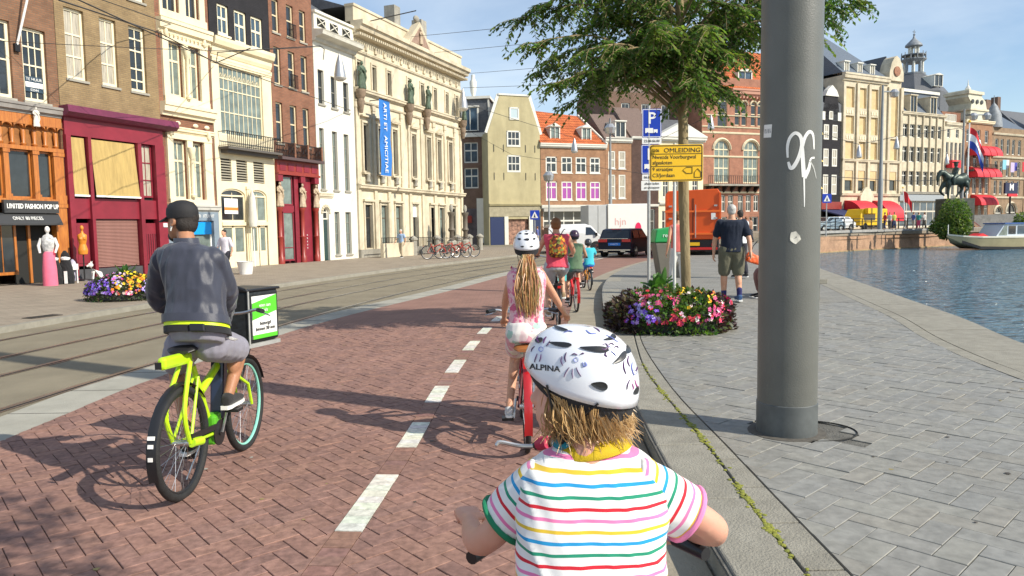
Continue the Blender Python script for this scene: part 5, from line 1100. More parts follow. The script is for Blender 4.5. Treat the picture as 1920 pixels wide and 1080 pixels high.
for h in ho[-2:]: window(r6, *h[:4], M_GRYW, GL_D, 2, (), fw=.1, arch=1.0, y=.1); b = MB(); cx = (h[0]+h[1])/2; r_ = (h[1]-h[0])/2+.15; b.tube([(cx-r_*math.cos(PI*i/10), -.06, h[3]-r_+.15+r_*math.sin(PI*i/10)) for i in range(11)], .16, 4); b.build('arch_ring', M_CRM2, r6)
for z_ in (10.6, 7.6, 4.8, 13.9): band(r6, 0, W, z_, z_+.3, .25, M_CRM2, 'string_course')
b = MB(); b.add([(0, 0, 15), (W, 0, 15), (W, 10, 15), (0, 10, 15), (1.5, 4, 18), (W-1, 4, 18)], [(0, 1, 5, 4), (1, 2, 5), (2, 3, 4, 5), (3, 0, 4)]); b.build('roof', mat('blue_slate', (.10, .125, .16), .55), r6)
MB().lathe([(1.2, 15), (1.0, 16.8), (.5, 18), (.06, 18.6), (.05, 19.6)], 10, (1.2, .6, 0)).build('onion_turret', M_LEAD, r6, True)
MB().box(3.6, 4.8, 3, 4, 17, 19.6).build('chimney', M_BRD, r6); MB().box(6.6, 7.4, 3, 4, 16.6, 20.2).build('chimney', M_BRD, r6)
# sign M
t = thing('letter_sign', 'dark blue square sign board with a big white M by the arcaded house', 'sign', (*D(1894, 370, 104).xy, PL), .45); zz = D(1894, 353, 104).z-PL
MB().tube([(0, 0, 0), (0, 0, zz)], .12, 6).build('post', M_IRON, t); MB().box(-1.4, 1.4, -.15, .1, zz-.75, zz+.75).build('board', mat('sign_navy', (.01, .015, .06), .5), t); text('board_letter', 'M', 1.3, M_LETW, t, (0, -.17, zz+.1), bold=.03); MB().box(-.7, 1.4, -.16, .05, zz-1.15, zz-.76).build('red_strip', mat('canopy_red', (.6, .015, .03), .6), t)
# far right gabled brick house
r7 = rhouse('dark brick gabled house at the right edge with a tall roof', 41, 'gabled_house'); ho = [(.6+i*1.3, 1.3+i*1.3, z_, z_+2) for i in range(5) for z_ in (5, 8.2, 11.4)]; wall(r7, 9, 14.5, 9, ho, brick_mat('tan_brick', (.34, .23, .14), (.29, .19, .12), (.25, .2, .14)), z0=0)
for h in ho: window(r7, *h, M_GRYW, GL_D, 1, (.6,), fw=.1)
MB().prism([(0, 14.5), (4.5, 14.5), (2.3, 19.5)], 'y', -.05, .4).build('gable', brick_mat('tan_brick', (.34, .23, .14), (.29, .19, .12), (.25, .2, .14)), r7); MB().prism([(.0, 14.5), (4, 18.5), (9, 14.5)], 'x', 0, 9).build('roof', M_SLATE, r7)
# distant row to close the view behind everything
for i, (x, y, w_, h_, lb) in enumerate([(-38, 96, 14, 11, 'distant plain brown row house left of the junction'), (-22, 92, 12, 12, 'distant brown house behind the society building'), (34, 112, 11, 12, 'distant brick house glimpsed beside the pole'), (118, 150, 60, 11, 'long low distant row of houses at the far right')]):
    t = thing('distant_house', lb, 'building', (x, y, 0), .3); ho = [(1+k*2.2, 2.1+k*2.2, z_, z_+1.7) for k in range(int(w_/2.2)-1) for z_ in (2, 5, 8)]; wall(t, w_, h_, 8, ho, M_BRD)
    for h in ho: window(t, *h, M_GRYW, GL_D, 1, (.6,), fw=.1)
    gable_roof(t, 0, w_, 0, 8, h_, h_+3, M_SLATE)
# ================================================================ FIGURE AND BICYCLE KIT
V = Vector
def ring_loft(mb, secs, n=20, pw=2.0):
    """secs: (centre, right vector, forward vector, half width, half depth)"""
    vs = []
    for c, r_, f_, a, b in secs:
        c = V(c); r_ = V(r_).normalized(); f_ = V(f_).normalized()
        for k in range(n):
            t = 2*PI*k/n; ct, st = math.cos(t), math.sin(t)
            vs.append(c+r_*(a*math.copysign(abs(ct)**(2/pw), ct))+f_*(b*math.copysign(abs(st)**(2/pw), st)))
    m = len(secs); fs = [(i*n+k, i*n+(k+1) % n, (i+1)*n+(k+1) % n, (i+1)*n+k) for i in range(m-1) for k in range(n)]
    fs += [tuple(range(n))[::-1], tuple(range((m-1)*n, m*n))]
    mb.add(vs, fs); return mb
def limb(mb, pts, rad, n=14, flat=1.0, sub=3):
    """smooth tapered limb through joints"""
    P = smooth_poly(pts, sub); Rr = []
    for i in range(len(rad)-1):
        for j in range(sub): t = j/sub; t = t*t*(3-2*t); Rr.append(lerp(rad[i], rad[i+1], t))
    Rr.append(rad[-1]); mb.tube(P, Rr, n, flat=flat); mb.ball(P[0], rad[0], 12, 8); mb.ball(P[-1], rad[-1], 12, 8); return mb
def fuse(mb, m, vox=.01, it=4, name='body', disp=None, smooth=True, col=None, attr=None):
    me = mb.mesh(name, m); o = bpy.data.objects.new('tmp', me); C.objects.link(o)
    bmm = bmesh.new(); bmm.from_mesh(me); bmesh.ops.recalc_face_normals(bmm, faces=bmm.faces); bmm.to_mesh(me); bmm.free()
    r_ = o.modifiers.new('r', 'REMESH'); r_.mode = 'VOXEL'; r_.voxel_size = vox; r_.adaptivity = 0
    s_ = o.modifiers.new('s', 'SMOOTH'); s_.iterations = it; s_.factor = .5
    dg = bpy.context.evaluated_depsgraph_get(); out = bpy.data.meshes.new_from_object(o.evaluated_get(dg)); bpy.data.objects.remove(o); bpy.data.meshes.remove(me)
    out.name = name
    if disp:
        nr = [v.normal.copy() for v in out.vertices]
        for v, q in zip(out.vertices, nr): v.co += q*disp(v.co)
    out.polygons.foreach_set('use_smooth', [True]*len(out.polygons)); out.materials.clear(); out.materials.append(m); out.update(); return out
def folds(amp, sc=(14, 14, 5), seed=0):
    def f(p): q = V((p.x*sc[0]+seed, p.y*sc[1], p.z*sc[2])); a = noise.noise(q); b = noise.noise(q*2.3+V((3, 1, 7))); return amp*(1-abs(a)*2.2)*.7+amp*.35*b
    return f
def hand(mb, w, d, nrm, side, s=1.0, curl=.9, thumb=1):
    """w wrist, d direction to the knuckles, nrm back-of-hand normal, side = direction of the thumb"""
    w = V(w); d = V(d).normalized(); nrm = V(nrm); nrm = (nrm-d*nrm.dot(d)).normalized(); sd = V(side); sd = (sd-d*sd.dot(d)-nrm*sd.dot(nrm)).normalized()
    k = w+d*.085*s
    ring_loft(mb, [(w-d*.01*s, sd, nrm, .026*s, .020*s), (w+d*.03*s, sd, nrm, .036*s, .018*s), (w+d*.07*s, sd, nrm, .042*s, .016*s), (k+d*.008*s, sd, nrm, .040*s, .013*s)], 14, 2.6)
    for i, (o, L) in enumerate(((.031, .072), (.011, .080), (-.010, .075), (-.030, .060))):
        p = k+sd*o*s-nrm*.002*s; P = [p-d*.02*s, p]; a = 0
        for j, q in enumerate((.45, .32, .23)):
            a += curl*(.55, 1.0, .8)[j]; dd = d*math.cos(a)-nrm*math.sin(a); p = p+dd*L*q*s; P.append(p)
        mb.tube(P, [.0085*s, .0095*s, .0085*s, .008*s, .0065*s], 8); mb.ball(P[-1], .0065*s, 6, 4)
    t0 = w+d*.022*s+sd*.026*s; t1 = t0+(d*.6+sd*.75-nrm*.35).normalized()*.036*s; t2 = t1+(d*.85+sd*.15-nrm*.6).normalized()*.03*s; t3 = t2+(d*.7-sd*.3-nrm*.8).normalized()*.022*s
    mb.tube([t0, t1, t2, t3], [.013*s, .012*s, .010*s, .008*s], 8); mb.ball(t3, .008*s, 6, 4)
def head(mb, c, f, u, s=1.0, ears=True):
    """skull, jaw, nose, brow, lips, ears; c is the centre of the skull, f face direction"""
    c = V(c); f = V(f).normalized(); u = V(u); u = (u-f*u.dot(f)).normalized(); r_ = f.cross(u)
    M = Matrix((r_, f, u)).transposed()
    mb.ball(c+f*-.008*s+u*.015*s, (.074*s, .094*s, .092*s), 20, 14, M)
    ring_loft(mb, [(c+u*.02*s+f*.02*s, r_, f, .068*s, .068*s), (c-u*.03*s+f*.025*s, r_, f, .064*s, .066*s), (c-u*.07*s+f*.035*s, r_, f, .052*s, .055*s), (c-u*.105*s+f*.05*s, r_, f, .032*s, .034*s), (c-u*.115*s+f*.055*s, r_, f, .02*s, .022*s)], 18)
    mb.tube([c+f*.085*s+u*.012*s, c+f*.103*s-u*.02*s, c+f*.115*s-u*.038*s], [.009*s, .012*s, .014*s], 8); mb.ball(c+f*.104*s-u*.04*s, (.017*s, .012*s, .010*s), 8, 6, M)
    mb.tube([c+f*.082*s+u*.03*s-r_*.045*s, c+f*.094*s+u*.034*s, c+f*.082*s+u*.03*s+r_*.045*s], .010*s, 8)
    mb.ball(c+f*.09*s-u*.068*s, (.024*s, .010*s, .007*s), 10, 6, M); mb.ball(c+f*.088*s-u*.08*s, (.02*s, .010*s, .007*s), 10, 6, M)
    if ears:
        for q in (-1, 1):
            e = c+r_*q*.074*s-f*.008*s-u*.012*s; mb.tube([e+(u*math.cos(t)*.03+f*math.sin(t)*.018)*s+r_*q*.008*s for t in [i*PI/5 for i in range(10)]], .006*s, 6, closed=True); mb.ball(e, (.008*s, .016*s, .026*s), 8, 6, M)
    return M
SK1 = mat('skin_light', (.62, .33, .21), .5, var=.07, vs=9, bump=.08, bs=90, spec=.35); SK2 = mat('skin_tan', (.40, .19, .105), .5, var=.08, vs=9, bump=.1, bs=90, spec=.35); SK3 = mat('skin_fair', (.66, .34, .24), .5, var=.08, vs=7, spec=.35)
for m_ in (SK1, SK2, SK3):
    b_ = m_.node_tree.nodes['Principled BSDF']; b_.inputs['Subsurface Weight'].default_value = .12; b_.inputs['Subsurface Radius'].default_value = (1, .35, .2); b_.inputs['Subsurface Scale'].default_value = .01
def cloth(name, col, var=.08, bump=.25, bs=400, rough=.85, **k): return mat('cloth_'+name, col, rough, var=var, vs=6, bump=bump, bs=bs, spec=.2, sheen=.15, **k)
def person(label, loc, rz, J, top=None, sleeve=.3, bottom=None, leg=.45, shoe=None, skin=SK1, hair=None, hs=1.0, b=1.0, vox=.014, face=(0, 1, 0), group=None, socks=None, topz=None, hairstyle='short', grip=True, curl=1.2, cat='person', loose=0, name='person', hand_s=1.0, sg=-.012, hem=.06, bw=1.0, fa=.006):
    """a clothed figure from its joints. J keys: pel, chest, neck, head, shL elL haL shR elR haR hipL knL anL hipR knR anR, toe directions"""
    t = thing(name, label, cat, loc, rz, group); J = {k: V(v) for k, v in J.items()}
    up = (J['neck']-J['pel']).normalized(); rt = (J['shR']-J['shL']).normalized(); fw = up.cross(rt).normalized(); rh = (J['hipR']-J['hipL']).normalized(); fh = up.cross(rh).normalized()
    def torso(mb, g, z0=0.0, z1=1.0, hem=0):
        P = [J['pel'], J['pel'].lerp(J['chest'], .5), J['chest'], J['chest'].lerp(J['neck'], .55), J['neck']]
        pr = [(0, .150, .105), (.25, .140, .098), (.45, .145, .10), (.7, .168, .112), (.86, .165, .10), (.95, .11, .07), (1.0, .055, .052)]
        C_ = smooth_poly(P, 6); secs = []
        for q, a, d in pr:
            i = q*(len(C_)-1); c = C_[int(i)].lerp(C_[min(int(i)+1, len(C_)-1)], i-int(i)); r2 = rh.lerp(rt, q); f2 = fh.lerp(fw, q)
            if z0 <= q <= z1: secs.append((c, r2, f2, (a+g)*b, (d+g)*b))
        if hem: c = J['pel']-up*hem; secs.insert(0, (c, rh, fh, (.158+g)*b, (.115+g)*b))
        ring_loft(mb, secs, 24, 2.3)
    # ---- skin
    mb = MB(); torso(mb, sg)
    M = head(mb, J['head'], face, up if abs(V(face).dot(up)) < .8 else (0, 0, 1), hs)
    limb(mb, [J['neck']-up*.03, J['neck']+up*.02, J['head']-V((0, 0, .05))-V(face)*.02], [.058*b, .052*b, .05*hs], sub=2)
    for s_ in 'LR':
        limb(mb, [J['sh'+s_], J['el'+s_], J['ha'+s_]], [.046*b, .038*b, .025*b], sub=5)
        d = (J['ha'+s_]-J['el'+s_]).normalized(); q = -1 if s_ == 'R' else 1; nr = V((0, 0, 1)) if grip else rt*(-q); nr = nr if abs(nr.dot(d)) < .9 else fw
        sd = rt*q if grip else fw; hand(mb, J['ha'+s_], d if not grip else (d+V((0, .2, .15))), nr, sd, .95*b*hand_s, curl)
        limb(mb, [J['hip'+s_], J['kn'+s_], J['an'+s_]], [.080*b, .052*b, .034*b], sub=5)
        k_, a_ = J['kn'+s_], J['an'+s_]; c = k_.lerp(a_, .28)-fh*.014; mb.ball(c, (.047*b, .047*b, .085*b), 12, 8, (a_-k_).to_track_quat('Z', 'Y').to_matrix())
    mobj('body', fuse(mb, skin, vox, 3, 'body'), t)
    # ---- top
    if top:
        mb = MB(); torso(mb, .012+loose, 0 if hem > 0 else .02, .95, hem=hem)
        if sleeve > 0:
            for s_ in 'LR':
                sh, el, ha = J['sh'+s_], J['el'+s_], J['ha'+s_]
                if sleeve <= .5: e = sh.lerp(el, sleeve*2); limb(mb, [sh, sh.lerp(e, .5), e], [(.062+loose)*b, (.060+loose)*b, (.058+loose)*b], sub=3)
                else: e = el.lerp(ha, (sleeve-.5)*2); limb(mb, [sh, el, e], [(.064+loose)*b, (.054+loose)*b, (.042+loose)*b], sub=5)
        else:
            for s_ in 'LR': mb.ball(J['sh'+s_]-rt*(.02 if s_ == 'R' else -.02), .055*b, 12, 8)
        mobj('shirt', fuse(mb, top, vox, 4, 'shirt', disp=folds(fa*b)), t)
    if bottom:
        mb = MB(); ring_loft(mb, [(J['pel']-up*.10, rh, fh, .135*b*bw, .10*b*bw), (J['pel']-up*.04, rh, fh, .162*b*bw, .122*b*bw), (J['pel']+up*.03, rh, fh, .157*b*bw, .113*b*bw), (J['pel']+up*.07, rh, fh, .145*b, .10*b)], 22, 2.2)
        for s_ in 'LR':
            hp, kn, an = J['hip'+s_], J['kn'+s_], J['an'+s_]
            if leg <= .5: e = hp.lerp(kn, leg*2); limb(mb, [hp, hp.lerp(e, .5), e], [.105*b*bw, .098*b*bw, .088*b*bw], sub=3)
            else: e = kn.lerp(an, (leg-.5)*2); limb(mb, [hp, kn, e], [.10*b, .075*b, .062*b], sub=5)
        mobj('trousers' if leg > .5 else 'shorts', fuse(mb, bottom, vox, 4, 'shorts', disp=folds(.006*b, (12, 12, 6), 5)), t)
    if shoe:
        for s_ in 'LR':
            an = J['an'+s_]; fd = J.get('toe'+s_, V((0, 1, 0))).normalized(); un = V((0, 0, 1)); un = (un-fd*un.dot(fd)).normalized(); r2 = fd.cross(un); mb = MB()
            sc = b
            ring_loft(mb, [(an-fd*.065*sc-un*.035*sc, r2, un, .028*sc, .03*sc), (an-fd*.03*sc-un*.03*sc, r2, un, .038*sc, .045*sc), (an+fd*.06*sc-un*.04*sc, r2, un, .042*sc, .035*sc), (an+fd*.14*sc-un*.05*sc, r2, un, .045*sc, .024*sc), (an+fd*.18*sc-un*.055*sc, r2, un, .03*sc, .016*sc)], 14, 2.4)
            o = mobj('shoe', fuse(mb, shoe, max(vox*.7, .008), 2, 'shoe'), t)
            sb = MB()
            pts = [(-.085, .022), (-.05, .036), (.02, .037), (.10, .045), (.16, .04), (.195, .018)]; poly = [(a, w_) for a, w_ in pts]+[(a, -w_) for a, w_ in pts[::-1]]
            sb.add([an+fd*a*sc+r2*w_*sc-un*.066*sc for a, w_ in poly]+[an+fd*a*sc+r2*w_*sc-un*.086*sc for a, w_ in poly], [tuple(range(12))[::-1], tuple(range(12, 24))]+[(i, (i+1) % 12, 12+(i+1) % 12, 12+i) for i in range(12)])
            sb.build('sole', M_LETW, o)
            if socks: limb(MB(), [an, an+V((0, 0, .10))], [.038*b, .040*b], sub=2).build('sock', socks, t, True)
    if hair:
        mb = MB(); h = J['head']; f = V(face).normalized(); u = (up-f*up.dot(f)).normalized(); M = Matrix((f.cross(u), f, u)).transposed()
        if hairstyle == 'short': mb.ball(h-f*.02*hs+u*.032*hs, (.081*hs, .092*hs, .086*hs), 18, 12, M); mb.ball(h-f*.045*hs-u*.01*hs, (.072*hs, .058*hs, .075*hs), 14, 10, M)
        mobj('hair', fuse(mb, hair, .008, 1, 'hair', disp=folds(.004, (60, 60, 25))), t)
    return t, J
# ---- bicycle
M_TYRE = mat('tyre_rubber', (.018, .018, .018), .75, var=.3, vs=20, bump=.3, bs=150); M_ALU = mat('aluminium', (.55, .55, .55), .3, metal=.9); M_BLKP = mat('black_plastic', (.015, .015, .017), .4)
M_CHRM = mat('spoke_steel', (.5, .5, .5), .3, metal=1)
def wheel(par, c, r, m_rim, tyre_w=.022, yaw=0, spokes=28, name='wheel', hub=.02):
    o = bpy.data.objects.new(name, None); C.objects.link(o); o.parent = par; o.location = c; o.rotation_euler = (0, 0, yaw); o.empty_display_size = .1
    n = 56
    MB().tube([(0, (r-tyre_w)*math.cos(2*PI*i/n), (r-tyre_w)*math.sin(2*PI*i/n)) for i in range(n)], tyre_w, 12, closed=True).build('tyre', M_TYRE, o, True)
    MB().tube([(0, (r-2.05*tyre_w)*math.cos(2*PI*i/n), (r-2.05*tyre_w)*math.sin(2*PI*i/n)) for i in range(n)], .011, 6, closed=True).build('rim', m_rim, o, True)
    mb = MB()
    for i in range(spokes):
        a = 2*PI*i/spokes; q = 1 if i % 2 else -1; b_ = a+.5*(1 if i % 4 < 2 else -1)
        mb.tube([(q*.028, .022*math.cos(b_), .022*math.sin(b_)), (0, (r-2*tyre_w)*math.cos(a), (r-2*tyre_w)*math.sin(a))], .0013, 3)
    tag(mb.build('spokes', M_CHRM, o), kind='stuff'); MB().tube([(-.05, 0, 0), (.05, 0, 0)], hub, 10).build('hub', M_ALU, o, True)
    return o
def arc(c, r, a0, a1, n=14, x=0): return [(x, c[1]+r*math.cos(lerp(a0, a1, i/n)), c[2]+r*math.sin(lerp(a0, a1, i/n))) for i in range(n+1)]
def bicycle(label, loc, rz, m_frame, r=.34, wb=1.02, seat=.92, bar_h=1.02, bar_w=.30, group=None, m_rim=M_ALU, front_rim=None, saddle=M_BLKP, fender=M_BLKP, tube_r=.017, grips=M_BLKP, thick=1, lean=0, stand=False, steer=0, spokes=28, rack=True, light=True, tyre_w=.02, cat='bicycle'):
    t = thing('bicycle', label, cat, loc, rz, group); t.rotation_euler = (0, lean, rz)
    wheel(t, (0, 0, r), r, m_rim, tyre_w, 0, spokes); wheel(t, (0, wb, r), r, front_rim or m_rim, tyre_w, steer, spokes)
    bb = V((0, .44*wb/1.02, .29)); st = V((0, .20*wb/1.02, seat-.12)); hd = V((0, wb-.25, bar_h-.24)); hd2 = V((0, wb-.20, bar_h-.40)); T = tube_r
    mb = MB(); mb.tube([bb, st], T*1.05, 10); mb.tube([bb, hd2], T*1.25*thick, 10); mb.tube([lerp(bb, st, .62), hd], T*1.05*thick, 10); mb.tube([hd+V((0, -.01, .03)), hd2+V((0, .01, -.03))], T*1.25, 10)
    for q in (-1, 1): mb.tube([bb+V((q*.03, 0, 0)), V((q*.055, 0, r))], T*.62, 8); mb.tube([lerp(bb, st, .85)+V((q*.015, 0, 0)), V((q*.055, 0, r))], T*.55, 8)
    mb.build('frame', m_frame, t, True)
    fk = MB(); ax = V((0, wb, r))
    for q in (-1, 1): fk.tube([hd2+V((q*.03, .01, -.05)), V((q*.05, wb-.05, r+.16)), ax+V((q*.052, 0, 0))], T*.7, 8)
    fk.tube([hd2+V((-.05, .01, -.05)), hd2+V((.05, .01, -.05))], T, 8); fk.build('fork', m_frame, t, True)
    sm = MB(); sm.tube([hd, V((0, wb-.29, bar_h))], .013, 8); sm.build('stem', M_ALU, t, True)
    hb = MB(); c = V((0, wb-.27, bar_h)); hb.tube(smooth_poly([c+V((-bar_w, -.12, .03)), c+V((-bar_w*.75, -.02, .03)), c+V((-.09, .04, 0)), c+V((.09, .04, 0)), c+V((bar_w*.75, -.02, .03)), c+V((bar_w, -.12, .03))], 5), .011, 8); ho = hb.build('handlebar', M_ALU, t, True)
    for q in (-1, 1):
        MB().tube([c+V((q*bar_w*.82, -.045, .03)), c+V((q*bar_w*1.02, -.13, .03))], .016, 10).build('grip', grips, ho, True)
        MB().tube([c+V((q*bar_w*.72, -.0, .02)), c+V((q*bar_w*.85, .03, .0)), c+V((q*bar_w*1.08, -.04, -.01))], .005, 6).build('brake_lever', M_ALU, ho, True)
    MB().tube([st, V((0, .17*wb/1.02, seat-.04))], .013, 8).build('seat_post', M_ALU, t, True)
    sd = MB(); y0 = .05*wb/1.02
    ring_loft(sd, [((0, y0-.03, seat-.01), (1, 0, 0), (0, 0, 1), .06, .012), ((0, y0, seat), (1, 0, 0), (0, 0, 1), .085, .026), ((0, y0+.08, seat), (1, 0, 0), (0, 0, 1), .082, .026), ((0, y0+.16, seat), (1, 0, 0), (0, 0, 1), .04, .022), ((0, y0+.25, seat-.005), (1, 0, 0), (0, 0, 1), .02, .016)], 16)
    sd.build('saddle', saddle, t, True)
    if fender:
        for cy, a0, a1 in ((0, R(35), R(200)), (wb, R(20), R(185))):
            P = arc((0, cy, r), r+.022, a0, a1); mb = MB(); vs = []
            for p in P: vs += [(-.028, p[1]+.0*0, p[2]-.008), (-.014, p[1], p[2]), (.014, p[1], p[2]), (.028, p[1], p[2]-.008)]
            mb.add(vs, [(4*i+k, 4*i+k+1, 4*i+5+k, 4*i+4+k) for i in range(len(P)-1) for k in range(3)]); mb.build('mudguard', fender, t, True)
    cr = MB(); cr.tube([bb+V((-.06, 0, 0)), bb+V((.06, 0, 0))], .02, 8); cr.lathe([(.0001, 0), (.085, .0), (.085, .006), (.0001, .006)], 20, bb+V((.045, 0, 0)), Matrix.Rotation(PI/2, 3, 'Y'))
    co = cr.build('crank', M_BLKP, t)
    for q, dz in ((1, .14), (-1, -.14)):
        MB().tube([bb+V((q*.065, 0, 0)), bb+V((q*.085, .05*q, dz))], .009, 6).build('crank_arm', M_ALU, co); MB().obox(bb+V((q*.13, .05*q, dz)), (.09, .09, .02)).build('pedal', M_BLKP, co)
    MB().beam(bb+V((.05, -.02, .05)), V((.062, .0, r+.035)), .012, .035).build('chain_guard', M_BLKP, t)
    if rack:
        mb = MB()
        for q in (-1, 1): mb.tube([(q*.06, -.22, r+.37), (q*.06, .12, r+.37)], .006, 6); mb.tube([(q*.06, -.08, r+.37), (q*.06, 0, r)], .005, 6)
        for yy in (-.22, -.1, .02): mb.tube([(-.06, yy, r+.37), (.06, yy, r+.37)], .005, 6)
        mb.build('luggage_rack', M_BLKP, t)
    if light: MB().obox((0, -r*.62-.22*0, r+.33), (.05, .02, .035)).build('rear_light', mat('light_red', (.6, .01, .01), .25), t)
    if stand: MB().tube([bb+V((-.04, -.05, -.02)), bb+V((-.13, -.12, -.28))], .008, 6).build('kickstand', M_ALU, t)
    return t
# ================================================================ STREET THINGS
# big steel pole near the camera
pp = V((1.905, 5.08, PZ)); t = thing('steel_pole', 'thick grey steel pole with white graffiti standing on the canal pavement', 'pole', pp)
M_POLE = mat('pole_paint', (.135, .137, .122), .42, var=.10, vs=3, bump=.15, bs=120, dirt=.3, spec=.5)
MB().lathe([(.198, .22), (.1985, 3), (.197, 9)], 48).build('shaft', M_POLE, t, True)
MB().lathe([(.203, -.02), (.203, .218), (.199, .222)], 48).build('base_collar', mat('collar_paint', (.105, .115, .115), .5, var=.3, vs=6, dirt=.4), t, True)
MB().lathe([(.205, .0), (.26, .0), (.26, .006), (.205, .008)], 36).build('base_ring', mat('ring_dirt', (.10, .09, .075), .9, var=.3, vs=20), t)
def on_pole(path, w_, name, m, par, closed=False, z_off=.0):
    """paint line following the round shaft: path of photo pixels"""
    P = []
    for x, y in path:
        d = ray(x, y); o = V((0, 0, CH))-V((pp.x, pp.y, 0)); a = d.x**2+d.y**2; b = 2*(o.x*d.x+o.y*d.y); c = o.x**2+o.y**2-.1995**2; k = (-b-math.sqrt(max(b*b-4*a*c, 0)))/(2*a); q = V((0, 0, CH))+d*k; P.append(q-pp)
    P = smooth_poly(P, 5); mb = MB(); vs = []; n = len(P)
    ws = w_ if isinstance(w_, list) else [w_]*n; ws = [lerp(ws[int(i*(len(ws)-1)/(n-1))], ws[min(int(i*(len(ws)-1)/(n-1))+1, len(ws)-1)], (i*(len(ws)-1)/(n-1)) % 1) for i in range(n)]
    for i, p in enumerate(P):
        tn = (P[min(i+1, n-1)]-P[max(i-1, 0)]).normalized(); nr = V((p.x, p.y, 0)).normalized(); sd = tn.cross(nr).normalized()
        for q in (-1, 1):
            v = p+sd*ws[i]/2*q; h = V((v.x, v.y, 0)).normalized()*.2; vs.append((h.x, h.y, v.z))
    mb.add(vs, [(2*i, 2*i+1, 2*i+3, 2*i+2) for i in range(n-1)]); return mb.build(name, m, par)
gx = lambda a, b: (1380+a/1.928, b/1.928)
g1 = on_pole([gx(187, 570), gx(186, 530), gx(195, 498), gx(214, 481), gx(232, 492), gx(238, 520), gx(228, 565), gx(210, 600), gx(197, 607), gx(189, 585)], [.012, .018, .02, .022, .024, .022, .026, .024, .014], 'graffiti', M_LETW, t)
on_pole([gx(236, 500), gx(240, 550), gx(243, 600), gx(246, 640)], [.02, .026, .028, .03], 'graffiti', M_LETW, t)
on_pole([gx(240, 530), gx(250, 495), gx(266, 476), gx(279, 490), gx(282, 540)], [.02, .022, .022, .018, .008], 'graffiti', M_LETW, t)
on_pole([gx(246, 642), gx(263, 610), gx(270, 575), gx(284, 570)], [.034, .024, .012, .012], 'graffiti', M_LETW, t)
on_pole([gx(266, 582), gx(280, 605), gx(290, 645)], [.012, .010, .006], 'graffiti', mat('faint_spray', (.45, .45, .42), .6), t)
on_pole([gx(246, 642), gx(247, 700), gx(247, 748)], [.012, .009, .005], 'graffiti_drip', M_LETW, t)
on_pole([gx(208, 838), gx(214, 860), gx(226, 874)], [.03, .07, .045], 'torn_sticker', mat('sticker_paper', (.72, .68, .58), .8, var=.3, vs=30), t)
on_pole([gx(101, 475), gx(129, 473)], .085, 'sticker', M_LETW, t); on_pole([gx(103, 475), gx(127, 473)], .03, 'sticker_print', mat('sticker_print', (.3, .3, .3), .8), t)
# young tree and its planter
def leaf_cloud(name, centres, nleaf, ls, cols, par, m, droop=.6, seed=3, kind='stuff'):
    rng = random.Random(seed); vs = []; fs = []; cs = []
    tot = sum(c[2] for c in centres)
    for c, r_, wt in centres:
        for k in range(int(nleaf*wt/tot)):
            while True:
                p = V((rng.uniform(-1, 1), rng.uniform(-1, 1), rng.uniform(-1, 1)))
                if .15 < p.length < 1: break
            p = p*(p.length**-.35); q = V(c)+V((p.x*r_[0], p.y*r_[1], p.z*r_[2]))
            d = (V((rng.gauss(0, .5), rng.gauss(0, .5), rng.gauss(-droop, .4)))+p*.5).normalized(); s = d.cross(V((rng.gauss(0, 1), rng.gauss(0, 1), rng.gauss(0, .6)))).normalized(); L = ls*rng.uniform(.7, 1.3); w_ = L*.26
            nrm = d.cross(s); o = len(vs); vs += [q, q+d*L*.45+s*w_-nrm*w_*.3, q+d*L, q+d*L*.45-s*w_-nrm*w_*.3, q+d*L*.5]
            fs += [(o, o+1, o+4), (o+1, o+2, o+4), (o+2, o+3, o+4), (o+3, o, o+4)]; cc = rng.choice(cols); f_ = rng.uniform(.8, 1.2); cs += [(cc[0]*f_, cc[1]*f_, cc[2]*f_)]*4
    mb = MB(); mb.v = [tuple(v) for v in vs]; mb.f = fs; mb.c = cs; return tag(mb.build(name, m, par), kind=kind)
def leaf_mat(name, tl=.42):
    m = attr_mat(name, .45, nvar=.1, spec=.45); b = m.node_tree.nodes['Principled BSDF']; t_ = m.node_tree
    tr = t_.nodes.new('ShaderNodeBsdfTranslucent'); ms = t_.nodes.new('ShaderNodeMixShader'); ms.inputs[0].default_value = tl
    src = b.inputs['Base Color'].links[0].from_socket; sc = t_.nodes.new('ShaderNodeVectorMath'); sc.operation = 'MULTIPLY'; sc.inputs[1].default_value = (1.5, 1.7, .8); t_.links.new(src, sc.inputs[0]); t_.links.new(sc.outputs[0], tr.inputs[0])
    o = t_.nodes['Material Output']; t_.links.new(b.outputs[0], ms.inputs[1]); t_.links.new(tr.outputs[0], ms.inputs[2]); t_.links.new(ms.outputs[0], o.inputs['Surface']); return m
M_LEAF = leaf_mat('tree_leaf'); GREENS = [(.075, .145, .03), (.10, .18, .035), (.05, .105, .028), (.14, .22, .045), (.08, .135, .04), (.18, .25, .05)]
M_BARK = mat('bark', (.26, .20, .105), .9, var=.3, vs=7, bump=1.0, bs=35, stretch=(1, 1, .25))
tb = V((2.60, 10.95, PZ)); tr = thing('young_tree', 'young elm-like tree with drooping feathery branches growing in the flower planter', 'tree', tb)
rng = random.Random(11)
px = lambda x, y, Y=10.95: D(x, y, Y)-tb
trunk = [V((0, 0, 0)), px(1285, 480), px(1282, 380), px(1281, 250), px(1279, 150), px(1276, 40), px(1272, -80), px(1275, -230)]
MB().tube(smooth_poly(trunk, 3), [.078, .075, .072, .072, .072, .072, .078, .076, .075, .073, .072, .07, .068, .065, .062, .058, .054, .05, .045, .04, .03, .02], 14).build('trunk', M_BARK, tr, True)
br = MB(); ctr = []; tips = []
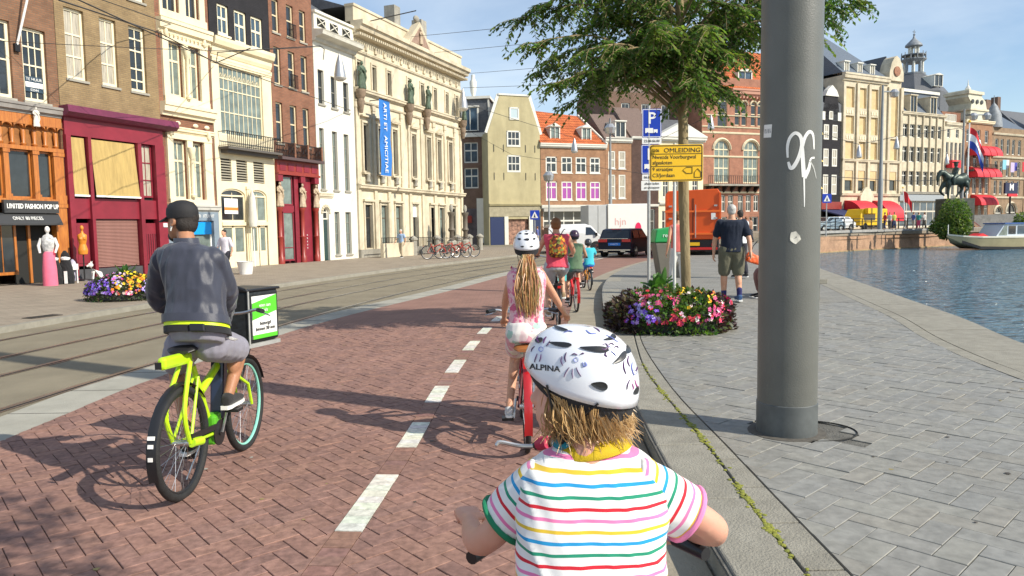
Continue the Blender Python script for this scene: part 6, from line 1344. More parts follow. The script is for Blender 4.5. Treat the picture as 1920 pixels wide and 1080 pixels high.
targets = [(960, 45, .5), (985, 90, -.6), (1010, 140, .3), (1040, 185, -.4), (1090, 185, .9), (1070, 225, -.2), (1130, 160, 1.2), (1150, 205, -1.0), (1190, 190, .5), (1100, 100, -1.2), (1040, 30, 1.0), (960, -60, 0), (1060, -60, -1), (1160, 40, 1.4), (1180, -60, -1.6), (1220, 60, -1.4), (1240, 150, -1.2), (1235, 190, .6), (1220, 205, -.5),
   (1340, 160, .4), (1370, 110, -.5), (1400, 60, .9), (1420, 30, -.4), (1440, 90, 1.1), (1480, 20, .2), (1580, 20, .3), (1620, 5, -.2), (1560, 45, .8), (1530, 60, -.4), (1400, -60, -1), (1330, 60, -1.3), (1310, 130, 1.2), (1350, -30, 1.4), (1500, -60, 0), (1300, -120, -1), (1330, 200, .0), (1250, -180, .6), (1150, -160, .5), (1400, -170, .2), (1365, 180, .1), (1030, 120, 1.0), (1120, 30, -.3), (1280, 90, -.9), (1340, 100, .2), (1300, 20, 1.0), (1180, 110, .2), (1230, 0, .6), (1080, 150, .1), (1130, 110, .8), (1100, 60, .3), (1160, 170, -.3), (1210, 120, .9), (1200, 60, -.6), (1140, -10, .2), (1290, 140, -.6), (1330, 90, .9), (1380, 60, 0), (1400, 110, .3), (1260, 180, .9), (1000, 20, .4), (1180, 215, .3), (1310, 170, -.9), (1360, 20, -.4)]
leafv = MB(); 
for i, (x, y, dy) in enumerate(targets):
    y -= 22 if y > 180 else 0; y -= 75 if 1130 < x < 1262 and y > 120 else 0
    e = px(x, y, 10.95+dy); z0 = min(max(e.z-.15-.22*math.hypot(e.x, e.y), 3.0), 5.6); c0 = V((0, 0, z0)); c0.x = interp([(p.x, p.z) for p in trunk], z0)
    mid = c0.lerp(e, .5)+V((0, 0, .28+.1*math.hypot(e.x, e.y))); P = smooth_poly([c0, mid, e+V((0, 0, .05))], 6); br.tube(P, [lerp(.026, .005, k/(len(P)-1)) for k in range(len(P))], 6)
    L = (e-c0).length; nt = int(17+L*15)
    for k in range(nt):
        f_ = .22+.78*(k+rng.random())/nt; j = f_*(len(P)-1); p = P[int(j)].lerp(P[min(int(j)+1, len(P)-1)], j-int(j)); out = V((e.x, e.y, 0)).normalized()
        gq = p+tb; gx_ = 960+FPX*gq.x/gq.y; gz_ = 428+FPX*(CH-gq.z)/gq.y
        if 1165 < gx_ < 1262 and gz_ > 150: continue
        d = (out*rng.uniform(.2, 1)+V((rng.gauss(0, .8), rng.gauss(0, .8), rng.uniform(-.7, .35)))).normalized(); tl = rng.uniform(.22, .5)*(1.15-.3*f_)
        tw_ = [p+d*tl*q+V((0, 0, -.30*tl*q*q*1.6)) for q in (0, .33, .66, 1)]; br.tube(tw_, .0035, 3, caps=False)
        cc = rng.choice(GREENS); sh = rng.uniform(.75, 1.25)
        for q in range(13):
            u_ = .12+.88*q/12; jj = u_*3; b0 = tw_[int(min(jj, 2))].lerp(tw_[int(min(jj, 2))+1], jj-int(min(jj, 2))); dr = (tw_[3]-tw_[0]).normalized(); sd = dr.cross(V((0, 0, 1))).normalized()*(1 if q % 2 else -1)
            ld = (dr*.55+sd*.8+V((rng.gauss(0, .12), rng.gauss(0, .12), -.35+rng.gauss(0, .2)))).normalized(); ll = rng.uniform(.07, .105); wv = ld.cross(V((rng.gauss(0, .3), rng.gauss(0, .3), 1))).normalized()*ll*.24
            leafv.cur = tuple(v*sh*rng.uniform(.85, 1.15) for v in cc); leafv.add([b0, b0+ld*ll*.45+wv, b0+ld*ll, b0+ld*ll*.45-wv], [(0, 1, 2, 3)])
tag(br.build('branches', M_BARK, tr), kind='stuff'); tag(leafv.build('foliage', M_LEAF, tr), kind='stuff'); print('tree leaves', len(leafv.f))
def flower_mb(mb, p, n, s, col, rng, eye=(.5, .35, .1)):
    n = V(n).normalized(); u = n.orthogonal().normalized(); v = n.cross(u); a0 = rng.random()*6; mb.cur = col
    for k in range(5):
        a = a0+2*PI*k/5; d = u*math.cos(a)+v*math.sin(a); e = u*-math.sin(a)+v*math.cos(a); mb.add([p, p+d*s*.6+e*s*.38+n*s*.15, p+d*s+n*s*.1, p+d*s*.6-e*s*.38+n*s*.15], [(0, 1, 2, 3)])
    mb.cur = eye; mb.add([p+n*s*.12+u*s*.16, p+n*s*.12+v*s*.16, p+n*s*.12-u*s*.16, p+n*s*.12-v*s*.16], [(0, 1, 2, 3)])
def planter(label, loc, rx, ry, h, zones, seed, leaf_cols, cannas=True, nf=900, nl=5200, name='flower_planter', dark=True):
    t = thing(name, label, 'planter', loc); rg = random.Random(seed)
    MB().lathe([(.82, 0), (.88, .03), (.86, h*.38), (.80, h*.40), (.80, h*.34)], 28, M=Matrix.Diagonal((rx*.92, ry*.92, 1))).build('planter_bowl', mat('planter_dark', (.045, .042, .04), .7, var=.3), t, True)
    lv = MB(); fl = MB()
    def surf(a, q):   # mound surface
        r_ = math.sin(q*PI/2); w2 = 1+.20*noise.noise(V((math.cos(a)*2.2+seed, math.sin(a)*2.2, q*2))); return V((rx*r_*math.cos(a)*w2, ry*r_*math.sin(a)*w2, (h*(.30+.70*math.cos(q*PI/2)) if q < 1 else h*.3)*w2))
    for k in range(nl):
        a = rg.random()*2*PI; q = rg.random()**.55*1.12; p = surf(a, min(q, 1)); 
        if q > 1: p.z -= (q-1)*h*2.4
        p *= rg.uniform(.86, 1.03); nz = V((math.cos(a)/rx*q, math.sin(a)/ry*q, .5+1-q)).normalized(); d = (nz+V((rg.gauss(0, .6), rg.gauss(0, .6), rg.gauss(-.1, .5)))).normalized(); L = rg.uniform(.035, .075); sd = d.cross(V((rg.gauss(0, 1), rg.gauss(0, 1), rg.gauss(0, 1)))).normalized()*L*.36
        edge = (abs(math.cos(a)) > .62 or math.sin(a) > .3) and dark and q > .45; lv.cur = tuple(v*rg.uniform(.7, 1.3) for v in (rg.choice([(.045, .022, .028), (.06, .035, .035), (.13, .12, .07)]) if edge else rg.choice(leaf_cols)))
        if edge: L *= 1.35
        lv.add([p, p+d*L*.5+sd, p+d*L, p+d*L*.5-sd], [(0, 1, 2, 3)])
    for k in range(nf):
        a = rg.random()*2*PI; q = rg.random()**.5*1.02; p = surf(a, q)*1.03; x = p.x/rx; zz = p.z/h; nz = V((math.cos(a)*q, math.sin(a)*q, 1.05-q)).normalized()
        best = None
        for (x0, x1, z0, z1, cols, pr) in zones:
            if x0 <= x+rg.gauss(0, .05) <= x1 and z0 <= zz+rg.gauss(0, .06) <= z1 and rg.random() < pr: best = rg.choice(cols); break
        if best and noise.noise(p*9+V((seed, 0, 0))) < -.22: best = None
        if best: flower_mb(fl, p, nz+V((rg.gauss(0, .3), rg.gauss(0, .3), rg.gauss(0, .3))), rg.uniform(.026, .044), tuple(min(1, c*rg.uniform(.85, 1.15)) for c in best), rg, eye=(.75, .72, .85) if best[2] > .5 else (.45, .25, .05))
    tag(lv.build('foliage', M_LEAF, t), kind='stuff'); tag(fl.build('blossoms', attr_mat('petal', .7, nvar=.05), t), kind='stuff')
    if cannas:
        for k in range(15):
            a = rg.random()*2*PI; tilt = rg.uniform(.15, 1.0); L = rg.uniform(.26, .42); d = V((math.cos(a)*math.sin(tilt), math.sin(a)*math.sin(tilt), math.cos(tilt))); sd = d.cross(V((0, 0, 1))).normalized(); c0 = V(cannas)+V((rg.gauss(0, .04), rg.gauss(0, .04), h*.85)); mb = MB(); g = rg.uniform(.8, 1.3); mb.cur = (.06*g, .15*g, .03*g); vs = []
            for i in range(7): u_ = i/6; w_ = .075*math.sin(PI*min(u_*.92+.08, 1))**.8+.004; c = c0+d*L*u_+V((0, 0, -.22*L*u_*u_*tilt*1.5)); vs += [c-sd*w_+V((0, 0, .02)), c, c+sd*w_+V((0, 0, .02))]
            mb.add(vs, [(3*i+k2, 3*i+k2+1, 3*i+k2+4, 3*i+k2+3) for i in range(6) for k2 in (0, 1)]); mb.build('large_leaf', M_LEAF, t, True)
    return t
PU, PU2, PK, RD_, OR, YE, WH = (.22, .09, .62), (.45, .35, .80), (.70, .10, .28), (.75, .06, .10), (.80, .25, .03), (.80, .60, .03), (.75, .62, .62)
MAG = (.45, .03, .16)
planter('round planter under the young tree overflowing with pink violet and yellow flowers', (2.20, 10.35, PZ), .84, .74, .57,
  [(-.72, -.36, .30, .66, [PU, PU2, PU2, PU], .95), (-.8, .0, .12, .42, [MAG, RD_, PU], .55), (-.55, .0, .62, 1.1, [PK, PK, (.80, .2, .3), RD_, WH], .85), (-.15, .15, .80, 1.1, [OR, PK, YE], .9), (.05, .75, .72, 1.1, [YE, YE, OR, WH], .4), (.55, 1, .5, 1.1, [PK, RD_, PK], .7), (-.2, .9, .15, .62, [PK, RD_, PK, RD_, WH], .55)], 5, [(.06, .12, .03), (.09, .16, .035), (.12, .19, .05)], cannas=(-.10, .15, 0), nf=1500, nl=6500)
pl2 = G(210, 566, SH); planter('flower tub on the left sidewalk, half violet and half yellow orange', (pl2.x, pl2.y+.5, SH), .80, .62, .60,
  [(-1, .05, .1, .8, [PU, PU2, (.35, .15, .7), PU], .95), (-.3, .3, .6, 1.1, [PK, WH, PU2], .8), (.0, .75, .45, 1.1, [YE, OR, YE, OR], .9), (.7, 1, .2, .9, [PU2, (.55, .35, .75)], .8), (.1, .75, .1, .5, [WH, PK, OR], .5)], 9, [(.05, .09, .03), (.08, .12, .035), (.07, .06, .04)], cannas=(0, .1, 0), nf=1500, nl=3500, dark=False)
# traffic signs
M_SGB = mat('sign_blue', (.008, .045, .42), .35); M_GALV = mat('galvanised', (.42, .42, .40), .5, var=.15, vs=8, metal=.3); M_YEL = mat('sign_yellow', (.85, .50, .01), .45); M_BLK = mat('letter_black', (.02, .02, .02), .6)
def rounded(w_, h_, r_, n=5):
    o = []
    for cx, cy, a0 in ((w_/2-r_, h_/2-r_, 0), (-w_/2+r_, h_/2-r_, PI/2), (-w_/2+r_, -h_/2+r_, PI), (w_/2-r_, -h_/2+r_, 1.5*PI)):
        for i in range(n+1): a = a0+PI/2*i/n; o.append((cx+r_*math.cos(a), cy+r_*math.sin(a)))
    return o
def plate(par, c, w_, h_, m, name='sign_plate', r_=.03, y=0, th=.006, border=None):
    o = MB().prism([(c[0]+a, c[1]+b) for a, b in rounded(w_, h_, r_)], 'y', y-th, y+th).build(name, m, par)
    if border:
        ob = rounded(w_-.02, h_-.02, r_*.8); ib = rounded(w_-.045, h_-.045, r_*.6); mb = MB(); n = len(ob); mb.add([(c[0]+a, y-th-.002, c[1]+b) for a, b in ob]+[(c[0]+a, y-th-.002, c[1]+b) for a, b in ib], [(i, (i+1) % n, n+(i+1) % n, n+i) for i in range(n)]); mb.build('sign_border', border, o)
    return o
sp_ = V((G(1217, 545, PZ).x, 17.0, PZ)); sp_.x = D(1217, 545, 17).x
t = thing('parking_sign', 'tall post with two blue parking signs and small time plates', 'traffic sign', sp_); Zp = lambda y: D(1220, y, 17).z-PZ
MB().tube([(0, .03, 0), (0, .03, Zp(195))], .038, 10).build('sign_post', M_GALV, t, True)
w_ = .44; x0 = D(1222, 230, 17).x-sp_.x
for ya, yb, xo in ((204, 258, 0), (271, 326, -.02)):
    zc = (Zp(ya)+Zp(yb))/2; hh = Zp(ya)-Zp(yb); o = plate(t, (x0+xo, zc), w_, hh, M_SGB, border=M_LETW); text('sign_letter', 'P', .36, M_LETW, o, (x0+xo, -.012, zc+.10), bold=.006)
    b = MB(); b.box(x0+xo-.15, x0+xo+.03, -.014, -.008, zc-.22, zc-.11); b.box(x0+xo+.04, x0+xo+.13, -.014, -.008, zc-.22, zc-.14); b.build('truck_symbol', M_LETW, o)
    for k in (-.10, .08): MB().lathe([(.0001, 0), (.02, 0), (.02, .006), (.0001, .006)], 10, (x0+xo+k, -.0145, zc-.22), Matrix.Rotation(PI/2, 3, 'X')).build('wheel_symbol', M_SGB, o)
for ya, yb, tx, sz in ((259, 270, '22.00-06.00', .075), (327, 338, '06.00-12.00', .075)):
    zc = (Zp(ya)+Zp(yb))/2; o = plate(t, (x0, zc), w_, Zp(ya)-Zp(yb), M_LETW, 'time_plate', .015); text('plate_lettering', tx, sz, M_BLK, o, (x0, -.012, zc))
zc = Zp(348); o = plate(t, (x0-.01, zc), .46, .22, M_LETW, 'note_plate', .015); text('plate_lettering', 'alleen laden', .07, M_BLK, o, (x0, -.012, zc+.045)); text('plate_lettering', 'en uitstappen', .065, M_BLK, o, (x0, -.012, zc-.045))
# yellow detour sign
yp = V((D(1265, 560, 10.35).x, 10.35, PZ)); t = thing('detour_sign', 'yellow OMLEIDING detour board on a thin white post in front of the tree', 'traffic sign', yp); zy = lambda y: D(1268, y, 10.35).z-PZ
MB().tube([(0, .02, 0), (0, .02, zy(268))], .022, 10).build('sign_post', mat('post_white', (.60, .60, .56), .5), t, True)
cx = D(1268, 305, 10.35).x-yp.x; zc = (zy(271)+zy(340))/2; hh = zy(271)-zy(340); w_ = D(1318, 305, 10.35).x-D(1218, 305, 10.35).x
o = plate(t, (cx, zc), w_, hh, M_YEL, border=M_BLK, r_=.035); 
text('sign_lettering', 'OMLEIDING', .085, M_BLK, o, (cx+.08, -.008, zc+hh*.34), sx=1.12); text('sign_lettering', 'S106', .062, M_BLK, o, (cx-.285, -.008, zc+hh*.34), sx=.8)
for i, (tx, fz) in enumerate((('Nwezds Voorburgwal', .16), ('afgesloten', .01), ('9 straatjes', -.17), ('C3/Jordaan', -.335))): text('sign_lettering', tx, .072, M_BLK, o, (cx-w_*.45, -.008, zc+hh*fz), align='LEFT', sx=.95)
for fz in (.25, -.085): MB().box(cx-w_/2+.02, cx+w_/2-.02, -.011, -.007, zc+hh*fz-.003, zc+hh*fz+.003).build('sign_rule', M_BLK, o)
def outline(pts, r_, name, m, par, y=-.010): return MB().tube([(a, y, b) for a, b in pts], r_, 4, closed=True).build(name, m, par)
outline([(cx+.09, zc-.10), (cx+.14, zc-.06), (cx+.22, zc-.06), (cx+.22, zc-.145), (cx+.14, zc-.145)], .004, 'arrow_symbol', M_BLK, o); outline([(cx+.25, zc-.20), (cx+.25, zc-.13), (cx+.295, zc-.08), (cx+.34, zc-.13), (cx+.34, zc-.20)], .004, 'house_symbol', M_BLK, o)
# far pedestrian crossing signs
for (x, y, yt, Yd, lb) in ((1549, 430, 372, 62, 'blue crossing sign before the red canopies'), (1003, 440, 403, 60, 'blue crossing sign in front of the olive gabled house')):
    b0 = D(x, y, Yd); t = thing('crossing_sign', lb, 'traffic sign', (b0.x, Yd, min(b0.z, .8))); z1 = D(x, yt, Yd).z-t.location.z; MB().tube([(0, 0, -.3), (0, 0, z1+.3)], .05, 6).build('sign_post', M_GALV, t)
    plate(t, (0, z1), .75, .75, M_SGB, y=-.06); MB().prism([(-.28, z1-.25), (.28, z1-.25), (0, z1+.28)], 'y', -.08, -.066).build('triangle', M_LETW, t); MB().prism([(-.08, z1-.2), (.08, z1-.2), (.0, z1+.1)], 'y', -.09, -.08).build('walker_symbol', M_BLK, t)
# waste container
wp = D(1249, 516, 21.0); t = thing('waste_container', 'grey brown street waste container with a green lid behind the flower planter', 'container', (wp.x, 21.0, PZ)); zt = lambda y: D(1249, y, 21.0).z-PZ
MB().prism([(-.38, zt(455)), (.42, zt(455)), (.36, .0), (-.22, .0)], 'y', -.35, .35).build('container_body', mat('container_grey', (.15, .135, .105), .6, var=.1), t, bevel=.03)
MB().prism([(-.40, zt(454)), (.44, zt(454)), (.42, zt(428)), (.2, zt(425)), (-.34, zt(430))], 'y', -.37, .37).build('green_lid', mat('lid_green', (.02, .32, .08), .5, var=.1), t, bevel=.03)
text('lid_lettering', 'rest', .16, M_LETW, t, (-.05, -.385, zt(441))); text('container_mark', 'G', .3, M_LETW, t, (.22, -.36, zt(468)))
# ---------------------------------------------------------------- vehicles
M_CGL = mat('car_glass', (.015, .02, .025), .05, spec=.9); M_RED = mat('tail_red', (.55, .01, .012), .2, coat=.8); M_CHR = mat('chrome', (.7, .7, .7), .15, metal=1)
def carmat(n, c): return mat('paint_'+n, c, .25, coat=1.0, spec=.6)
def car(label, cat, loc, rz, m, L, W, H, prof, glass_prof, wheel_r=.34, wy=(.18, .80), win=None, plate_m=None, name='parked_car', tail_y=None, belt=.62, group=None, pillars=2):
    """prof: side outline (y along the car 0=rear .. 1=front, z in m) ; body narrows above the belt line"""
    t = thing(name, label, cat, loc, rz, group); n = len(prof); Hb = H*belt
    def xs(z, i): k = max(0, (z-Hb)/(H-Hb)); return W/2*(1-.16*k)-.0*i
    def secs(out, inset, wsc=1.0):
        vs = []
        for q in (-1, 1):
            for (y, z) in out: vs.append((q*xs(z, 0)*wsc, y*L, z))
        return vs
    mb = MB(); prof_ = prof; vs = secs(prof_, 0); k = n
    inner = [(q*(xs(z, 0)-.06), .5*L+(y*L-.5*L)*.985, z*.985+.01) for q in (-1, 1) for (y, z) in prof_]
    fs = [tuple(range(n)), tuple(range(n, 2*n))[::-1]]+[(i, i+n, (i+1) % n+n, (i+1) % n) for i in range(n)]
    mb.add(vs, fs); body = mb.build('car_body', m, t, bevel=.05)
    for side in (-1, 1):
        for gp in glass_prof:
            mb = MB(); mb.add([(side*(xs(z, 0)+.006), y*L, z) for y, z in gp], [tuple(range(len(gp)))]); mb.build('side_window', M_CGL, t)
    for gp in (win or []):      # front / rear glass: (y0,z0,y1,z1,dir)
        y0, z0, y1, z1, dr = gp; o_ = .008*dr; mb = MB(); mb.add([(-xs(z0, 0)+.10, y0*L+o_, z0), (xs(z0, 0)-.10, y0*L+o_, z0), (xs(z1, 0)-.10, y1*L+o_, z1), (-xs(z1, 0)+.10, y1*L+o_, z1)], [(0, 1, 2, 3)]); mb.build('rear_window' if dr < 0 else 'windscreen', M_CGL, t)
    for q in (-1, 1):
        for f_ in wy:
            wo = MB().lathe([(.0001, -.11), (wheel_r*.6, -.11), (wheel_r*.93, -.12), (wheel_r, -.09), (wheel_r, .09), (wheel_r*.93, .12), (wheel_r*.6, .11), (.0001, .11)], 24, (0, 0, 0), Matrix.Rotation(PI/2, 3, 'Y')).build('wheel', M_TYRE, t, True, loc=(q*(W/2-.10), f_*L, wheel_r))
            MB().lathe([(.0001, 0), (wheel_r*.62, .0), (wheel_r*.62, .012), (.0001, .03)], 12, (q*.112, 0, 0), Matrix.Rotation(q*PI/2, 3, 'Y')).build('hubcap', M_CHR, wo)
            MB().lathe([(wheel_r*1.02, 0), (wheel_r*1.16, 0), (wheel_r*1.16, .01), (wheel_r*1.02, .01)], 18, (q*(W/2+.001), f_*L, wheel_r*1.02), Matrix.Rotation(q*PI/2, 3, 'Y')).build('wheel_arch', M_BLKP, t)
    return t
# black estate/SUV seen from behind
sc_ = D(1152, 481, 38.5); 
suv = car('black SUV with a blue number plate driving away beside the white van', 'car', (sc_.x, 38.5, 0), R(-27), mat('paint_black', (.006, .012, .03), .45, spec=.35), 4.3, 1.80, 1.50, [(.01, .35), (0, .75), (.02, .95), (.075, 1.44), (.16, 1.50), (.55, 1.49), (.70, .98), (.97, .88), (1, .6), (.99, .30), (.5, .22), (.03, .24)], [[(.12, 1.0), (.14, 1.38), (.34, 1.40), (.34, 1.0)], [(.37, 1.0), (.37, 1.40), (.54, 1.38), (.65, 1.0)]], win=[(.018, .98, .072, 1.40, -1), (.70, 1.0, .56, 1.42, 1)], name='black_suv')
b = MB(); b.box(-.33, .33, -.03, .03, .62, .76); b.build('number_plate', mat('plate_blue', (.02, .22, .75), .4), suv)
for q in (-1, 1): MB().box(min(q*.42, q*.88), max(q*.42, q*.88), -.05, .03, .80, .95).build('tail_light', M_RED, suv); MB().box(min(q*.35, q*.6), max(q*.35, q*.6), -.06, -.01, .29, .35).build('exhaust_trim', M_CHR, suv)
MB().box(-.75, .75, -.045, -.02, .965, .99).build('chrome_strip', M_CHR, suv); MB().box(-.86, .86, -.05, .02, .36, .42).build('bumper_strip', M_CHR, suv); MB().box(-.25, .25, .22, .26, 1.45, 1.49).build('brake_light', M_RED, suv); text('plate_lettering', 'K·428·TX', .1, M_LETW, suv, (0, -.036, .69))
# white van
v0 = D(1120, 462, 44.5)
van = car('white panel van parked side-on behind the black SUV', 'van', (D(1024, 462, 46).x, 46.0, 0), R(-82), carmat('white', (.74, .75, .74)), 3.7, 1.85, 1.80, [(.0, .35), (.0, 1.5), (.03, 1.78), (.62, 1.80), (.72, 1.68), (.86, 1.12), (.98, .95), (1, .6), (.99, .3), (.5, .24), (.02, .26)], [[(.62, 1.12), (.63, 1.6), (.71, 1.58), (.83, 1.12)]], win=[(.86, 1.16, .73, 1.64, 1), (0, 1.1, 0, 1.6, -1)], name='white_van')
MB().box(-.95, -.93, .35, 2.2, .5, .58).build('side_trim', M_BLKP, van); MB().obox((.98, 2.95, 1.15), (.12, .12, .2)).build('wing_mirror', M_BLKP, van)
# white truck with lettering
a = D(1109, 448, 55); bq = D(1210, 448, 55); trk = thing('white_truck', 'white box truck with a red dot and faint hin lettering parked across the junction', 'truck', (D(1140, 450, 55).x, 55, 0), R(6)); wd = 3.1; z1 = D(1180, 382, 55).z
MB().box(0, wd, 0, 6, .85, z1).build('cargo_box', mat('truck_white', (.80, .79, .74), .45, var=.03), trk, bevel=.04); MB().box(-1.45, -.05, .1, 3, .5, z1-.05).build('cargo_door', mat('truck_grey', (.50, .51, .50), .5, var=.05), trk, bevel=.03)
MB().box(-.72, -.68, .08, .1, .6, z1-.1).build('door_rib', M_GALV, trk); text('truck_lettering', 'hjn', .75, mat('faded_red', (.72, .42, .38), .6), trk, (.95, -.01, 1.95)); MB().lathe([(.0001, 0), (.30, 0), (.30, .01), (.0001, .01)], 20, (2.3, -.012, 1.5), Matrix.Rotation(PI/2, 3, 'X')@Matrix.Diagonal((.75, 1.3, 1))).build('red_dot', mat('dot_red', (.75, .015, .10), .5), trk)
MB().box(.05, wd-.05, .1, 5.9, .45, .845).build('chassis', M_BLKP, trk)
for q in (.5, 1.1, 2.6): MB().lathe([(.0001, 0), (.42, 0), (.42, .25), (.0001, .25)], 16, (q, .3, .42), Matrix.Rotation(PI/2, 3, 'X')).build('wheel', M_TYRE, trk)
# orange truck
ot = thing('orange_truck', 'bright orange refuse truck seen from behind beyond the tree', 'truck', (D(1305, 470, 36).x-.15, 36.0, 0), R(-16)); zz = lambda y: D(1305, y, 36).z; M_OR = mat('truck_orange', (.72, .095, .008), .4, var=.05, vs=2, dirt=.12)
b = MB(); b.prism([(-1.32, .92), (1.28, .92), (1.30, zz(365)), (1.15, zz(355)), (-1.2, zz(357)), (-1.33, zz(366))], 'y', 0, 6.5); b.build('cargo_box', M_OR, ot, bevel=.03)
for z_ in (zz(398), zz(440)): MB().box(-1.34, 1.32, -.06, 0, z_, z_+.09).build('box_rib', mat('rib_orange', (.85, .16, .02), .4), ot)
for z_ in (1.3, 1.9, 2.5): MB().box(-1.15, -1.0, -.09, 0, z_, z_+.08).build('hinge', M_GALV, ot); MB().box(.98, 1.13, -.09, 0, z_, z_+.08).build('hinge', M_GALV, ot)
for q in (-.02, .03): MB().box(q-.012, q+.004, -.02, 0, .95, 2.9).build('door_seam', M_DARK, ot)
MB().tube([(.12, -.06, 1.0), (.12, -.06, 2.6)], .02, 6).build('lock_rod', M_GALV, ot)
for q in (-1.3, 1.2): MB().box(q, q+.1, -.05, 0, .95, zz(362)).build('corner_rib', M_OR, ot)
MB().box(-1.2, 1.2, .15, 6.4, .35, .9).build('chassis', M_BLKP, ot); MB().box(-1.15, 1.15, -.1, .1, .42, .54).build('underrun_bar', M_RED, ot); MB().box(-.25, .32, -.13, -.1, .62, .78).build('number_plate', M_YEL, ot); MB().box(.85, 1.05, -.08, 0, zz(412), zz(400)).build('white_notice', M_LETW, ot)
for q in (-1, 1): MB().lathe([(.0001, 0), (.48, 0), (.48, .35), (.0001, .35)], 18, (q*1.2-(.35 if q > 0 else 0), 1.1, .48), Matrix.Rotation(PI/2, 3, 'Y')).build('wheel', M_TYRE, ot); MB().box(q*1.0-.12, q*1.0+.12, -.12, -.05, .6, .72).build('tail_light', M_RED, ot)
MB().box(-1.2, 1.2, 6.6, 8.3, .5, 2.3).build('cab', M_OR, ot, bevel=.08)
# yellow van and cars on the square
Yv = 84
yv = thing('yellow_van', 'yellow delivery van with open awning flap behind the far railing', 'van', (D(1612, 432, Yv).x, Yv, PL), R(26)); s = V; yz = lambda y: D(1640, y, Yv).z-PL
MB().prism([(0, .4), (4.6, .4), (4.6, yz(391)), (.6, yz(391)), (.1, 1.6)], 'y', 0, 2.2).build('van_body', mat('van_yellow', (.80, .50, .01), .4), yv, bevel=.1)
MB().box(.7, 2.6, -.5, -.02, yz(400), yz(390)).build('hatch_flap', mat('van_yellow', (.80, .50, .01), .4), yv); MB().box(.6, 2.5, -.03, .0, 1.0, yz(402)).build('serving_window', M_CGL, yv)
for q in (.9, 3.8): MB().lathe([(.0001, 0), (.36, 0), (.36, .25), (.0001, .25)], 14, (q, .22, .36), Matrix.Rotation(PI/2, 3, 'X')).build('wheel', M_TYRE, yv)
cprof = [(.0, .35), (0, .75), (.08, .95), (.20, 1.38), (.58, 1.42), (.74, .98), (.98, .80), (1, .4), (.5, .22), (.02, .25)]; cgl = [[(.16, .98), (.24, 1.32), (.40, 1.34), (.40, .98)], [(.43, .98), (.43, 1.34), (.57, 1.32), (.69, .98)]]
car('white hatchback parked behind the far railing left of the yellow van', 'car', (D(1592, 430, 78).x, 78, PL), R(116), carmat('white', (.74, .75, .74)), 3.9, 1.7, 1.42, cprof, cgl, win=[(.075, .98, .19, 1.34, -1), (.73, 1.0, .60, 1.38, 1)], wheel_r=.31, name='white_hatchback')
car('silver blue car parked behind the far railing near the big pole', 'car', (D(1572, 430, 74).x, 74, PL-.05), R(118), carmat('silver_blue', (.22, .30, .36)), 3.9, 1.7, 1.42, cprof, cgl, win=[(.075, .98, .19, 1.34, -1), (.73, 1.0, .60, 1.38, 1)], wheel_r=.31, name='silver_car')
# ---------------------------------------------------------------- lamps, wires, masts
M_LAMP = mat('lamp_aluminium', (.50, .50, .50), .35, metal=.7, var=.1); M_WIRE = mat('wire', (.05, .05, .05), .6)
lamps = [(637, 130, 27, 1.0, 'large cone shaped street lamp hanging before the white plastered house'), (868, 190, 52, 1, 'cone shaped street lamp hanging at the corner of the society building'), (1008, 92, 40, .8, 'small cone street lamp hanging left of the tree crown'), (1077, 275, 60, 1, 'cone shaped street lamp hanging before the orange tiled roof'), (1333, 232, 55, 1, 'cone shaped street lamp hanging before the arched brick building'), (1610, 286, 80, 1, 'cone shaped lamp hanging before the left windows of the sandstone building'), (1681, 270, 80, 1, 'cone shaped lamp hanging before the sandstone tower bay'), (1836, 275, 85, 1, 'cone shaped lamp hanging beside the striped flag'), (1775, 300, 85, .8, 'cone shaped lamp hanging above the horseman statue')]
def lamp(x, y, Yd, s, lb):
    p = D(x, y, Yd); hpx = {637: 50, 868: 42, 1008: 20, 1077: 28, 1333: 28, 1610: 26, 1681: 24, 1836: 24, 1775: 20}[x]; h = hpx/FPX*Yd
    t = thing('hanging_lamp', lb, 'street lamp', (p.x, p.y, p.z), group='cone lamps hung from the wires')
    q = h/.95; MB().lathe([(.006, .55*q), (.06*q, .42*q), (.14*q, .15*q), (.20*q, -.18*q), (.205*q, -.28*q)], 18).build('lamp_cone', M_LAMP, t, True)
    MB().lathe([(.206*q, -.28*q), (.23*q, -.29*q), (.20*q, -.34*q), (.10*q, -.40*q), (.001, -.41*q)], 18).build('lamp_glass', mat('opal_glass', (.66, .64, .58), .3), t, True); return p+V((0, 0, .55*q))
LT = [lamp(*a) for a in lamps]
def wire(label, pts, sag=.02, r_=.012):
    t = thing('overhead_wire', label, 'wire', pts[0]); 
    for a, b in zip(pts, pts[1:]):
        a, b = V(a)-V(pts[0]), V(b)-V(pts[0]); L = (a-b).length; MB().tube([a.lerp(b, i/10)-V((0, 0, sag*L*4*(i/10)*(1-i/10)*.25)) for i in range(11)], r_, 4, caps=False).build('cable', M_WIRE, t)
    return t
Lf = lambda x, y: None
def onL(x, y):   # point on the left facades
    d = ray(x, y); n = FN; o = V((0, 0, CH)); t_ = ((FA-o).dot(n))/d.dot(n); return o+d*t_+n*.15
wire('contact wire running along the street over the tram track, nearest', [D(60, -40, 13), D(400, 115, 24), D(637, 200, 38), D(760, 240, 60)], .0, .016)
wire('contact wire running along the street over the far tram track', [D(-40, -80, 14), D(250, 20, 26), D(500, 110, 40), D(870, 250, 75)], .0, .016)
wire('thick feeder cable slanting down across the left houses', [D(110, 0, 16), D(300, 62, 22), D(405, 118, 27), D(470, 90, 27)], .0, .018)
wire('cross wire from the cream house to the first hanging lamp', [onL(0, 78), D(265, 90, 24), D(405, 95, 27), onL(600, 88)], .01, .010)
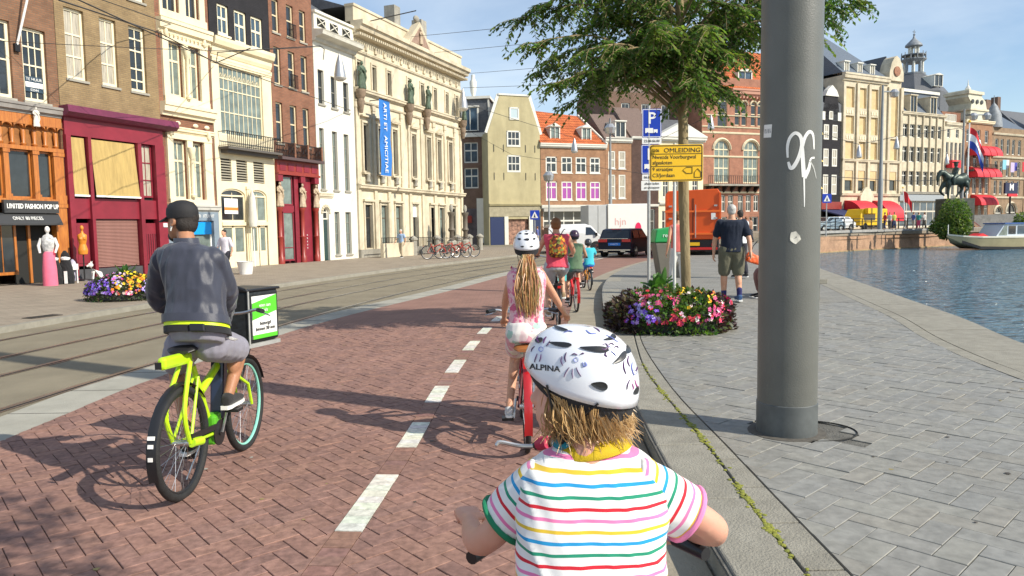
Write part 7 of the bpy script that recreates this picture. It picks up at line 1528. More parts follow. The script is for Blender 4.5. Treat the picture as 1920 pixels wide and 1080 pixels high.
wire('bracket wire with curved insulator before the red brown house', [onL(400, 118), D(408, 98, 27), D(500, 92, 27), D(600, 86, 28), D(608, 92, 28), D(606, 112, 28)], 0, .016)
wire('cross wire above the society building towards the tree, upper', [onL(690, 40), D(780, 20, 40)], 0, .03)
wire('cross wire from the society building pediment through the tree crown', [onL(760, 70), D(1010, 45, 34), D(1430, -10, 20)], .004, .012)
wire('second cross wire from the society building to the small lamp in the tree', [onL(800, 100), LT[2], D(1430, 20, 20)], .004, .012)
wire('third cross wire from the lamp at the building corner into the crown', [onL(850, 140), D(1000, 128, 45), D(1300, 95, 30)], .004, .012)
wire('lowest cross wire from the far corner lamp towards the parking sign', [LT[1], D(1000, 160, 55), D(1200, 150, 40)], .004, .014)
wire('span wire before the brick houses at the junction', [LT[1]+V((0, 0, -1)), LT[3], D(1240, 260, 58), LT[4]], .01, .016)
wire('lower span wire before the olive gabled house', [D(870, 240, 70), D(960, 290, 62), D(1240, 330, 50)], .01, .014)
wire('span wire crossing the sandstone building to its hanging lamps', [D(1540, 250, 75), LT[5], LT[6], D(1800, 240, 85), LT[7]], .01, .03)
wire('tram contact wire above the square across the water', [D(1541, 330, 70), D(1700, 340, 80), D(1925, 330, 90)], .0, .03)
def mast(label, x, yb, yt, Yd, r0, r1, arm=None):
    b0 = D(x, yb, Yd); t = thing('lamp_mast', label, 'mast', (b0.x, Yd, b0.z)); h = D(x, yt, Yd).z-b0.z
    MB().lathe([(r0*1.3, 0), (r0*1.3, h*.35), (r0, h*.36), (r1, h)], 14).build('mast_tube', mat('mast_grey', (.24, .25, .25), .5, var=.1), t, True)
    if arm:
        for q in arm: MB().lathe([(.001, 0), (.35, .1), (.45, .5), (.2, .8)], 10, (q, 0, h-1.2)).build('spotlight', M_LAMP, t); MB().tube([(0, 0, h-.6), (q, 0, h-.6)], .07, 6).build('arm', M_GALV, t)
    return t
mast('tall grey mast with spotlights standing before the sandstone building', 1649, 430, 160, 72, .17, .10, (1.1,)); mast('tall grey mast left of the flag pole near the horseman', 1801, 425, 205, 80, .15, .09, (1.0, 2.4)); mast('thin white mast standing before the narrow brown house', 1145, 440, 222, 56, .10, .07, (0,)); mast('short white pole with camera beside the purple curtained windows', 1030, 440, 312, 58, .06, .05, (0,))
# the canal-side tree beside the photographer, whose shade dapples the paving
t = thing('street_tree', 'leafy street tree standing on the canal pavement right beside the photographer', 'tree', (3.7, -1.7, PZ)); MB().tube([(0, 0, 0), (-.05, .1, 2.4), (-.4, .7, 3.8), (-1.2, 2.0, 4.4)], [.10, .085, .06, .02], 10).build('trunk', M_BARK, t, True)
leaf_cloud('foliage', [((-1.3, 2.2, 4.3), (.85, .6, .4), 1), ((-2.1, 1.5, 4.3), (.8, .6, .4), .8), ((-1.6, 2.9, 4.4), (.6, .4, .3), .4), ((.9, -3.6, 5.0), (1.3, 1.2, .9), 1)], 2400, .10, GREENS, t, M_LEAF, .4, 21)
# flags
def flagpole(label, x, yb, yt, Yd, lean=0, r_=.09, flag=None, parts=()):
    b0 = D(x, yb, Yd); t = thing('flagpole', label, 'flagpole', (b0.x, Yd, b0.z)); tp = D(x+lean, yt, Yd)-b0; MB().tube([(0, 0, 0), tp], [r_, r_*.6], 10).build('pole', M_LETW, t, True); MB().ball(tp, r_*1.4, 8, 6).build('pole_knob', M_YEL, t)
    n = 14
    for (m, f0, f1, y0_, y1_, len_, droop) in parts:
        mb = MB(); vs = []
        for i in range(n+1):
            u_ = i/n
            for j in (0, 1):
                z = lerp(y0_, y1_, j); vs.append((tp.x*z/tp.z+u_*len_, .12*math.sin(u_*9+j), z-droop*u_*u_))
        mb.add(vs, [(2*i, 2*i+2, 2*i+3, 2*i+1) for i in range(n)]); mb.build('flag_stripe', m, t, True)
    return t
M_FR, M_FW, M_FB = mat('flag_red', (.60, .02, .03), .7), mat('flag_white', (.78, .78, .78), .7), mat('flag_blue', (.02, .06, .35), .7)
fz = lambda y, Y=78: D(1815, y, Y).z-D(1810, 432, Y).z
flagpole('tall white flagpole with a red white and blue flag beside the bush', 1810, 432, 228, 78, 8, .10, parts=[(M_FR, 0, 1, fz(250), fz(238), 1.6, 2.6), (M_FW, 0, 1, fz(263), fz(250.2), 1.6, 2.6), (M_FB, 0, 1, fz(277), fz(263.2), 1.6, 2.6)])
fz2 = lambda y: D(1694, y, 76).z-D(1694, 428, 76).z
flagpole('small white flagpole with a drooping red flag with white cross', 1698, 428, 352, 76, -5, .06, parts=[(M_FR, 0, 1, fz2(378), fz2(358), .9, 1.2)])
for i, (x, y, cs, lb) in enumerate(((1880, 308, [(.25, .55, .65), (.7, .7, .7)], 'pale blue flag strung before the brown arcaded house'), (1895, 313, [(.55, .45, .62), (.08, .08, .4)], 'faded striped flag with blue corner strung before the arcaded house'), (1917, 312, [(.6, .03, .05), (.75, .75, .75)], 'red and white flag strung at the right edge'))):
    p = D(x, y, 100); t = thing('strung_flag', lb, 'flag', p, .4, group='flags strung across the arcade house'); MB().box(0, .75, -.02, .02, -.7, .6).build('flag_field', mat('flagc%d' % i, cs[0], .8), t); MB().box(.75, 1.3, -.02, .02, -.5, .6).build('flag_field', mat('flagd%d' % i, cs[1], .8), t)
# equestrian statue on plinth
Ys = 78; hs_ = D(1790, 400, Ys); t = thing('equestrian_statue', 'dark bronze statue of a rider on a walking horse on a dark plinth', 'statue', (D(1786, 400, Ys).x, Ys, 0), R(8)); q = lambda x, y, dy=0: V(((x-1786)/FPX*Ys, dy, D(1786, y, Ys).z)); M_BRZ = mat('dark_bronze', (.045, .065, .055), .45, var=.5, vs=4, metal=.35, dirt=.3)
mb = MB(); sx = lambda a, b: (1740+a/6, 290+b/6)
hq = lambda a, b, dy=0: q(*sx(a, b), dy)
ring_loft(mb, [(hq(175, 275), (0, 1, 0), (0, 0, 1), .22, .35), (hq(205, 270), (0, 1, 0), (0, 0, 1), .42, .62), (hq(270, 280), (0, 1, 0), (0, 0, 1), .5, .62), (hq(340, 285), (0, 1, 0), (0, 0, 1), .5, .55), (hq(400, 268), (0, 1, 0), (0, 0, 1), .5, .62), (hq(440, 270), (0, 1, 0), (0, 0, 1), .32, .45)], 18)
limb(mb, [hq(200, 260), hq(160, 215), hq(120, 195)], [.48, .33, .24], sub=4); limb(mb, [hq(115, 200), hq(85, 245), hq(80, 300)], [.26, .20, .12], sub=3); mb.tube([hq(118, 185), hq(122, 165)], [.07, .02], 5)
for pts in ([hq(185, 320, .2), hq(130, 405, .2), hq(180, 455, .2)], [hq(205, 320, -.2), hq(195, 410, -.2), hq(200, 490, -.2)], [hq(380, 330, .2), hq(400, 390, .2), hq(345, 450, .2), hq(335, 470, .2)], [hq(410, 320, -.2), hq(440, 380, -.2), hq(400, 430, -.2), hq(405, 480, -.2)]): limb(mb, pts, [.30, .15]+[.10]*(len(pts)-2), sub=4)
mb.tube([hq(445, 255), hq(470, 290), hq(455, 370)], [.1, .16, .05], 7); mb.tube([hq(150, 180), hq(190, 225), hq(230, 250)], [.12, .16, .05], 6)
mobj('horse', fuse(mb, M_BRZ, .07, 2, 'horse'), t)
mb = MB(); ring_loft(mb, [(hq(285, 235), (0, 1, 0), (1, 0, 0), .32, .3), (hq(290, 200), (0, 1, 0), (1, 0, 0), .34, .3), (hq(300, 160), (0, 1, 0), (1, 0, 0), .40, .26), (hq(302, 140), (0, 1, 0), (1, 0, 0), .15, .15)], 14); mb.ball(hq(300, 110), (.22, .2, .28), 12, 8); mb.box(*(lambda p: (p.x-.33, p.x+.3, -.25, .25, p.z+.2, p.z+.28))(hq(300, 110))); limb(mb, [hq(290, 240, -.3), hq(235, 270, -.5), hq(240, 340, -.5)], [.22, .18, .12], sub=4); limb(mb, [hq(290, 240, .3), hq(235, 270, .5), hq(240, 340, .5)], [.22, .18, .12], sub=4); limb(mb, [hq(300, 165, -.35), hq(270, 205, -.4), hq(235, 225, -.15)], [.14, .12, .08], sub=3)
mobj('rider', fuse(mb, M_BRZ, .06, 2, 'rider'), t); z0 = hq(200, 495).z
MB().box(hq(150, 0).x, hq(450, 0).x, -1.1, 1.1, .6, z0).build('plinth', mat('plinth_stone', (.07, .075, .06), .8, var=.3), t)
# bushes by the quay and moored boat
def bush(label, x, y, Yd, rx, rz_, n, ls, seed=1, cols=GREENS): p = D(x, y, Yd); t = thing('shrub', label, 'shrub', (p.x, Yd, 0)); leaf_cloud('foliage', [((0, 0, p.z), (rx, rx*.7, rz_), 1), ((rx*.5, .2, p.z-rz_*.5), (rx*.6, rx*.6, rz_*.6), .5), ((-rx*.6, 0, p.z-rz_*.6), (rx*.6, rx*.5, rz_*.5), .4)], n, ls, cols, t, M_LEAF, .2, seed); MB().tube([(0, 0, -.2), (0, 0, p.z)], .12, 6).build('stem', M_BARK, t); return t
BG = [(.09, .16, .04), (.14, .21, .045), (.06, .12, .03), (.17, .22, .05)]
bush('large green bush at the quay corner below the horseman statue', 1790, 408, 75, 1.5, 1.9, 4200, .30, 2, BG); bush('low dark green bush left of the large one by the quay', 1765, 420, 76, 1.0, .75, 1500, .24, 3); bush('small bush hanging over the ramp wall at the right edge', 1917, 412, 88, .9, .9, 1200, .25, 4)
pb = MB()
bt = thing('canal_boat', 'long cream canal tour boat with glazed blue roofed cabin moored at the quay', 'boat', (D(1775, 462, 72).x, 72, -1.2), R(10)); bz = lambda y: D(1800, y, 72).z+1.2; M_HULL = mat('hull_cream', (.50, .42, .24), .5, var=.1, vs=1, dirt=.2)
secs = [(0, .05, bz(441), bz(444)), (1.0, .9, bz(444), .7), (2.6, 1.5, bz(446), .1), (6, 1.8, bz(447), .0), (14, 1.8, bz(447), 0), (15, 1.5, bz(447), .1)]
mb = MB(); vs = []
for x, w_, zt_2, zb in secs: vs += [(x, -w_, zt_2), (x, -w_*.8, zb), (x, w_*.8, zb), (x, w_, zt_2)]
mb.add(vs, [(4*i+k, 4*i+(k+1) % 4, 4*i+4+(k+1) % 4, 4*i+4+k) for i in range(5) for k in range(4)]+[(0, 3, 2, 1), (20, 21, 22, 23)]); mb.build('hull', M_HULL, bt, True, auto=30)
mb = MB(); vs = []
for x, w_, zt_2, zb in secs: vs += [(x, -w_-.03, zt_2), (x, -w_-.03, zt_2+.14), (x, w_+.03, zt_2+.14), (x, w_+.03, zt_2)]
mb.add(vs, [(4*i+k, 4*i+(k+1) % 4, 4*i+4+(k+1) % 4, 4*i+4+k) for i in range(5) for k in range(4)]); mb.build('gunwale', mat('gunwale_white', (.72, .68, .56), .5), bt)
mb = MB(); vs = []
for x, w_, zt_2, zb in secs[1:]: vs += [(x, -w_*.86-.02, zb), (x, -w_*.86-.02, zb+.26), (x, w_*.86+.02, zb+.26), (x, w_*.86+.02, zb)]
mb.add(vs, [(4*i+k, 4*i+(k+1) % 4, 4*i+4+(k+1) % 4, 4*i+4+k) for i in range(4) for k in range(4)]); mb.build('dark_waterline', M_BLKP, bt)
cxb = lambda x: (x-1775)/FPX*74; zc0 = bz(445); zc1 = bz(421)
MB().prism([(cxb(1856), zc0), (cxb(1874), zc1), (cxb(1930), zc1), (cxb(1990), zc1), (cxb(1990), zc0)], 'y', -1.2, 1.2).build('cabin', mat('cabin_blue_white', (.50, .56, .62), .4), bt)
for a, b_, m in ((1882, 1897, M_CGL), (1901, 1920, GL_B), (1923, 1945, GL_B)): MB().box(cxb(a), cxb(b_), -1.23, -1.2, zc0+.25, zc1-.2).build('cabin_window', m, bt)
MB().prism([(cxb(1862), zc0+.15), (cxb(1874), zc1-.15), (cxb(1879), zc1-.15), (cxb(1879), zc0+.15)], 'y', -1.235, -1.2).build('cabin_window', GL_G, bt); MB().box(cxb(1872), cxb(1992), -1.35, 1.35, zc1, zc1+.1).build('cabin_roof', mat('roof_blue', (.05, .12, .35), .5), bt)
MB().prism([(cxb(1822), zc0), (cxb(1840), zc0+.35), (cxb(1855), zc0)], 'y', -.6, .6).build('red_cushion_cover', M_FR, bt); MB().tube([(cxb(1777), 0, bz(441)), (cxb(1777), 0, bz(421))], .04, 6).build('bow_post', M_LETW, bt)
# parked bicycles before the stone society building
gb = G(800, 487, SH); 
parkb = bicycle('red city bicycle parked at the left end of the row by the stone building', (gb.x, gb.y+.3, SH), R(-62), mat('bike_red', (.45, .05, .03), .4), spokes=10, stand=True, group='bicycles parked by the society building')
for k, (x, dy, lb, lean) in enumerate(((822, .6, 'second bicycle of the parked row, leaning on the stone post', .12), (838, 1.2, 'third bicycle of the parked row, half hidden', -.1), (850, 2, 'dark moped-like bicycle at the right end of the parked row', .1))):
    g = G(x, 486, SH); o = dup(parkb, (g.x, g.y+dy, SH), R(-50-8*k), lb)
# mannequins and clothes outside the fashion shop
M_MW = mat('mannequin_white', (.75, .72, .68), .5, var=.1); M_PINK = cloth('pink', (.80, .16, .25)); M_BLKC = cloth('black_cloth', (.02, .02, .022)); M_REDC = cloth('red_cloth', (.6, .02, .04)); M_WHC = cloth('white_cloth', (.78, .76, .74)); M_TORS = mat('torso_orange', (.62, .22, .02), .45, var=.2)
def front(x, off): d = ray(x, 540); p = onL(x, 500); return V((p.x+FN.x*off, p.y+FN.y*off, SH))
p = front(22, 1.5); t = thing('mannequin', 'mannequin in a white patterned top and long pink skirt outside the fashion shop', 'mannequin', p, .3); s_ = .78
MB().lathe([(.20, 0), (.19, .5), (.15, .95), (.11, 1.02)], 16).build('pink_skirt', M_PINK, t, True); MB().lathe([(.12, 1.0), (.17, 1.2), (.18, 1.4), (.12, 1.5), (.04, 1.54), (.04, 1.6)], 16, M=Matrix.Diagonal((1, .7, 1))).build('patterned_top', mat('patterned_white', (.75, .74, .72), .8, col2=(.25, .25, .25), vs=14), t, True); MB().ball((0, 0, 1.68), (.07, .08, .1), 12, 8).build('head', M_MW, t, True)
for q in (-1, 1): MB().tube([(q*.17, 0, 1.42), (q*.25, -.02, 1.2), (q*.2, -.1, .98)], [.05, .045, .03], 8).build('arm', M_MW, t, True)
p = front(40, 1.2); t = thing('hanging_dress', 'short red dress on a stand beside the pink skirted mannequin', 'dress', p, .3); MB().lathe([(.14, .62), (.12, .9), (.09, 1.1), (.12, 1.3), (.04, 1.42)], 14, M=Matrix.Diagonal((1, .6, 1))).build('dress', M_REDC, t, True); MB().tube([(0, 0, 0), (0, 0, 1.45)], .015, 6).build('stand', M_IRON, t)
for k, (x, lb) in enumerate(((48, 'black draped coat with white collar seated on a low stool outside the shop'), (66, 'black quilted bag shaped garment with white trim beside the small white table'))):
    p = front(x-4, 1.2+.1*k); t = thing('black_garment', lb, 'garment', p, .2); mb = MB(); mb.lathe([(.21, 0), (.23, .2), (.19, .48), (.13, .72), (.11, .9), (.04, 1.02)], 14, M=Matrix.Diagonal((1, .75, 1))); mobj('garment_body', fuse(mb, M_BLKC, .02, 3, 'g', disp=folds(.02, (9, 9, 6), k)), t); MB().lathe([(.125, .74), (.14, .8), (.1, .84)], 12).build('white_trim', M_WHC, t); MB().box(.02, .10, -.24, -.2, .02, .4).build('white_panel', M_WHC, t)
p = front(71, 1.15); t = thing('side_table', 'small white side table holding a handbag outside the shop', 'table', p, FD.to_track_quat('X', 'Z').to_euler().z)
MB().box(-.26, .26, -.16, .16, .42, .60).build('table_apron', M_WHC, t)
for a in (-.23, .23):
    for b_ in (-.13, .13): MB().box(a-.015, a+.015, b_-.015, b_+.015, 0, .42).build('leg', M_WHC, t)
t = thing('handbag', 'tan handbag standing on the small white side table', 'handbag', p+V((0, 0, .60))); MB().obox((0, 0, .1), (.2, .12, .2), taper=.8).build('bag_body', mat('bag_tan', (.45, .33, .16), .6), t, bevel=.02); MB().tube([(-.06, 0, .2), (0, 0, .29), (.06, 0, .2)], .01, 6).build('handle', mat('bag_tan', (.45, .33, .16), .6), t)
p = front(84, 1.1); t = thing('scarf_stand', 'white and violet scarf draped on a short stand at the shop door', 'scarf stand', p); mb = MB(); mb.lathe([(.12, .05), (.12, .4), (.09, .65), (.03, .74)], 12, M=Matrix.Diagonal((1, .6, 1))); mobj('scarf', fuse(mb, mat('scarf_cloth', (.6, .58, .68), .8, col2=(.3, .28, .4), vs=9), .02, 3, 'g', disp=folds(.015, (12, 12, 5), 9)), t); MB().tube([(0, 0, 0), (0, 0, .7)], .015, 6).build('stand', M_IRON, t)
p = front(129, .55); t = thing('dress_form', 'orange armless female dress form on a round stand by the stone plinth', 'dress form', p, .5); s_ = 1.0
mb = MB(); ring_loft(mb, [((0, 0, .86), (1, 0, 0), (0, 1, 0), .13, .10), ((0, 0, 1.0), (1, 0, 0), (0, 1, 0), .15, .11), ((0, 0, 1.2), (1, 0, 0), (0, 1, 0), .10, .075), ((0, -.01, 1.36), (1, 0, 0), (0, 1, 0), .135, .10), ((0, 0, 1.5), (1, 0, 0), (0, 1, 0), .14, .08), ((0, 0, 1.56), (1, 0, 0), (0, 1, 0), .05, .05), ((0, 0, 1.64), (1, 0, 0), (0, 1, 0), .035, .035)], 18); mb.ball((0, -.01, 1.73), (.06, .07, .09), 12, 8); mb.ball((-.06, -.08, 1.38), .05, 8, 6); mb.ball((.06, -.08, 1.38), .05, 8, 6)
mobj('torso', fuse(mb, M_TORS, .015, 2, 'torso'), t); MB().tube([(0, 0, .04), (0, 0, .9)], .022, 8).build('stand_pole', M_IRON, t); MB().lathe([(.22, 0), (.2, .04), (.03, .06)], 16).build('stand_base', M_IRON, t)
p = front(150, .6); t = thing('white_dog_figure', 'small white crouching dog shaped ornament by the maroon door', 'ornament', p, 2.4); mb = MB(); ring_loft(mb, [((0, -.16, .14), (1, 0, 0), (0, 0, 1), .09, .12), ((0, 0, .22), (1, 0, 0), (0, .5, 1), .10, .15), ((0, .12, .38), (1, 0, 0), (0, 1, .6), .08, .09)], 14); mb.ball((0, .17, .50), (.075, .09, .08), 10, 8); mb.tube([(0, .24, .48), (0, .30, .46)], [.04, .03], 8)
for q in (-1, 1): mb.tube([(q*.06, .1, .3), (q*.06, .14, .02)], .032, 8); mb.ball((q*.09, -.12, .08), (.05, .1, .08), 8, 6); mb.tube([(q*.045, .15, .56), (q*.06, .13, .64)], [.025, .008], 6)
mobj('dog_body', fuse(mb, M_MW, .014, 2, 'dog'), t)
# ================================================================ PEOPLE
M_HBLK = mat('hair_dark', (.025, .018, .014), .6, bump=.5, bs=200); M_HBLD = mat('hair_blond', (.42, .26, .11), .45, var=.35, vs=26, spec=.5, stretch=(1, 1, .3)); M_HBRN = mat('hair_brown', (.20, .085, .03), .5, var=.3, vs=25); M_HGRY = mat('hair_grey', (.50, .48, .45), .6, var=.2, vs=30)
M_HELW = mat('helmet_white', (.80, .82, .87), .22, coat=.7, var=.02); M_HELB = mat('helmet_black', (.018, .018, .02), .35, coat=.3); M_EPS = mat('helmet_foam', (.025, .025, .028), .8, bump=.4, bs=120)
def helmet(par, c, f, u, a, b_, h, m, vents=(), back=.03, foam=True, name='helmet', tilt=0, n=40, m_=16):
    """shell on the head: a half length, b_ half width, h height; rim dips at the back. Returns object and a surface function"""
    c = V(c); f = V(f).normalized(); u = V(u); u = (u-f*u.dot(f)).normalized(); r_ = f.cross(u)
    def sf(th, ph, k=1.0):   # th 0..1 crown to rim, ph angle (0 = front, pi/2 = the wearer's right)
        low = -.06*h-back*(0.5-.5*math.cos(ph))+.022*math.cos(ph)**2*(math.cos(ph) > 0); e = th*PI/2*1.0; rr = math.sin(e)**.82; z = math.cos(e)**.92
        rx = a*(1+.05*math.cos(ph)) ; z_ = low+(h-low)*z if th < 1 else low
        return c+(f*math.cos(ph)*rx*rr+r_*math.sin(ph)*b_*rr)*k+u*z_*k
    mb = MB(); vs = [sf(i/m_, 2*PI*j/n) for i in range(m_+1) for j in range(n)]
    fs = [(i*n+(j+1) % n, (i+1)*n+(j+1) % n, (i+1)*n+j, i*n+j) for i in range(m_) for j in range(n)]; mb.add(vs, fs)
    o = mb.build('helmet', m, par, True, auto=70); so_ = o.modifiers.new('s', 'SOLIDIFY'); so_.thickness = .012; so_.offset = -1
    if foam:
        fb = MB(); vs = []
        for i in range(5):
            t_ = i/4
            for j in range(n):
                ph = 2*PI*j/n; p = sf(1, ph, .985); vs.append(p+(c-p)*(.0+.10*t_)+u*(.012-.046*t_*(1-.35*math.cos(ph))))
        fb.add(vs, [(i*n+j, (i+1)*n+j, (i+1)*n+(j+1) % n, i*n+(j+1) % n) for i in range(4) for j in range(n)]+[tuple(4*n+j for j in range(n))]); fb.build('foam_rim', M_EPS, o, True, auto=70)
    for th, ph, lw, ww, rot in vents:
        mb = MB(); vs = []
        for r0 in (0, .35, .7, 1):
            for k in range(16):
                q = 2*PI*k/16; x, y = lw*.92*math.cos(q)*r0, ww*.62*math.sin(q)*(1-.4*math.cos(q))*r0; x, y = x*math.cos(rot)-y*math.sin(rot), x*math.sin(rot)+y*math.cos(rot)
                p2 = max(.01, th+y/(h*1.35)); q2 = ph+x/(a*max(.3, math.sin(th*PI/2))); vs.append(sf(p2, q2, 1.0)+(sf(p2, q2)-c).normalized()*(.0022 if r0 > .9 else .0012))
        mb.add(vs, [(16*i+k, 16*i+(k+1) % 16, 16*i+16+(k+1) % 16, 16*i+16+k) for i in range(3) for k in range(16)]); mb.build('vent', M_HELB, o, True)
    return o, sf
def std_rider(label, L, s, b, seat, bar_h, wb, bar_w=.30, sh=.52, lean=.0, left_up=False, **k):
    bb = .44*wb/1.02; U = .14 if not left_up else -.14; n_ = k.pop('hd', None); pz = seat+.07
    J = dict(pel=(0, .12*s, pz), chest=(0, (.17+lean*.5)*s, pz+.30*s), neck=(0, (.22+lean)*s, pz+.50*s), head=(0, (.25+lean)*s, pz+.645*s),
        shL=(-.165*b, (.20+lean)*s, pz+.44*s), shR=(.165*b, (.20+lean)*s, pz+.44*s), elL=(-.25*b, (.20+lean+.12)*s, lerp(pz+.44*s, bar_h, .62)), elR=(.25*b, (.20+lean+.12)*s, lerp(pz+.44*s, bar_h, .62)),
        haL=(-bar_w*.95, wb-.45, bar_h+.06), haR=(bar_w*.95, wb-.45, bar_h+.06), hipL=(-.085*b, .14*s, pz-.02), hipR=(.085*b, .14*s, pz-.02),
        anL=(-.125, bb-.10, .29-U+.10), anR=(.125, bb-.0, .29+U+.10))
    for q in 'LR':
        h, a = V(J['hip'+q]), V(J['an'+q]); m_ = (h+a)/2; d = (a-h).length; L2 = .44*s; o_ = math.sqrt(max(L2*L2-d*d/4, .0004)); n2 = V((0, 1, .3)).normalized(); J['kn'+q] = tuple(m_+n2*o_)
    for key in list(k):
        if key in J: J[key] = k.pop(key)
    return person(label, L, k.pop('rz', 0), J, b=b, hs=k.pop('hs', s*.97+.03), **k)
# ---- the delivery rider on the yellow-green bicycle
L1 = V((-2.0, 4.36, 0)); p = lambda x, y, Y: D(x, y, Y)-L1
M_LIME = mat('bike_lime', (.50, .78, .015), .35, coat=.4); M_MINT = mat('rim_mint', (.25, .62, .50), .4)
b1 = bicycle('fluorescent yellow green electric bicycle with mint front rim under the delivery rider', L1, -.02, M_LIME, r=.345, wb=1.0, seat=.90, bar_h=1.04, m_rim=M_BLKP, front_rim=M_MINT, thick=1.45, tube_r=.017, rack=False, light=False, tyre_w=.025, steer=.0, stand=True, spokes=32)
mb = MB(); mb.box(-.045, .045, .38, .47, .42, .90); mb.build('battery', mat('battery_navy', (.01, .02, .06), .35, coat=.4), b1, bevel=.015, rot=(R(-8), 0, 0), loc=(0, .06, .0))
MB().box(-.05, .05, .36, .48, .22, .42).build('motor_cover', mat('motor_green', (.10, .42, .02), .4), b1, bevel=.02)
mb = MB(); mb.beam((0, -.20, .86), (0, .16, .84), .05, .075); mb.build('rear_fin', M_LIME, b1, bevel=.02); MB().box(-.017, .017, -.235, -.226, .835, .875).build('fin_socket', M_BLKP, b1)
for q in (-1, 1): MB().tube(smooth_poly([(q*.05, 0, .345), (q*.055, -.06, .55), (q*.03, .10, .82)], 4), .0145, 8).build('seat_stay', M_LIME, b1, True)
MB().tube([(.06, .0, .345), (.075, .10, .33)], .028, 10).build('axle_cover', M_LIME, b1, True)
an = R(168); 
for a_, w2 in ((R(160), .04), (R(167), .03), (R(178), .025)): c = V((0, .373*math.cos(a_), .345+.373*math.sin(a_))); MB().obox(c, (w2, .006, .022), Matrix.Rotation(a_-PI, 3, 'X')).build('guard_sticker', M_LETW, b1)
M_JKT = cloth('jacket', (.050, .054, .075), .12, .12, 260, .36)
J = dict(pel=p(370, 612, 4.50), chest=p(366, 535, 4.56), neck=p(350, 456, 4.64), head=p(341, 416, 4.69), shL=p(309, 487, 4.70), shR=p(400, 487, 4.58), elL=p(297, 560, 4.88), elR=p(424, 545, 4.70), haL=(-.27, .66, 1.10), haR=p(416, 600, 4.98), hipL=p(346, 645, 4.56), hipR=p(396, 645, 4.56), knL=p(330, 682, 4.98), knR=p(446, 655, 4.96), anL=(-.13, .38, .26), anR=p(429, 738, 4.82))
rd, J1 = person('delivery rider in dark slate jacket, black cap and grey shorts looking left while cycling', L1, 0, J, top=M_JKT, sleeve=.97, bottom=cloth('grey_shorts', (.27, .26, .31), .07), leg=.44, shoe=cloth('black_shoe', (.03, .03, .03), bump=.3), skin=SK2, b=1.04, hs=1.0, vox=.009, face=(-.90, .44, -.04), hair=M_HBLK, loose=.012, hem=-.02, bw=1.02, fa=.011)
mb = MB(); upv = (J1['neck']-J1['pel']).normalized(); rv = (J1['hipR']-J1['hipL']).normalized(); fv = upv.cross(rv)
def belt(z, hgt, g, m, name, b=1.06):
    mb = MB(); c = J1['pel']+upv*z; ring_loft(mb, [(c, rv, fv, (.155+g)*b, (.112+g)*b), (c+upv*hgt, rv, fv, (.152+g)*b, (.11+g)*b)], 32, 2.3); return mb.build(name, m, rd, True)
belt(-.012, .03, .026, mat('neon_vest', (.65, .85, .01), .5), 'neon_hem'); belt(-.050, .042, .030, M_BLKC, 'waist_belt'); belt(.014, .05, .034, M_JKT, 'jacket_hem')
MB().obox(J1['pel']+upv*-.03+rv*.06-fv*.152, (.09, .03, .05), Matrix((rv, fv, upv)).transposed()).build('belt_clip', M_BLKP, rd, bevel=.008)
mb = MB(); c = J1['neck']; ring_loft(mb, [(c-upv*.05, (1, 0, 0), (0, 1, 0), .095, .085), (c-upv*.0, (1, 0, 0), (0, 1, 0), .078, .072), (c+upv*.035, (1, 0, 0), (0, 1, 0), .074, .07)], 24); mb.build('jacket_collar', M_JKT, rd, True)
h = J1['head']; f_ = V((-.90, .44, -.04)).normalized(); u_ = V((0, 0, 1)); u_ = (u_-f_*u_.dot(f_)).normalized(); r_ = f_.cross(u_); M = Matrix((r_, f_, u_)).transposed()
mb = MB(); mb.lathe([(.093, .022), (.098, .05), (.094, .085), (.072, .118), (.03, .134), (.001, .137)], 28, h-f_*.01, M@Matrix.Diagonal((.9, 1.08, 1))); cp = mb.build('cap', mat('cap_black', (.016, .015, .016), .7, bump=.3, bs=300), rd, True, auto=60)
mb = MB(); vs = []
for i in range(9):
    a_ = R(-62+i*15.5); e = h+(r_*math.sin(a_)*.084+f_*(math.cos(a_)*.092-.01)); vs += [e+u_*.032, e+f_*.105*max(.12, math.cos(a_)*.95)+u_*(.012-.012*abs(math.sin(a_)))]
mb.add(vs, [(2*i, 2*i+1, 2*i+3, 2*i+2) for i in range(8)]); o = mb.build('cap_brim', MT['cap_black'], cp, True); so_ = o.modifiers.new('s', 'SOLIDIFY'); so_.thickness = .006
mb = MB(); mb.ball(h+f_*.058-u_*.085, (.05, .055, .042), 14, 10, M); mobj('beard', fuse(mb, M_HBLK, .007, 1, 'beard'), rd)
e = h-r_*.082-f_*.004-u_*.02; MB().tube([e, e-u_*.035+f_*.012], [.008, .004], 8).build('earbud', M_LETW, rd, True)
# white side stripes on the right leg of the shorts
bv = BVHTree.FromPolygons([v.co for v in next(c for c in rd.children if c.name.startswith('shorts')).data.vertices], [q.vertices[:] for q in next(c for c in rd.children if c.name.startswith('shorts')).data.polygons])
for k_ in (-1, 0, 1):
    pts = []
    for i in range(14):
        t_ = i/13; c = J1['hipR'].lerp(J1['knR'], .10+.36*t_)+V((.2, -.06+.030*k_, .10)); l = bv.ray_cast(c, V((-1, .1, -.5)).normalized())
        if l[0] is not None: pts.append(l[0]+l[1]*.003)
    if len(pts) > 3: MB().tube(pts, .0045, 5, flat=.5).build('white_stripe', M_LETW, rd)
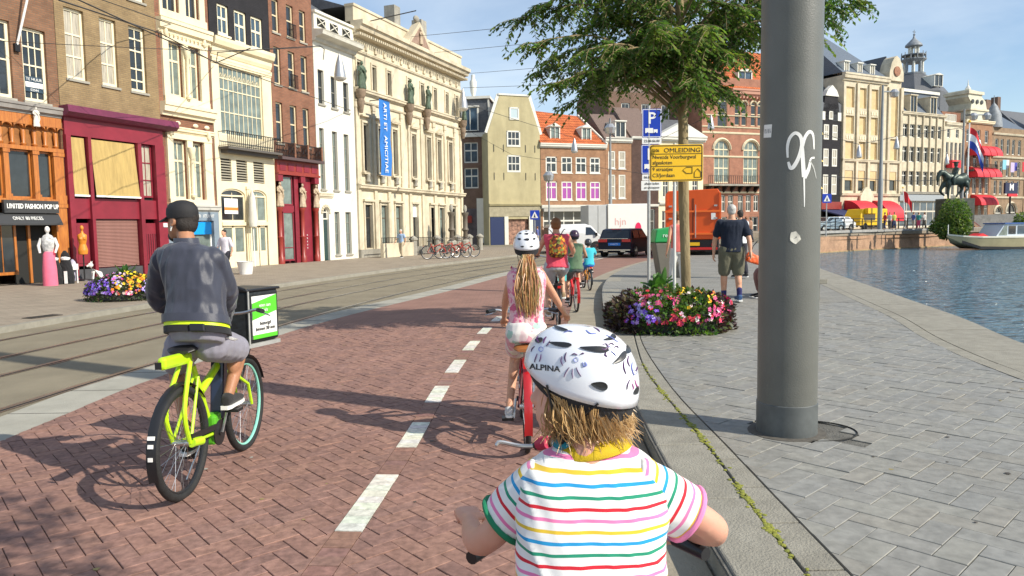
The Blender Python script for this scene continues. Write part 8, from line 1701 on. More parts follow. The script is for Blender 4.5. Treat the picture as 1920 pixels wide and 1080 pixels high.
# insulated delivery bag on the front carrier
bg_ = V((-1.98, 5.46, .80)); t = thing('delivery_bag', 'black insulated delivery bag with a green and white label on the front carrier', 'delivery bag', bg_, R(-22))
MB().box(-.17, .17, -.17, .17, .0, .385).build('bag_body', mat('bag_nylon', (.014, .016, .018), .5, bump=.5, bs=20, var=.2), t, bevel=.03)
lb = MB().box(.172, .176, -.13, .13, .03, .34).build('bag_label', M_LETW, t); MB().prism([(-.13, .17), (.13, .22), (.13, .34), (-.13, .29)], 'x', .1765, .179).build('label_green', mat('label_green', (.10, .55, .03), .5), lb); MB().box(.1765, .179, -.13, .13, .03, .06).build('label_green', mat('label_green', (.10, .55, .03), .5), lb)
for q in ((.27, 'eten aan'), (.235, 'huis'), (.14, 'bezorgd'), (.10, 'binnen 30 min')): text('label_lettering', q[1], .036, M_LETW if q[0] > .2 else M_BLK, lb, (.182, 0, q[0]), rot=(PI/2, 0, PI/2))
MB().box(-.18, .18, -.18, .18, .375, .395).build('bag_lid', M_BLKP, t, bevel=.01); MB().tube([(.15, -.17, .39), (.05, -.18, .42), (-.08, -.18, .42), (-.15, -.17, .39)], .013, 8).build('carry_handle', M_BLKP, t)
MB().tube([(.176, -.165, .0), (.177, -.165, .38)], .007, 6).build('piping', M_GALV, t); MB().box(-.17, .17, -.17, .17, -.03, -.002).build('bag_base', M_GALV, t)
MB().tube([(0, 0, -.03), (-.05, -.1, -.3)], .015, 6).build('front_carrier', M_BLKP, b1, loc=tuple(bg_-L1))
# ---- the child in the foreground
L2 = V((.17, 1.22, 0)); p = lambda x, y, Y: D(x, y, Y)-L2
bicycle("small child's bicycle under the child in the striped shirt", L2, .0, mat('bike_violet', (.25, .06, .30), .4), r=.25, wb=.86, seat=.60, bar_h=.80, bar_w=.27, tyre_w=.022, rack=False, light=False, spokes=20)
J = dict(pel=p(1104, 1240, 1.36), chest=p(1104, 1040, 1.46), neck=p(1104, 846, 1.56), head=p(1086, 728, 1.62), shL=p(1002, 915, 1.55), shR=p(1212, 915, 1.53), elL=p(905, 1015, 1.58), elR=p(1338, 992, 1.55), haL=p(880, 975, 1.78), haR=p(1290, 1000, 1.78), hipL=(-.08, .16, .66), hipR=(.08, .16, .66), knL=(-.11, .46, .64), knR=(.11, .40, .52), anL=(-.11, .36, .38), anR=(.11, .32, .22))
cd, J2 = person('small child in a rainbow striped polo shirt and flowered white helmet, nearest the camera', L2, 0, J, skin=SK3, b=.86, hs=.93, vox=.008, face=(-.93, .34, .0), sg=-.05, bottom=cloth('denim', (.06, .09, .20)), leg=.45, shoe=cloth('red_shoe', (.5, .03, .04)), curl=1.3)
def stripe_mat(name):
    m = bpy.data.materials.new(name); m.use_nodes = True; t_ = m.node_tree; b = t_.nodes['Principled BSDF']; L = t_.links.new; b.inputs['Roughness'].default_value = .85; b.inputs['Sheen Weight'].default_value = .15
    a = t_.nodes.new('ShaderNodeAttribute'); a.attribute_name = 'st'; tc = t_.nodes.new('ShaderNodeTexCoord'); n = t_.nodes.new('ShaderNodeTexNoise'); n.inputs['Scale'].default_value = 9; L(tc.outputs['Object'], n.inputs['Vector'])
    ad = t_.nodes.new('ShaderNodeMath'); ad.operation = 'MULTIPLY_ADD'; ad.inputs[1].default_value = .010; L(n.outputs['Fac'], ad.inputs[0]); L(a.outputs['Fac'], ad.inputs[2])
    d = t_.nodes.new('ShaderNodeMath'); d.operation = 'DIVIDE'; d.inputs[1].default_value = .0975; L(ad.outputs[0], d.inputs[0]); fr = t_.nodes.new('ShaderNodeMath'); fr.operation = 'FRACT'; L(d.outputs[0], fr.inputs[0])
    r = t_.nodes.new('ShaderNodeValToRGB'); r.color_ramp.interpolation = 'CONSTANT'; cs = [(.01, .26, .15), (.01, .30, .62), (.72, .48, .03), (.80, .20, .42), (.62, .012, .03)]; W_ = (.80, .79, .77); el = r.color_ramp.elements
    el[0].position = 0; el[0].color = (*W_, 1); el[1].position = .055; el[1].color = (*cs[0], 1)
    for i in range(5):
        if i: e = el.new(.2*i+.055); e.color = (*cs[i], 1)
        e = el.new(.2*i+.055+.062); e.color = (*W_, 1)
    L(fr.outputs[0], r.inputs[0]); L(r.outputs[0], b.inputs['Base Color'])
    n2 = t_.nodes.new('ShaderNodeTexNoise'); n2.inputs['Scale'].default_value = 900; L(tc.outputs['Object'], n2.inputs['Vector']); bp = t_.nodes.new('ShaderNodeBump'); bp.inputs['Strength'].default_value = .25; bp.inputs['Distance'].default_value = .002; L(n2.outputs['Fac'], bp.inputs['Height']); L(bp.outputs[0], b.inputs['Normal']); return m
M_STR = stripe_mat('rainbow_stripes')
def set_st(me, fn): a = me.attributes.new('st', 'FLOAT', 'POINT'); a.data.foreach_set('value', [fn(v.co) for v in me.vertices])
mb = MB(); nk = J2['neck']; zs_ = lambda y, Y=1.5: (D(1104, y, Y)-L2).z
cxs = lambda y, Y: (D(1108, y, Y)-L2)
hw = lambda px_, Y: px_/FPX*Y
ring_loft(mb, [(cxs(1330, 1.40), (1, 0, 0), (0, 1, 0), hw(143, 1.4), .105), (cxs(1200, 1.42), (1, 0, 0), (0, 1, 0), hw(142, 1.42), .105), (cxs(1080, 1.46), (1, 0, 0), (0, 1, 0), hw(142, 1.46), .10), (cxs(980, 1.50), (1, 0, 0), (0, 1, 0), hw(143, 1.5), .10), (cxs(910, 1.53), (1, 0, 0), (0, 1, 0), hw(141, 1.53), .095), (cxs(875, 1.55), (1, 0, 0), (0, 1, 0), hw(132, 1.55), .085), (cxs(852, 1.57), (1, 0, 0), (0, 1, 0), hw(98, 1.57), .070), (cxs(836, 1.58), (1, 0, 0), (0, 1, 0), hw(66, 1.58), .058)], 36, 2.5)
def cf(p_): 
    return .0045*noise.noise(V((p_.x*9, p_.y*9, p_.z*7)))+.0045*(1-abs(noise.noise(V((p_.x*22+p_.z*13, 3, p_.z*8))))*2.5)*(.3+.7*min(1, abs(p_.x)/.12))
me = fuse(mb, M_STR, .007, 5, 'shirt_body', disp=cf); zr = (D(1104, 963, 1.42)-L2).z; set_st(me, lambda c: c.z-zr+.0780+.012*c.x*c.x*4); so1 = mobj('striped_shirt', me, cd)
for s_, qd in (('L', -1), ('R', 1)):
    a = J2['sh'+s_]-V((qd*.015, 0, -.004)); e0 = J2['el'+s_]; ax = (e0-a); e = a.lerp(e0, .62 if s_ == 'R' else .60); mb = MB(); ad = ax.normalized(); mb.tube([a-ad*.03, a, a.lerp(e, .35), a.lerp(e, .7), e], [.056, .062, .063, .063, .061], 20); me = fuse(mb, M_STR, .006, 4, 'sleeve', disp=lambda q: .0035*noise.noise(q*26)); set_st(me, lambda c: -(c-a).dot(ad)*.86+.24)
    o = mobj('sleeve', me, so1); hm = MB(); sd_ = ad.orthogonal().normalized(); s2 = ad.cross(sd_); hm.tube([e+ad*.001+(sd_*math.cos(t_)+s2*math.sin(t_))*.0605 for t_ in [2*PI*i/24 for i in range(24)]], .0065, 8, closed=True); hm.build('sleeve_hem', mat('hem_green', (.01, .20, .09), .8) if s_ == 'L' else mat('hem_pink', (.80, .25, .48), .8), o, True)
# collar
def ring_band(c, rx, ry, z0, z1, fl, m, name, par, a0=0, a1=2*PI, tilt=V((0, 0, 0)), n=30):
    mb = MB(); vs = []
    for i in range(n+1):
        a = lerp(a0, a1, i/n)
        for (z_, g) in ((z1, 0), (lerp(z0, z1, .5), fl*.45), (z0, fl)): vs.append(c+V((math.cos(a)*(rx+g), math.sin(a)*(ry+g), z_+tilt.x*math.cos(a)+tilt.y*math.sin(a))))
    mb.add(vs, [(3*i+k, 3*i+k+1, 3*i+4+k, 3*i+3+k) for i in range(n) for k in (0, 1)]); o = mb.build(name, m, par, True); s2 = o.modifiers.new('s', 'SOLIDIFY'); s2.thickness = .004; return o
cc = cxs(836, 1.585); ring_band(cc+V((-.002, 0, .012)), .066, .060, -.016, .010, .026, mat('collar_yellow', (.62, .42, .01), .8, var=.1, vs=20, bump=.3, bs=400), 'yellow_collar', so1, tilt=V((.012, 0, 0)))
ring_band(cc+V((-.012, .005, .008)), .062, .052, -.006, .018, .010, mat('collar_teal', (.01, .22, .30), .8), 'teal_collar_inside', so1)
# helmet
hc = J2['head']+V((.010, 0, .024)); hf = V((-.90, .38, .16)); hu = V((.10, -.10, 1))
vents = [(.50, R(-66), .028, .0085, .25), (.44, R(-112), .034, .010, .1), (.82, R(-118), .021, .0095, .0), (.60, R(-32), .016, .011, .3), (.30, R(-30), .03, .007, .2), (.52, R(-150), .032, .0085, .35), (.25, R(-160), .030, .007, .2), (.86, R(-170), .018, .008, .1), (.5, R(60), .03, .01, 0), (.5, R(110), .03, .01, 0), (.5, R(20), .02, .008, 0), (.45, R(178), .03, .009, .1)]
hel, sf = helmet(cd, hc, hf, hu, .134, .100, .116, M_HELW, vents, back=.026)
hel.name = 'child_helmet'
me = hel.data; bv = BVHTree.FromPolygons([v.co for v in me.vertices], [q.vertices[:] for q in me.polygons])
def hp_(x, y, off=.0012):
    """point of the child's helmet seen at a photo pixel"""
    o = V((0, 0, CH))-L2; l = bv.ray_cast(o, ray(x, y).normalized()); return (l[0]+l[1]*(off if l[1].dot(ray(x, y)) < 0 else -off)) if l[0] is not None else None
def decal(px_, w_, m, name='helmet_print', closed=False):
    P = smooth_poly([(a, b, 0) for a, b in px_], 4); P = [hp_(q.x, q.y) for q in P]; P = [q for q in P if q is not None]
    if len(P) > 1: n = len(P); MB().tube(P, [w_*(.35+.65*math.sin(PI*min(max(i/(n-1), .08), .92))) for i in range(n)], 5, flat=.5).build(name, m, hel, True)
M_PRT = mat('print_violet', (.10, .03, .13), .5); M_PRB = mat('print_blue', (.16, .20, .55), .5); M_PRP = mat('print_pink', (.70, .12, .45), .5)
z4_ = lambda a, b: (840+a/2.161, 580+b/2.161)
for cx_, cy_, m in ((520, 205, M_PRT), (652, 160, M_PRT), (378, 162, M_PRT), (755, 255, M_PRT)):
    decal([z4_(cx_+9*math.cos(t_), cy_+9*math.sin(t_)) for t_ in [i*2*PI/8 for i in range(9)]], .0010, M_PRB)
for s_, m in (([(462, 190), (458, 210), (466, 228)], M_PRT), ([(480, 175), (474, 195), (478, 214)], M_PRT), ([(492, 235), (478, 255), (470, 275)], M_PRT), ([(505, 240), (503, 260), (506, 280)], M_PRT), ([(520, 235), (528, 255), (540, 272)], M_PRT), ([(535, 185), (545, 178), (552, 180)], M_PRT), ([(545, 215), (550, 232), (562, 225), (555, 214)], M_PRB), ([(500, 185), (512, 180), (525, 186)], M_PRT),
    ([(625, 145), (640, 140), (648, 155), (635, 165), (622, 160)], M_PRT), ([(650, 145), (662, 138), (672, 146)], M_PRT), ([(640, 172), (636, 185), (645, 192)], M_PRT), ([(660, 170), (672, 180), (680, 190)], M_PRB), ([(672, 155), (684, 150), (690, 158)], M_PRT),
    ([(370, 135), (362, 120), (366, 110)], M_PRT), ([(388, 138), (392, 122), (400, 112)], M_PRT), ([(398, 150), (408, 138), (414, 128)], M_PRT), ([(362, 180), (355, 198), (350, 215)], M_PRT), ([(378, 182), (375, 200), (370, 212)], M_PRT), ([(352, 150), (342, 160), (338, 172)], M_PRT),
    ([(712, 210), (710, 235), (720, 262)], M_PRT), ([(730, 190), (726, 212), (735, 232)], M_PRT), ([(745, 215), (742, 240), (752, 268)], M_PRB), ([(762, 205), (766, 228), (760, 250)], M_PRT), ([(735, 285), (726, 305), (724, 325)], M_PRT), ([(756, 285), (762, 305), (772, 320)], M_PRP), ([(745, 300), (750, 315), (748, 325)], M_PRP), ([(640, 105), (665, 118), (690, 135)], M_PRB), ([(690, 108), (712, 125), (735, 150)], M_PRB), ([(560, 85), (575, 98), (600, 100)], M_PRB), ([(590, 75), (605, 82), (615, 92)], M_PRT), ([(470, 95), (490, 88), (505, 92)], M_PRB)):
    decal([z4_(*q) for q in s_], .0022, m)
cu = bpy.data.curves.new('t', 'FONT'); cu.body = 'ALPINA'; cu.size = 1; cu.align_x = 'CENTER'; cu.align_y = 'CENTER'; cu.resolution_u = 3; cu.offset = .02; o = bpy.data.objects.new('t', cu); C.objects.link(o); tm = bpy.data.meshes.new_from_object(o.evaluated_get(bpy.context.evaluated_depsgraph_get())); bpy.data.objects.remove(o)
xm = max(v.co.x for v in tm.vertices)
for v in tm.vertices:
    q = hp_(1022+v.co.x/xm*29, 687-v.co.y*15+v.co.x/xm*3+3, .0015); v.co = q if q is not None else V((0, 0, 0))
tm.materials.clear(); tm.materials.append(M_BLK); mobj('helmet_lettering', tm, hel)
# straps, dial
jaw = J2['head']+V((-.035, -.01, -.105))
def strap(pts, par=cd, w_=.009): MB().tube(smooth_poly(pts, 4), w_, 6, flat=.35).build('strap', M_BLKP, par, True)
hw_ = J2['head']; fr = V((-.93, .34, 0)).normalized(); lf = V((-.34, -.93, 0))
strap([sf(.98, R(-66), .97), hw_+fr*.035+lf*.077+V((0, 0, -.045)), hw_+fr*.02+lf*.068+V((0, 0, -.09)), hw_+fr*.05+lf*.02+V((0, 0, -.125))])
strap([sf(.98, R(-120), .97), hw_+lf*.078-fr*.02+V((0, 0, -.05)), hw_+fr*.02+lf*.068+V((0, 0, -.09))])
MB().ball(hw_+fr*.02+lf*.07+V((0, 0, -.09)), (.014, .014, .02), 10, 6).build('strap_buckle', M_BLKP, cd, True)
# blond hair below the helmet
mb = MB(); mb.ball(hw_-fr*.022+V((0, 0, -.018)), (.072, .080, .078), 18, 12, Matrix((V((.34, .93, 0)).cross(V((0, 0, 1))), V((.34, .93, 0)), V((0, 0, 1)))).transposed() if False else None); mb.ball(hw_-fr*.045+V((0, 0, -.065)), (.070, .066, .050), 16, 10); mobj('hair', fuse(mb, M_HBLD, .007, 2, 'hair', disp=folds(.004, (70, 70, 12))), cd)
rg = random.Random(4); hb = MB(); HC = [(.52, .33, .14), (.46, .28, .11), (.60, .41, .20), (.38, .22, .09), (.50, .31, .13)]
for i in range(1300):
    a = R(rg.uniform(-262, -30)); rt_ = fr.cross(V((0, 0, 1))); d = fr*math.cos(a)+rt_*math.sin(a); r0 = rg.uniform(.060, .082); top = hw_+d*r0+V((0, 0, rg.uniform(-.03, .0))); ln = rg.uniform(.055, .100)
    sw = -fr*rg.uniform(.0, .045)+rt_*rg.gauss(0, .014); cl = int(i/9)*.7; wv = d*.010*math.sin(cl)+rt_*.008*math.cos(cl*1.7); flick = d*rg.uniform(-.02, .030)
    P = [top, top+d*.010+V((0, 0, -ln*.35))+sw*.2+wv*.4, top+d*.010+V((0, 0, -ln*.7))+sw*.6+wv, top+V((0, 0, -ln))+sw+flick-wv*.5]; k_ = rg.uniform(.85, 1.1); c_ = HC[int(i/9) % 5] if rg.random() < .7 else rg.choice(HC); hb.cur = tuple(v*k_ for v in c_); hb.tube(smooth_poly(P, 3), [.0013]*6+[.0012, .001, .0007, .0003], 3, caps=False)
M_STRD = attr_mat('hair_strand', .38, spec=.6, nvar=.1); tag(hb.build('hair_strands', M_STRD, cd, True), kind='stuff')
hb = MB()
for i in range(26):
    a = rg.uniform(0, 1); top = sf(.99, R(-60-60*a), .95)+V((0, 0, -.012)); end = hw_+fr*(.01-.09*rg.random())+lf*(.055+.03*rg.random())+V((0, 0, -.10-.03*rg.random())); hb.cur = rg.choice(HC); hb.tube(smooth_poly([top, top.lerp(end, .5)+lf*.012+V((rg.uniform(-.01, .01), 0, 0)), end], 4), .0011, 4, caps=False)
tag(hb.build('loose_strands', M_STRD, cd, True), kind='stuff')
# visible brake lever and grip end of the child's bicycle
kb_ = next(o for o in bpy.data.objects if o.get('label', '').startswith("small child's bicycle")); q = lambda x, y, Y: D(x, y, Y)-L2
MB().tube(smooth_poly([q(930, 836, 1.95), q(938, 829, 1.96), q(975, 836, 1.97), q(1010, 836, 1.95)], 4), [.003, .004, .005, .006, .006, .006, .006, .006, .006, .006, .006, .006, .006], 8).build('long_brake_lever', M_ALU, kb_, True)
MB().tube([q(1006, 834, 1.95), q(1040, 829, 1.9)], .015, 10).build('lever_clamp', M_BLKP, kb_, True); MB().tube([q(1012, 832, 1.93), q(1030, 830, 1.9)], .019, 10).build('red_grip_ring', mat('grip_red', (.45, .01, .06), .5), kb_, True)
MB().tube([q(1040, 829, 1.9), q(1045, 1000, 1.86)], .011, 8).build('bar_riser', M_ALU, kb_)
# ---- the girl with the long ponytail
L3 = V((.09, 5.20, 0)); p = lambda x, y, Y: D(x, y, Y)-L3
gbk = bicycle('red and black bicycle with a brown saddle under the girl with the long ponytail', L3, .02, mat('bike_dark_red', (.10, .012, .012), .35), r=.33, wb=.98, seat=.74, bar_h=.92, bar_w=.27, saddle=mat('saddle_brown', (.30, .11, .03), .5), fender=mat('guard_red', (.40, .012, .015), .3, coat=.5), rack=False)
def patt(name, cols, sc, rough=.85):
    m = bpy.data.materials.new(name); m.use_nodes = True; t_ = m.node_tree; b = t_.nodes['Principled BSDF']; b.inputs['Roughness'].default_value = rough; tc = t_.nodes.new('ShaderNodeTexCoord'); v = t_.nodes.new('ShaderNodeTexVoronoi'); v.inputs['Scale'].default_value = sc; r = t_.nodes.new('ShaderNodeValToRGB'); r.color_ramp.interpolation = 'CONSTANT'
    nz = t_.nodes.new('ShaderNodeTexNoise'); nz.inputs['Scale'].default_value = sc*.8; vm = t_.nodes.new('ShaderNodeVectorMath'); vm.operation = 'MULTIPLY_ADD'; vm.inputs[1].default_value = (.06, .06, .06); t_.links.new(tc.outputs['Object'], nz.inputs['Vector']); t_.links.new(nz.outputs['Color'], vm.inputs[0]); t_.links.new(tc.outputs['Object'], vm.inputs[2]); t_.links.new(vm.outputs[0], v.inputs['Vector'])
    sp = t_.nodes.new('ShaderNodeSeparateColor'); t_.links.new(v.outputs['Color'], sp.inputs[0]); t_.links.new(sp.outputs[0], r.inputs[0]); el = r.color_ramp.elements; n = len(cols)
    for i, c in enumerate(cols):
        e = el[i] if i < 2 else el.new(i/n); e.position = i/n; e.color = (*c, 1)
    t_.links.new(r.outputs[0], b.inputs['Base Color']); return m
M_PKT = patt('pink_floral', [(.80, .42, .46), (.70, .20, .30), (.82, .52, .52), (.78, .46, .50), (.60, .12, .22), (.80, .50, .50)], 34); M_SHT = patt('pastel_floral', [(.76, .72, .66), (.70, .35, .42), (.40, .58, .50), (.78, .74, .70), (.78, .60, .60), (.76, .74, .60)], 18)
gl, J3 = std_rider('girl with a long blond ponytail, pink floral top and pastel shorts', L3, .86, .80, .74, .92, .98, .27, top=M_PKT, sleeve=0, bottom=M_SHT, leg=.30, shoe=cloth('white_shoe', (.6, .6, .6)), skin=SK1, vox=.009, face=(.0, 1, -.05), hem=-.01, bw=1.18,
    pel=p(987, 618, 5.34), chest=p(987, 560, 5.38), neck=p(987, 500, 5.44), head=p(987, 462, 5.48), shL=p(962, 513, 5.43), shR=p(1013, 513, 5.43), elL=p(949, 558, 5.58), elR=p(1037, 552, 5.58), haL=p(945, 598, 5.80), haR=p(1059, 589, 5.80), hipL=p(972, 628, 5.36), hipR=p(1003, 628, 5.36), knL=p(966, 668, 5.68), knR=p(1010, 650, 5.72), hs=.92, hair=M_HBRN, loose=.0)
GV = [(.35, R(180), .02, .012, 0), (.62, R(180), .026, .011, 0), (.62, R(140), .022, .010, 0), (.62, R(220), .022, .010, 0), (.35, R(125), .02, .01, 0), (.35, R(235), .02, .01, 0), (.15, R(180), .014, .01, 0), (.62, R(95), .02, .01, 0), (.62, R(265), .02, .01, 0), (.88, R(160), .018, .006, 0), (.88, R(200), .018, .006, 0)]
helmet(gl, J3['head']+V((0, -.002, .012)), (0, 1, .12), (0, 0, 1), .122, .098, .108, M_HELW, GV, back=.02)
strap([J3['head']+V((-.075, -.0, -.01)), J3['head']+V((-.06, .02, -.11))], gl, .007); strap([J3['head']+V((.075, -.0, -.01)), J3['head']+V((.06, .02, -.11))], gl, .007)
hb = MB(); rg = random.Random(8); h3 = J3['head']
for i in range(420):
    x0_ = rg.gauss(0, .014); w2 = rg.gauss(0, .025); ln = rg.uniform(.34, .54); hb.cur = tuple(v*rg.uniform(.75, 1.2) for v in rg.choice(HC+[(.38, .17, .05)])); s0_ = h3+V((x0_, -.085+rg.gauss(0, .008), -.055)); sw = .018*math.sin(i)
    P = [s0_, s0_+V((w2*.8, -.06+rg.gauss(0, .01), -ln*.22)), s0_+V((w2*1.3+sw, -.105+rg.gauss(0, .012), -ln*.6)), s0_+V((w2*.75+.006, -.115+rg.gauss(0, .01), -ln))]; hb.tube(smooth_poly(P, 3), [.002, .003, .0035, .0035, .0035, .003, .003, .0025, .0015, .0006], 4, caps=False)
for i in range(120):
    a = rg.uniform(-1.2, 1.2); s0_ = h3+V((.068*math.sin(a), -.068*math.cos(a), rg.uniform(-.05, -.02))); e_ = h3+V((rg.gauss(0, .01), -.085, -.06)); hb.cur = tuple(v*.8 for v in rg.choice(HC)); hb.tube([s0_, s0_.lerp(e_, .5)+V((0, -.012, -.005)), e_], .003, 4, caps=False)
tag(hb.build('ponytail', M_STRD, gl, True), kind='stuff'); MB().tube([h3+V((.018*math.cos(t_), -.088, -.055+.018*math.sin(t_))) for t_ in [i*PI/5 for i in range(10)]], .007, 6, closed=True).build('hair_tie', M_PINK, gl)
for q in (-1, 1):   # ruffles at the shoulders
    s_ = J3['shR' if q > 0 else 'shL']; mb = MB(); vs = []
    for i in range(13): a = PI*i/12; rr = .052+.010*math.sin(i*2.4); vs += [s_+V((-q*.012, -.045*math.cos(a), .045*math.sin(a)-.005)), s_+V((q*(.012+.010*math.sin(i*2.1)), -rr*1.15*math.cos(a), rr*1.05*math.sin(a)-.005))]
    mb.add(vs, [(2*i, 2*i+1, 2*i+3, 2*i+2) for i in range(12)]); mb.build('ruffle', M_PKT, gl, True)
# ---- man in the pink tank top, boy in green, child in cyan
L4 = V((D(1047, 614, 11.75).x, 11.75, 0)); bicycle('dark bicycle with a cream saddle cover under the man in the pink shirt', L4, .03, M_BLKP, r=.34, wb=1.02, seat=.93, bar_h=1.10, saddle=mat('saddle_cream', (.65, .58, .38), .6), spokes=16)
mn, J4 = std_rider('man in a coral pink sleeveless shirt cycling ahead of the ponytailed girl', L4, 1.0, 1.12, .93, 1.10, 1.02, .31, top=cloth('coral', (.72, .085, .13)), sleeve=0, bottom=cloth('pale_shorts', (.50, .50, .52)), leg=.42, shoe=cloth('tan_shoe', (.35, .25, .15)), skin=SK1, hair=mat('hair_auburn', (.26, .10, .03), .6, var=.2), vox=.016, rz=.03)
mb = MB(); c = V((0, .02, 1.30)); ring_loft(mb, [(c+V((0, 0, -.17)), (1, 0, 0), (0, 1, 0), .10, .05), (c+V((0, -.03, -.12)), (1, 0, 0), (0, 1, 0), .14, .08), (c+V((0, -.04, 0)), (1, 0, 0), (0, 1, 0), .14, .08), (c+V((0, -.02, .12)), (1, 0, 0), (0, 1, 0), .11, .06), (c+V((0, 0, .17)), (1, 0, 0), (0, 1, 0), .07, .04)], 18); bp_ = thing('backpack', 'orange and dark patterned drawstring backpack on the back of the man in pink', 'backpack', L4, .03); mobj('bag', fuse(mb, patt('bag_pattern', [(.55, .16, .02), (.10, .03, .02), (.70, .42, .04), (.30, .05, .02), (.20, .22, .05)], 30), .014, 2, 'bag', disp=folds(.01, (20, 20, 8))), bp_)
for q in (-1, 1): MB().tube(smooth_poly([(q*.03, -.01, 1.45), (q*.11, .10, 1.56), (q*.14, .16, 1.57)], 3), .009, 6, flat=.6).build('strap', M_BLKP, bp_)
L5 = V((D(1081, 588, 13.9).x, 13.9, 0)); bicycle('bright red bicycle under the boy with the green shirt', L5, .05, mat('bike_red2', (.60, .015, .02), .35), r=.32, wb=.98, seat=.78, bar_h=.98, fender=mat('guard_red', (.40, .012, .015), .3), spokes=16, rack=False)
by, J5 = std_rider('boy in a green sleeveless shirt and dark purple helmet on a red bicycle', L5, .90, .88, .78, .98, .98, .28, top=cloth('sage', (.13, .20, .12)), sleeve=0, bottom=cloth('grey_trunks', (.10, .12, .12)), leg=.42, shoe=cloth('black_shoe', (.03, .03, .03)), skin=SK1, vox=.016, rz=.05); helmet(by, J5['head']+V((0, 0, .012)), (0, 1, .05), (0, 0, 1), .12, .098, .11, mat('helmet_plum', (.05, .02, .05), .3, coat=.5), GV[:5], back=.02, n=20, m_=8)
t = thing('pannier', 'turquoise and white striped bag hanging beside the boy in green', 'bag', L5+V((-.30, -.10, .60))); MB().box(-.10, .10, -.15, .15, 0, .42).build('bag_body', mat('turquoise', (.10, .52, .52), .6), t, bevel=.02)
for k_ in range(3): MB().box(-.08+.06*k_, -.06+.06*k_, -.156, -.150, .02, .40).build('white_stripe', M_LETW, t)
L6 = V((D(1106, 545, 18.6).x, 18.6, 0)); bicycle('small orange bicycle under the child in turquoise', L6, .08, mat('bike_orange', (.62, .25, .02), .4), r=.26, wb=.86, seat=.62, bar_h=.82, spokes=12, rack=False)
cy, J6 = std_rider('small child in a turquoise shirt and blue shorts on an orange bicycle', L6, .78, .80, .62, .82, .86, .25, top=cloth('cyan', (.06, .50, .60)), sleeve=.4, bottom=cloth('royal', (.03, .16, .55)), leg=.46, shoe=cloth('black_shoe', (.03, .03, .03)), skin=SK1, vox=.018, rz=.08); helmet(cy, J6['head']+V((0, 0, .012)), (0, 1, .05), (0, 0, 1), .115, .095, .105, mat('helmet_dark', (.05, .05, .055), .3, coat=.5), GV[:5], back=.02, n=20, m_=8)
# ---- walkers
def walker(label, loc, h, rz, top, bottom, sleeve=.3, leg=.45, skin=SK1, hair=M_HBRN, b=1.0, vox=.02, stride=.16, arm=.1, shoe=None, socks=None, **k):
    s = h/1.75; J = dict(pel=(0, 0, .95*s), chest=(0, .01, 1.25*s), neck=(0, .01, 1.48*s), head=(0, .04, 1.63*s), shL=(-.175*b, 0, 1.41*s), shR=(.175*b, 0, 1.41*s), elL=(-.24*b, -arm*.4, 1.13*s), elR=(.24*b, arm*.6, 1.13*s), haL=(-.26*b, -arm*.1+.04, .89*s), haR=(.25*b, arm*1.4+.06, .90*s),
        hipL=(-.09*b, 0, .92*s), hipR=(.09*b, 0, .92*s), knL=(-.10*b, stride*.55, .49*s), knR=(.10*b, -stride*.10, .49*s), anL=(-.10*b, stride*.6, .10*s), anR=(.10*b, -stride, .13*s))
    for key in list(k):
        if key in J: J[key] = k.pop(key)
    return person(label, loc, rz, J, top=top, sleeve=sleeve, bottom=bottom, leg=leg, skin=skin, hair=hair, b=b*s, hs=s*.96, vox=vox, grip=False, curl=.5, shoe=shoe or cloth('black_shoe', (.03, .03, .03)), socks=socks, **k)
om = G(1371, 566, PZ); ol, J7 = walker('old grey haired man in navy T-shirt and olive shorts walking away on the pavement', (om.x, om.y, PZ), 1.84, R(-4), cloth('navy', (.012, .018, .035)), cloth('olive', (.13, .125, .085)), .34, .42, SK1, M_HGRY, b=1.22, vox=.013, arm=-.16, stride=.12, socks=cloth('navy_sock', (.03, .03, .12)), shoe=cloth('blue_shoe', (.04, .09, .20)))
wp_ = D(1271, 546, 15.6); walker('woman in red top and white trousers half hidden behind the tree trunk', (wp_.x, 15.6, PZ), 1.76, R(10), cloth('coral_top', (.65, .16, .14)), cloth('white_trousers', (.70, .68, .64)), .0, .95, SK1, mat('hair_auburn', (.26, .10, .03), .6), b=.92, vox=.018)
# seated person partly behind the pole with an orange bag
sp_ = D(1432, 520, 14.5); J = dict(pel=(.12, 0, .50), chest=(.14, 0, .82), neck=(.10, 0, 1.05), head=(.08, -.02, 1.19), shL=(.10, -.17, .98), shR=(.10, .17, .98), elL=(-.02, -.22, .78), elR=(-.02, .22, .78), haL=(-.22, -.12, .66), haR=(-.2, .1, .66), hipL=(.05, -.09, .50), hipR=(.05, .09, .50), knL=(-.38, -.12, .52), knR=(-.38, .12, .52), anL=(-.36, -.12, .10), anR=(-.36, .12, .10), toeL=(-1, 0, 0), toeR=(-1, 0, 0))
person('person with a patterned top sitting on the quay bench behind the big pole', (D(1462, 520, 14.5).x, 14.5, PZ), 0, J, top=patt('dark_pattern', [(.05, .03, .12), (.5, .45, .5), (.08, .03, .1)], 20), sleeve=.3, bottom=cloth('mauve', (.28, .15, .13)), leg=.9, shoe=M_BLKC, hair=M_HBRN, face=(-1, 0, 0), vox=.018)
t = thing('bench', 'low grey stone bench behind the big pole', 'bench', (D(1462, 520, 14.5).x+.1, 14.5, PZ)); MB().box(-.12, .5, -.8, .8, .33, .42).build('seat', M_GRAN, t, bevel=.01); MB().box(.0, .4, -.7, -.5, 0, .33).build('leg', M_GRAN, t); MB().box(.0, .4, .5, .7, 0, .33).build('leg', M_GRAN, t)
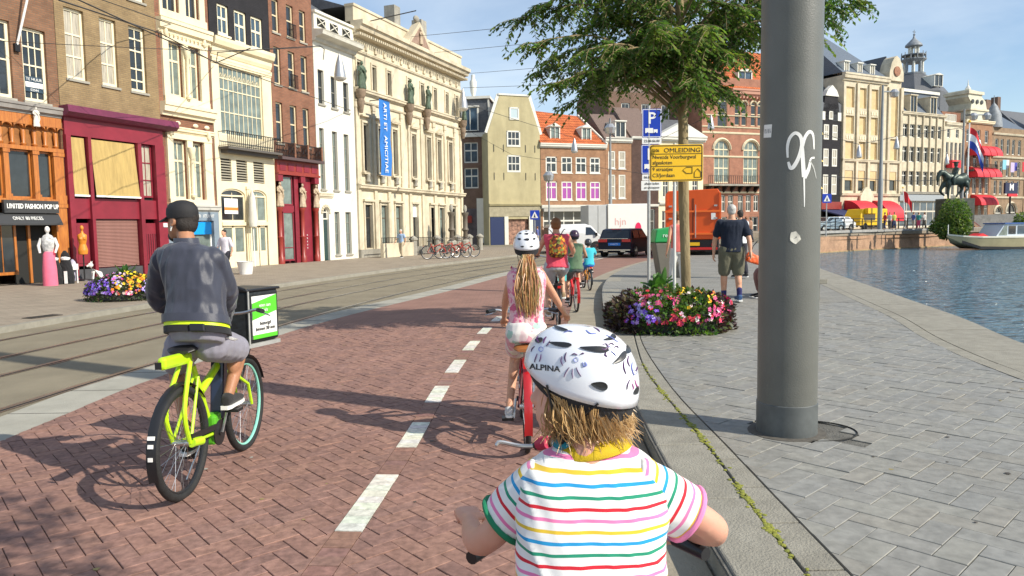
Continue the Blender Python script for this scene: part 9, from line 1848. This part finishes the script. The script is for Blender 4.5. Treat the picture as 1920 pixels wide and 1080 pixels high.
q = D(1412, 483, 13.9); t = thing('orange_bag', 'small bright orange bag held beside the old man and the pole', 'bag', q); mb = MB(); mb.obox((0, 0, -.02), (.26, .16, .16), Matrix.Rotation(.3, 3, 'Y'), .6); mb.obox((-.06, 0, .05), (.14, .12, .10), None, .6); mobj('bag_body', fuse(mb, mat('bag_orange', (.80, .12, .02), .5), .016, 3, 'bag', disp=folds(.012, (14, 14, 14))), t); MB().tube([(-.05, 0, .06), (0, 0, .22), (.08, 0, .3)], .008, 5).build('strap', M_BLKP, t)
# pedestrians on the left sidewalk and in the distance
w1 = G(747, 485, SH); walker('man in a pale blue shirt and beige trousers walking before the stone building', (w1.x, w1.y+1.2, SH), 1.55, R(150), cloth('pale_blue', (.30, .42, .60)), cloth('beige', (.55, .46, .32)), .3, .95, SK1, M_HGRY, vox=.025, arm=.15)
w2 = V((D(424, 500, 24).x, 24.0, SH)); walker('man in a white and lilac shirt on the sidewalk just right of the delivery rider', w2, 1.62, R(160), cloth('lilac_white', (.70, .66, .72)), cloth('dark_trousers', (.03, .03, .04)), .45, .95, SK1, M_HBLK, vox=.025)
walker('dark haired man walking just ahead of the old man', (D(1388, 470, 20).x, 20, PZ), 1.85, R(10), cloth('white_tee', (.70, .72, .74)), cloth('dark_trousers', (.03, .03, .04)), .3, .95, SK1, M_HBLK, vox=.025)
cl_ = [((.6, .05, .05), (.05, .05, .10), 'red'), ((.65, .62, .58), (.15, .12, .10), 'white'), ((.10, .12, .30), (.40, .35, .28), 'blue'), ((.05, .25, .22), (.60, .08, .15), 'teal'), ((.30, .16, .10), (.04, .04, .05), 'brown'), ((.55, .50, .10), (.05, .06, .12), 'yellow')]
for i, (x, Yd, k_, where) in enumerate(((1399, 46, 4, 'brown clothes just left of the big pole far away'), (1408, 50, 4, 'tan clothes walking close to the pole far away'), (1659, 72, 0, 'red top just right of the tall mast by the railing'), (1668, 73, 1, 'white shirt before the yellow van'), (1676, 72, 5, 'yellow top beside the yellow van'), (1697, 75, 1, 'white top at the middle of the far railing'), (1712, 74, 2, 'dark blue top behind the railing right of the white pole'), (1722, 76, 3, 'teal top and pink trousers leaning near the railing end'), (1733, 77, 1, 'pale clothes at the railing end by the bushes'), (1008, 66, 2, 'dark blue clothes left of the man in pink, far away'), (1018, 64, 4, 'brown clothes crossing in front of the shop'))):
    gz_ = 0 if x < 1300 else (.35 if x < 1500 else PL); a, b_, nm = cl_[k_]
    walker('distant pedestrian in '+where, (D(x, 430, Yd).x, Yd, gz_), 1.75, R(i*47), cloth('far_'+nm, a), cloth('farb_'+nm, b_), .4, .9, SK1, M_HBRN, vox=.05, group='distant pedestrians')
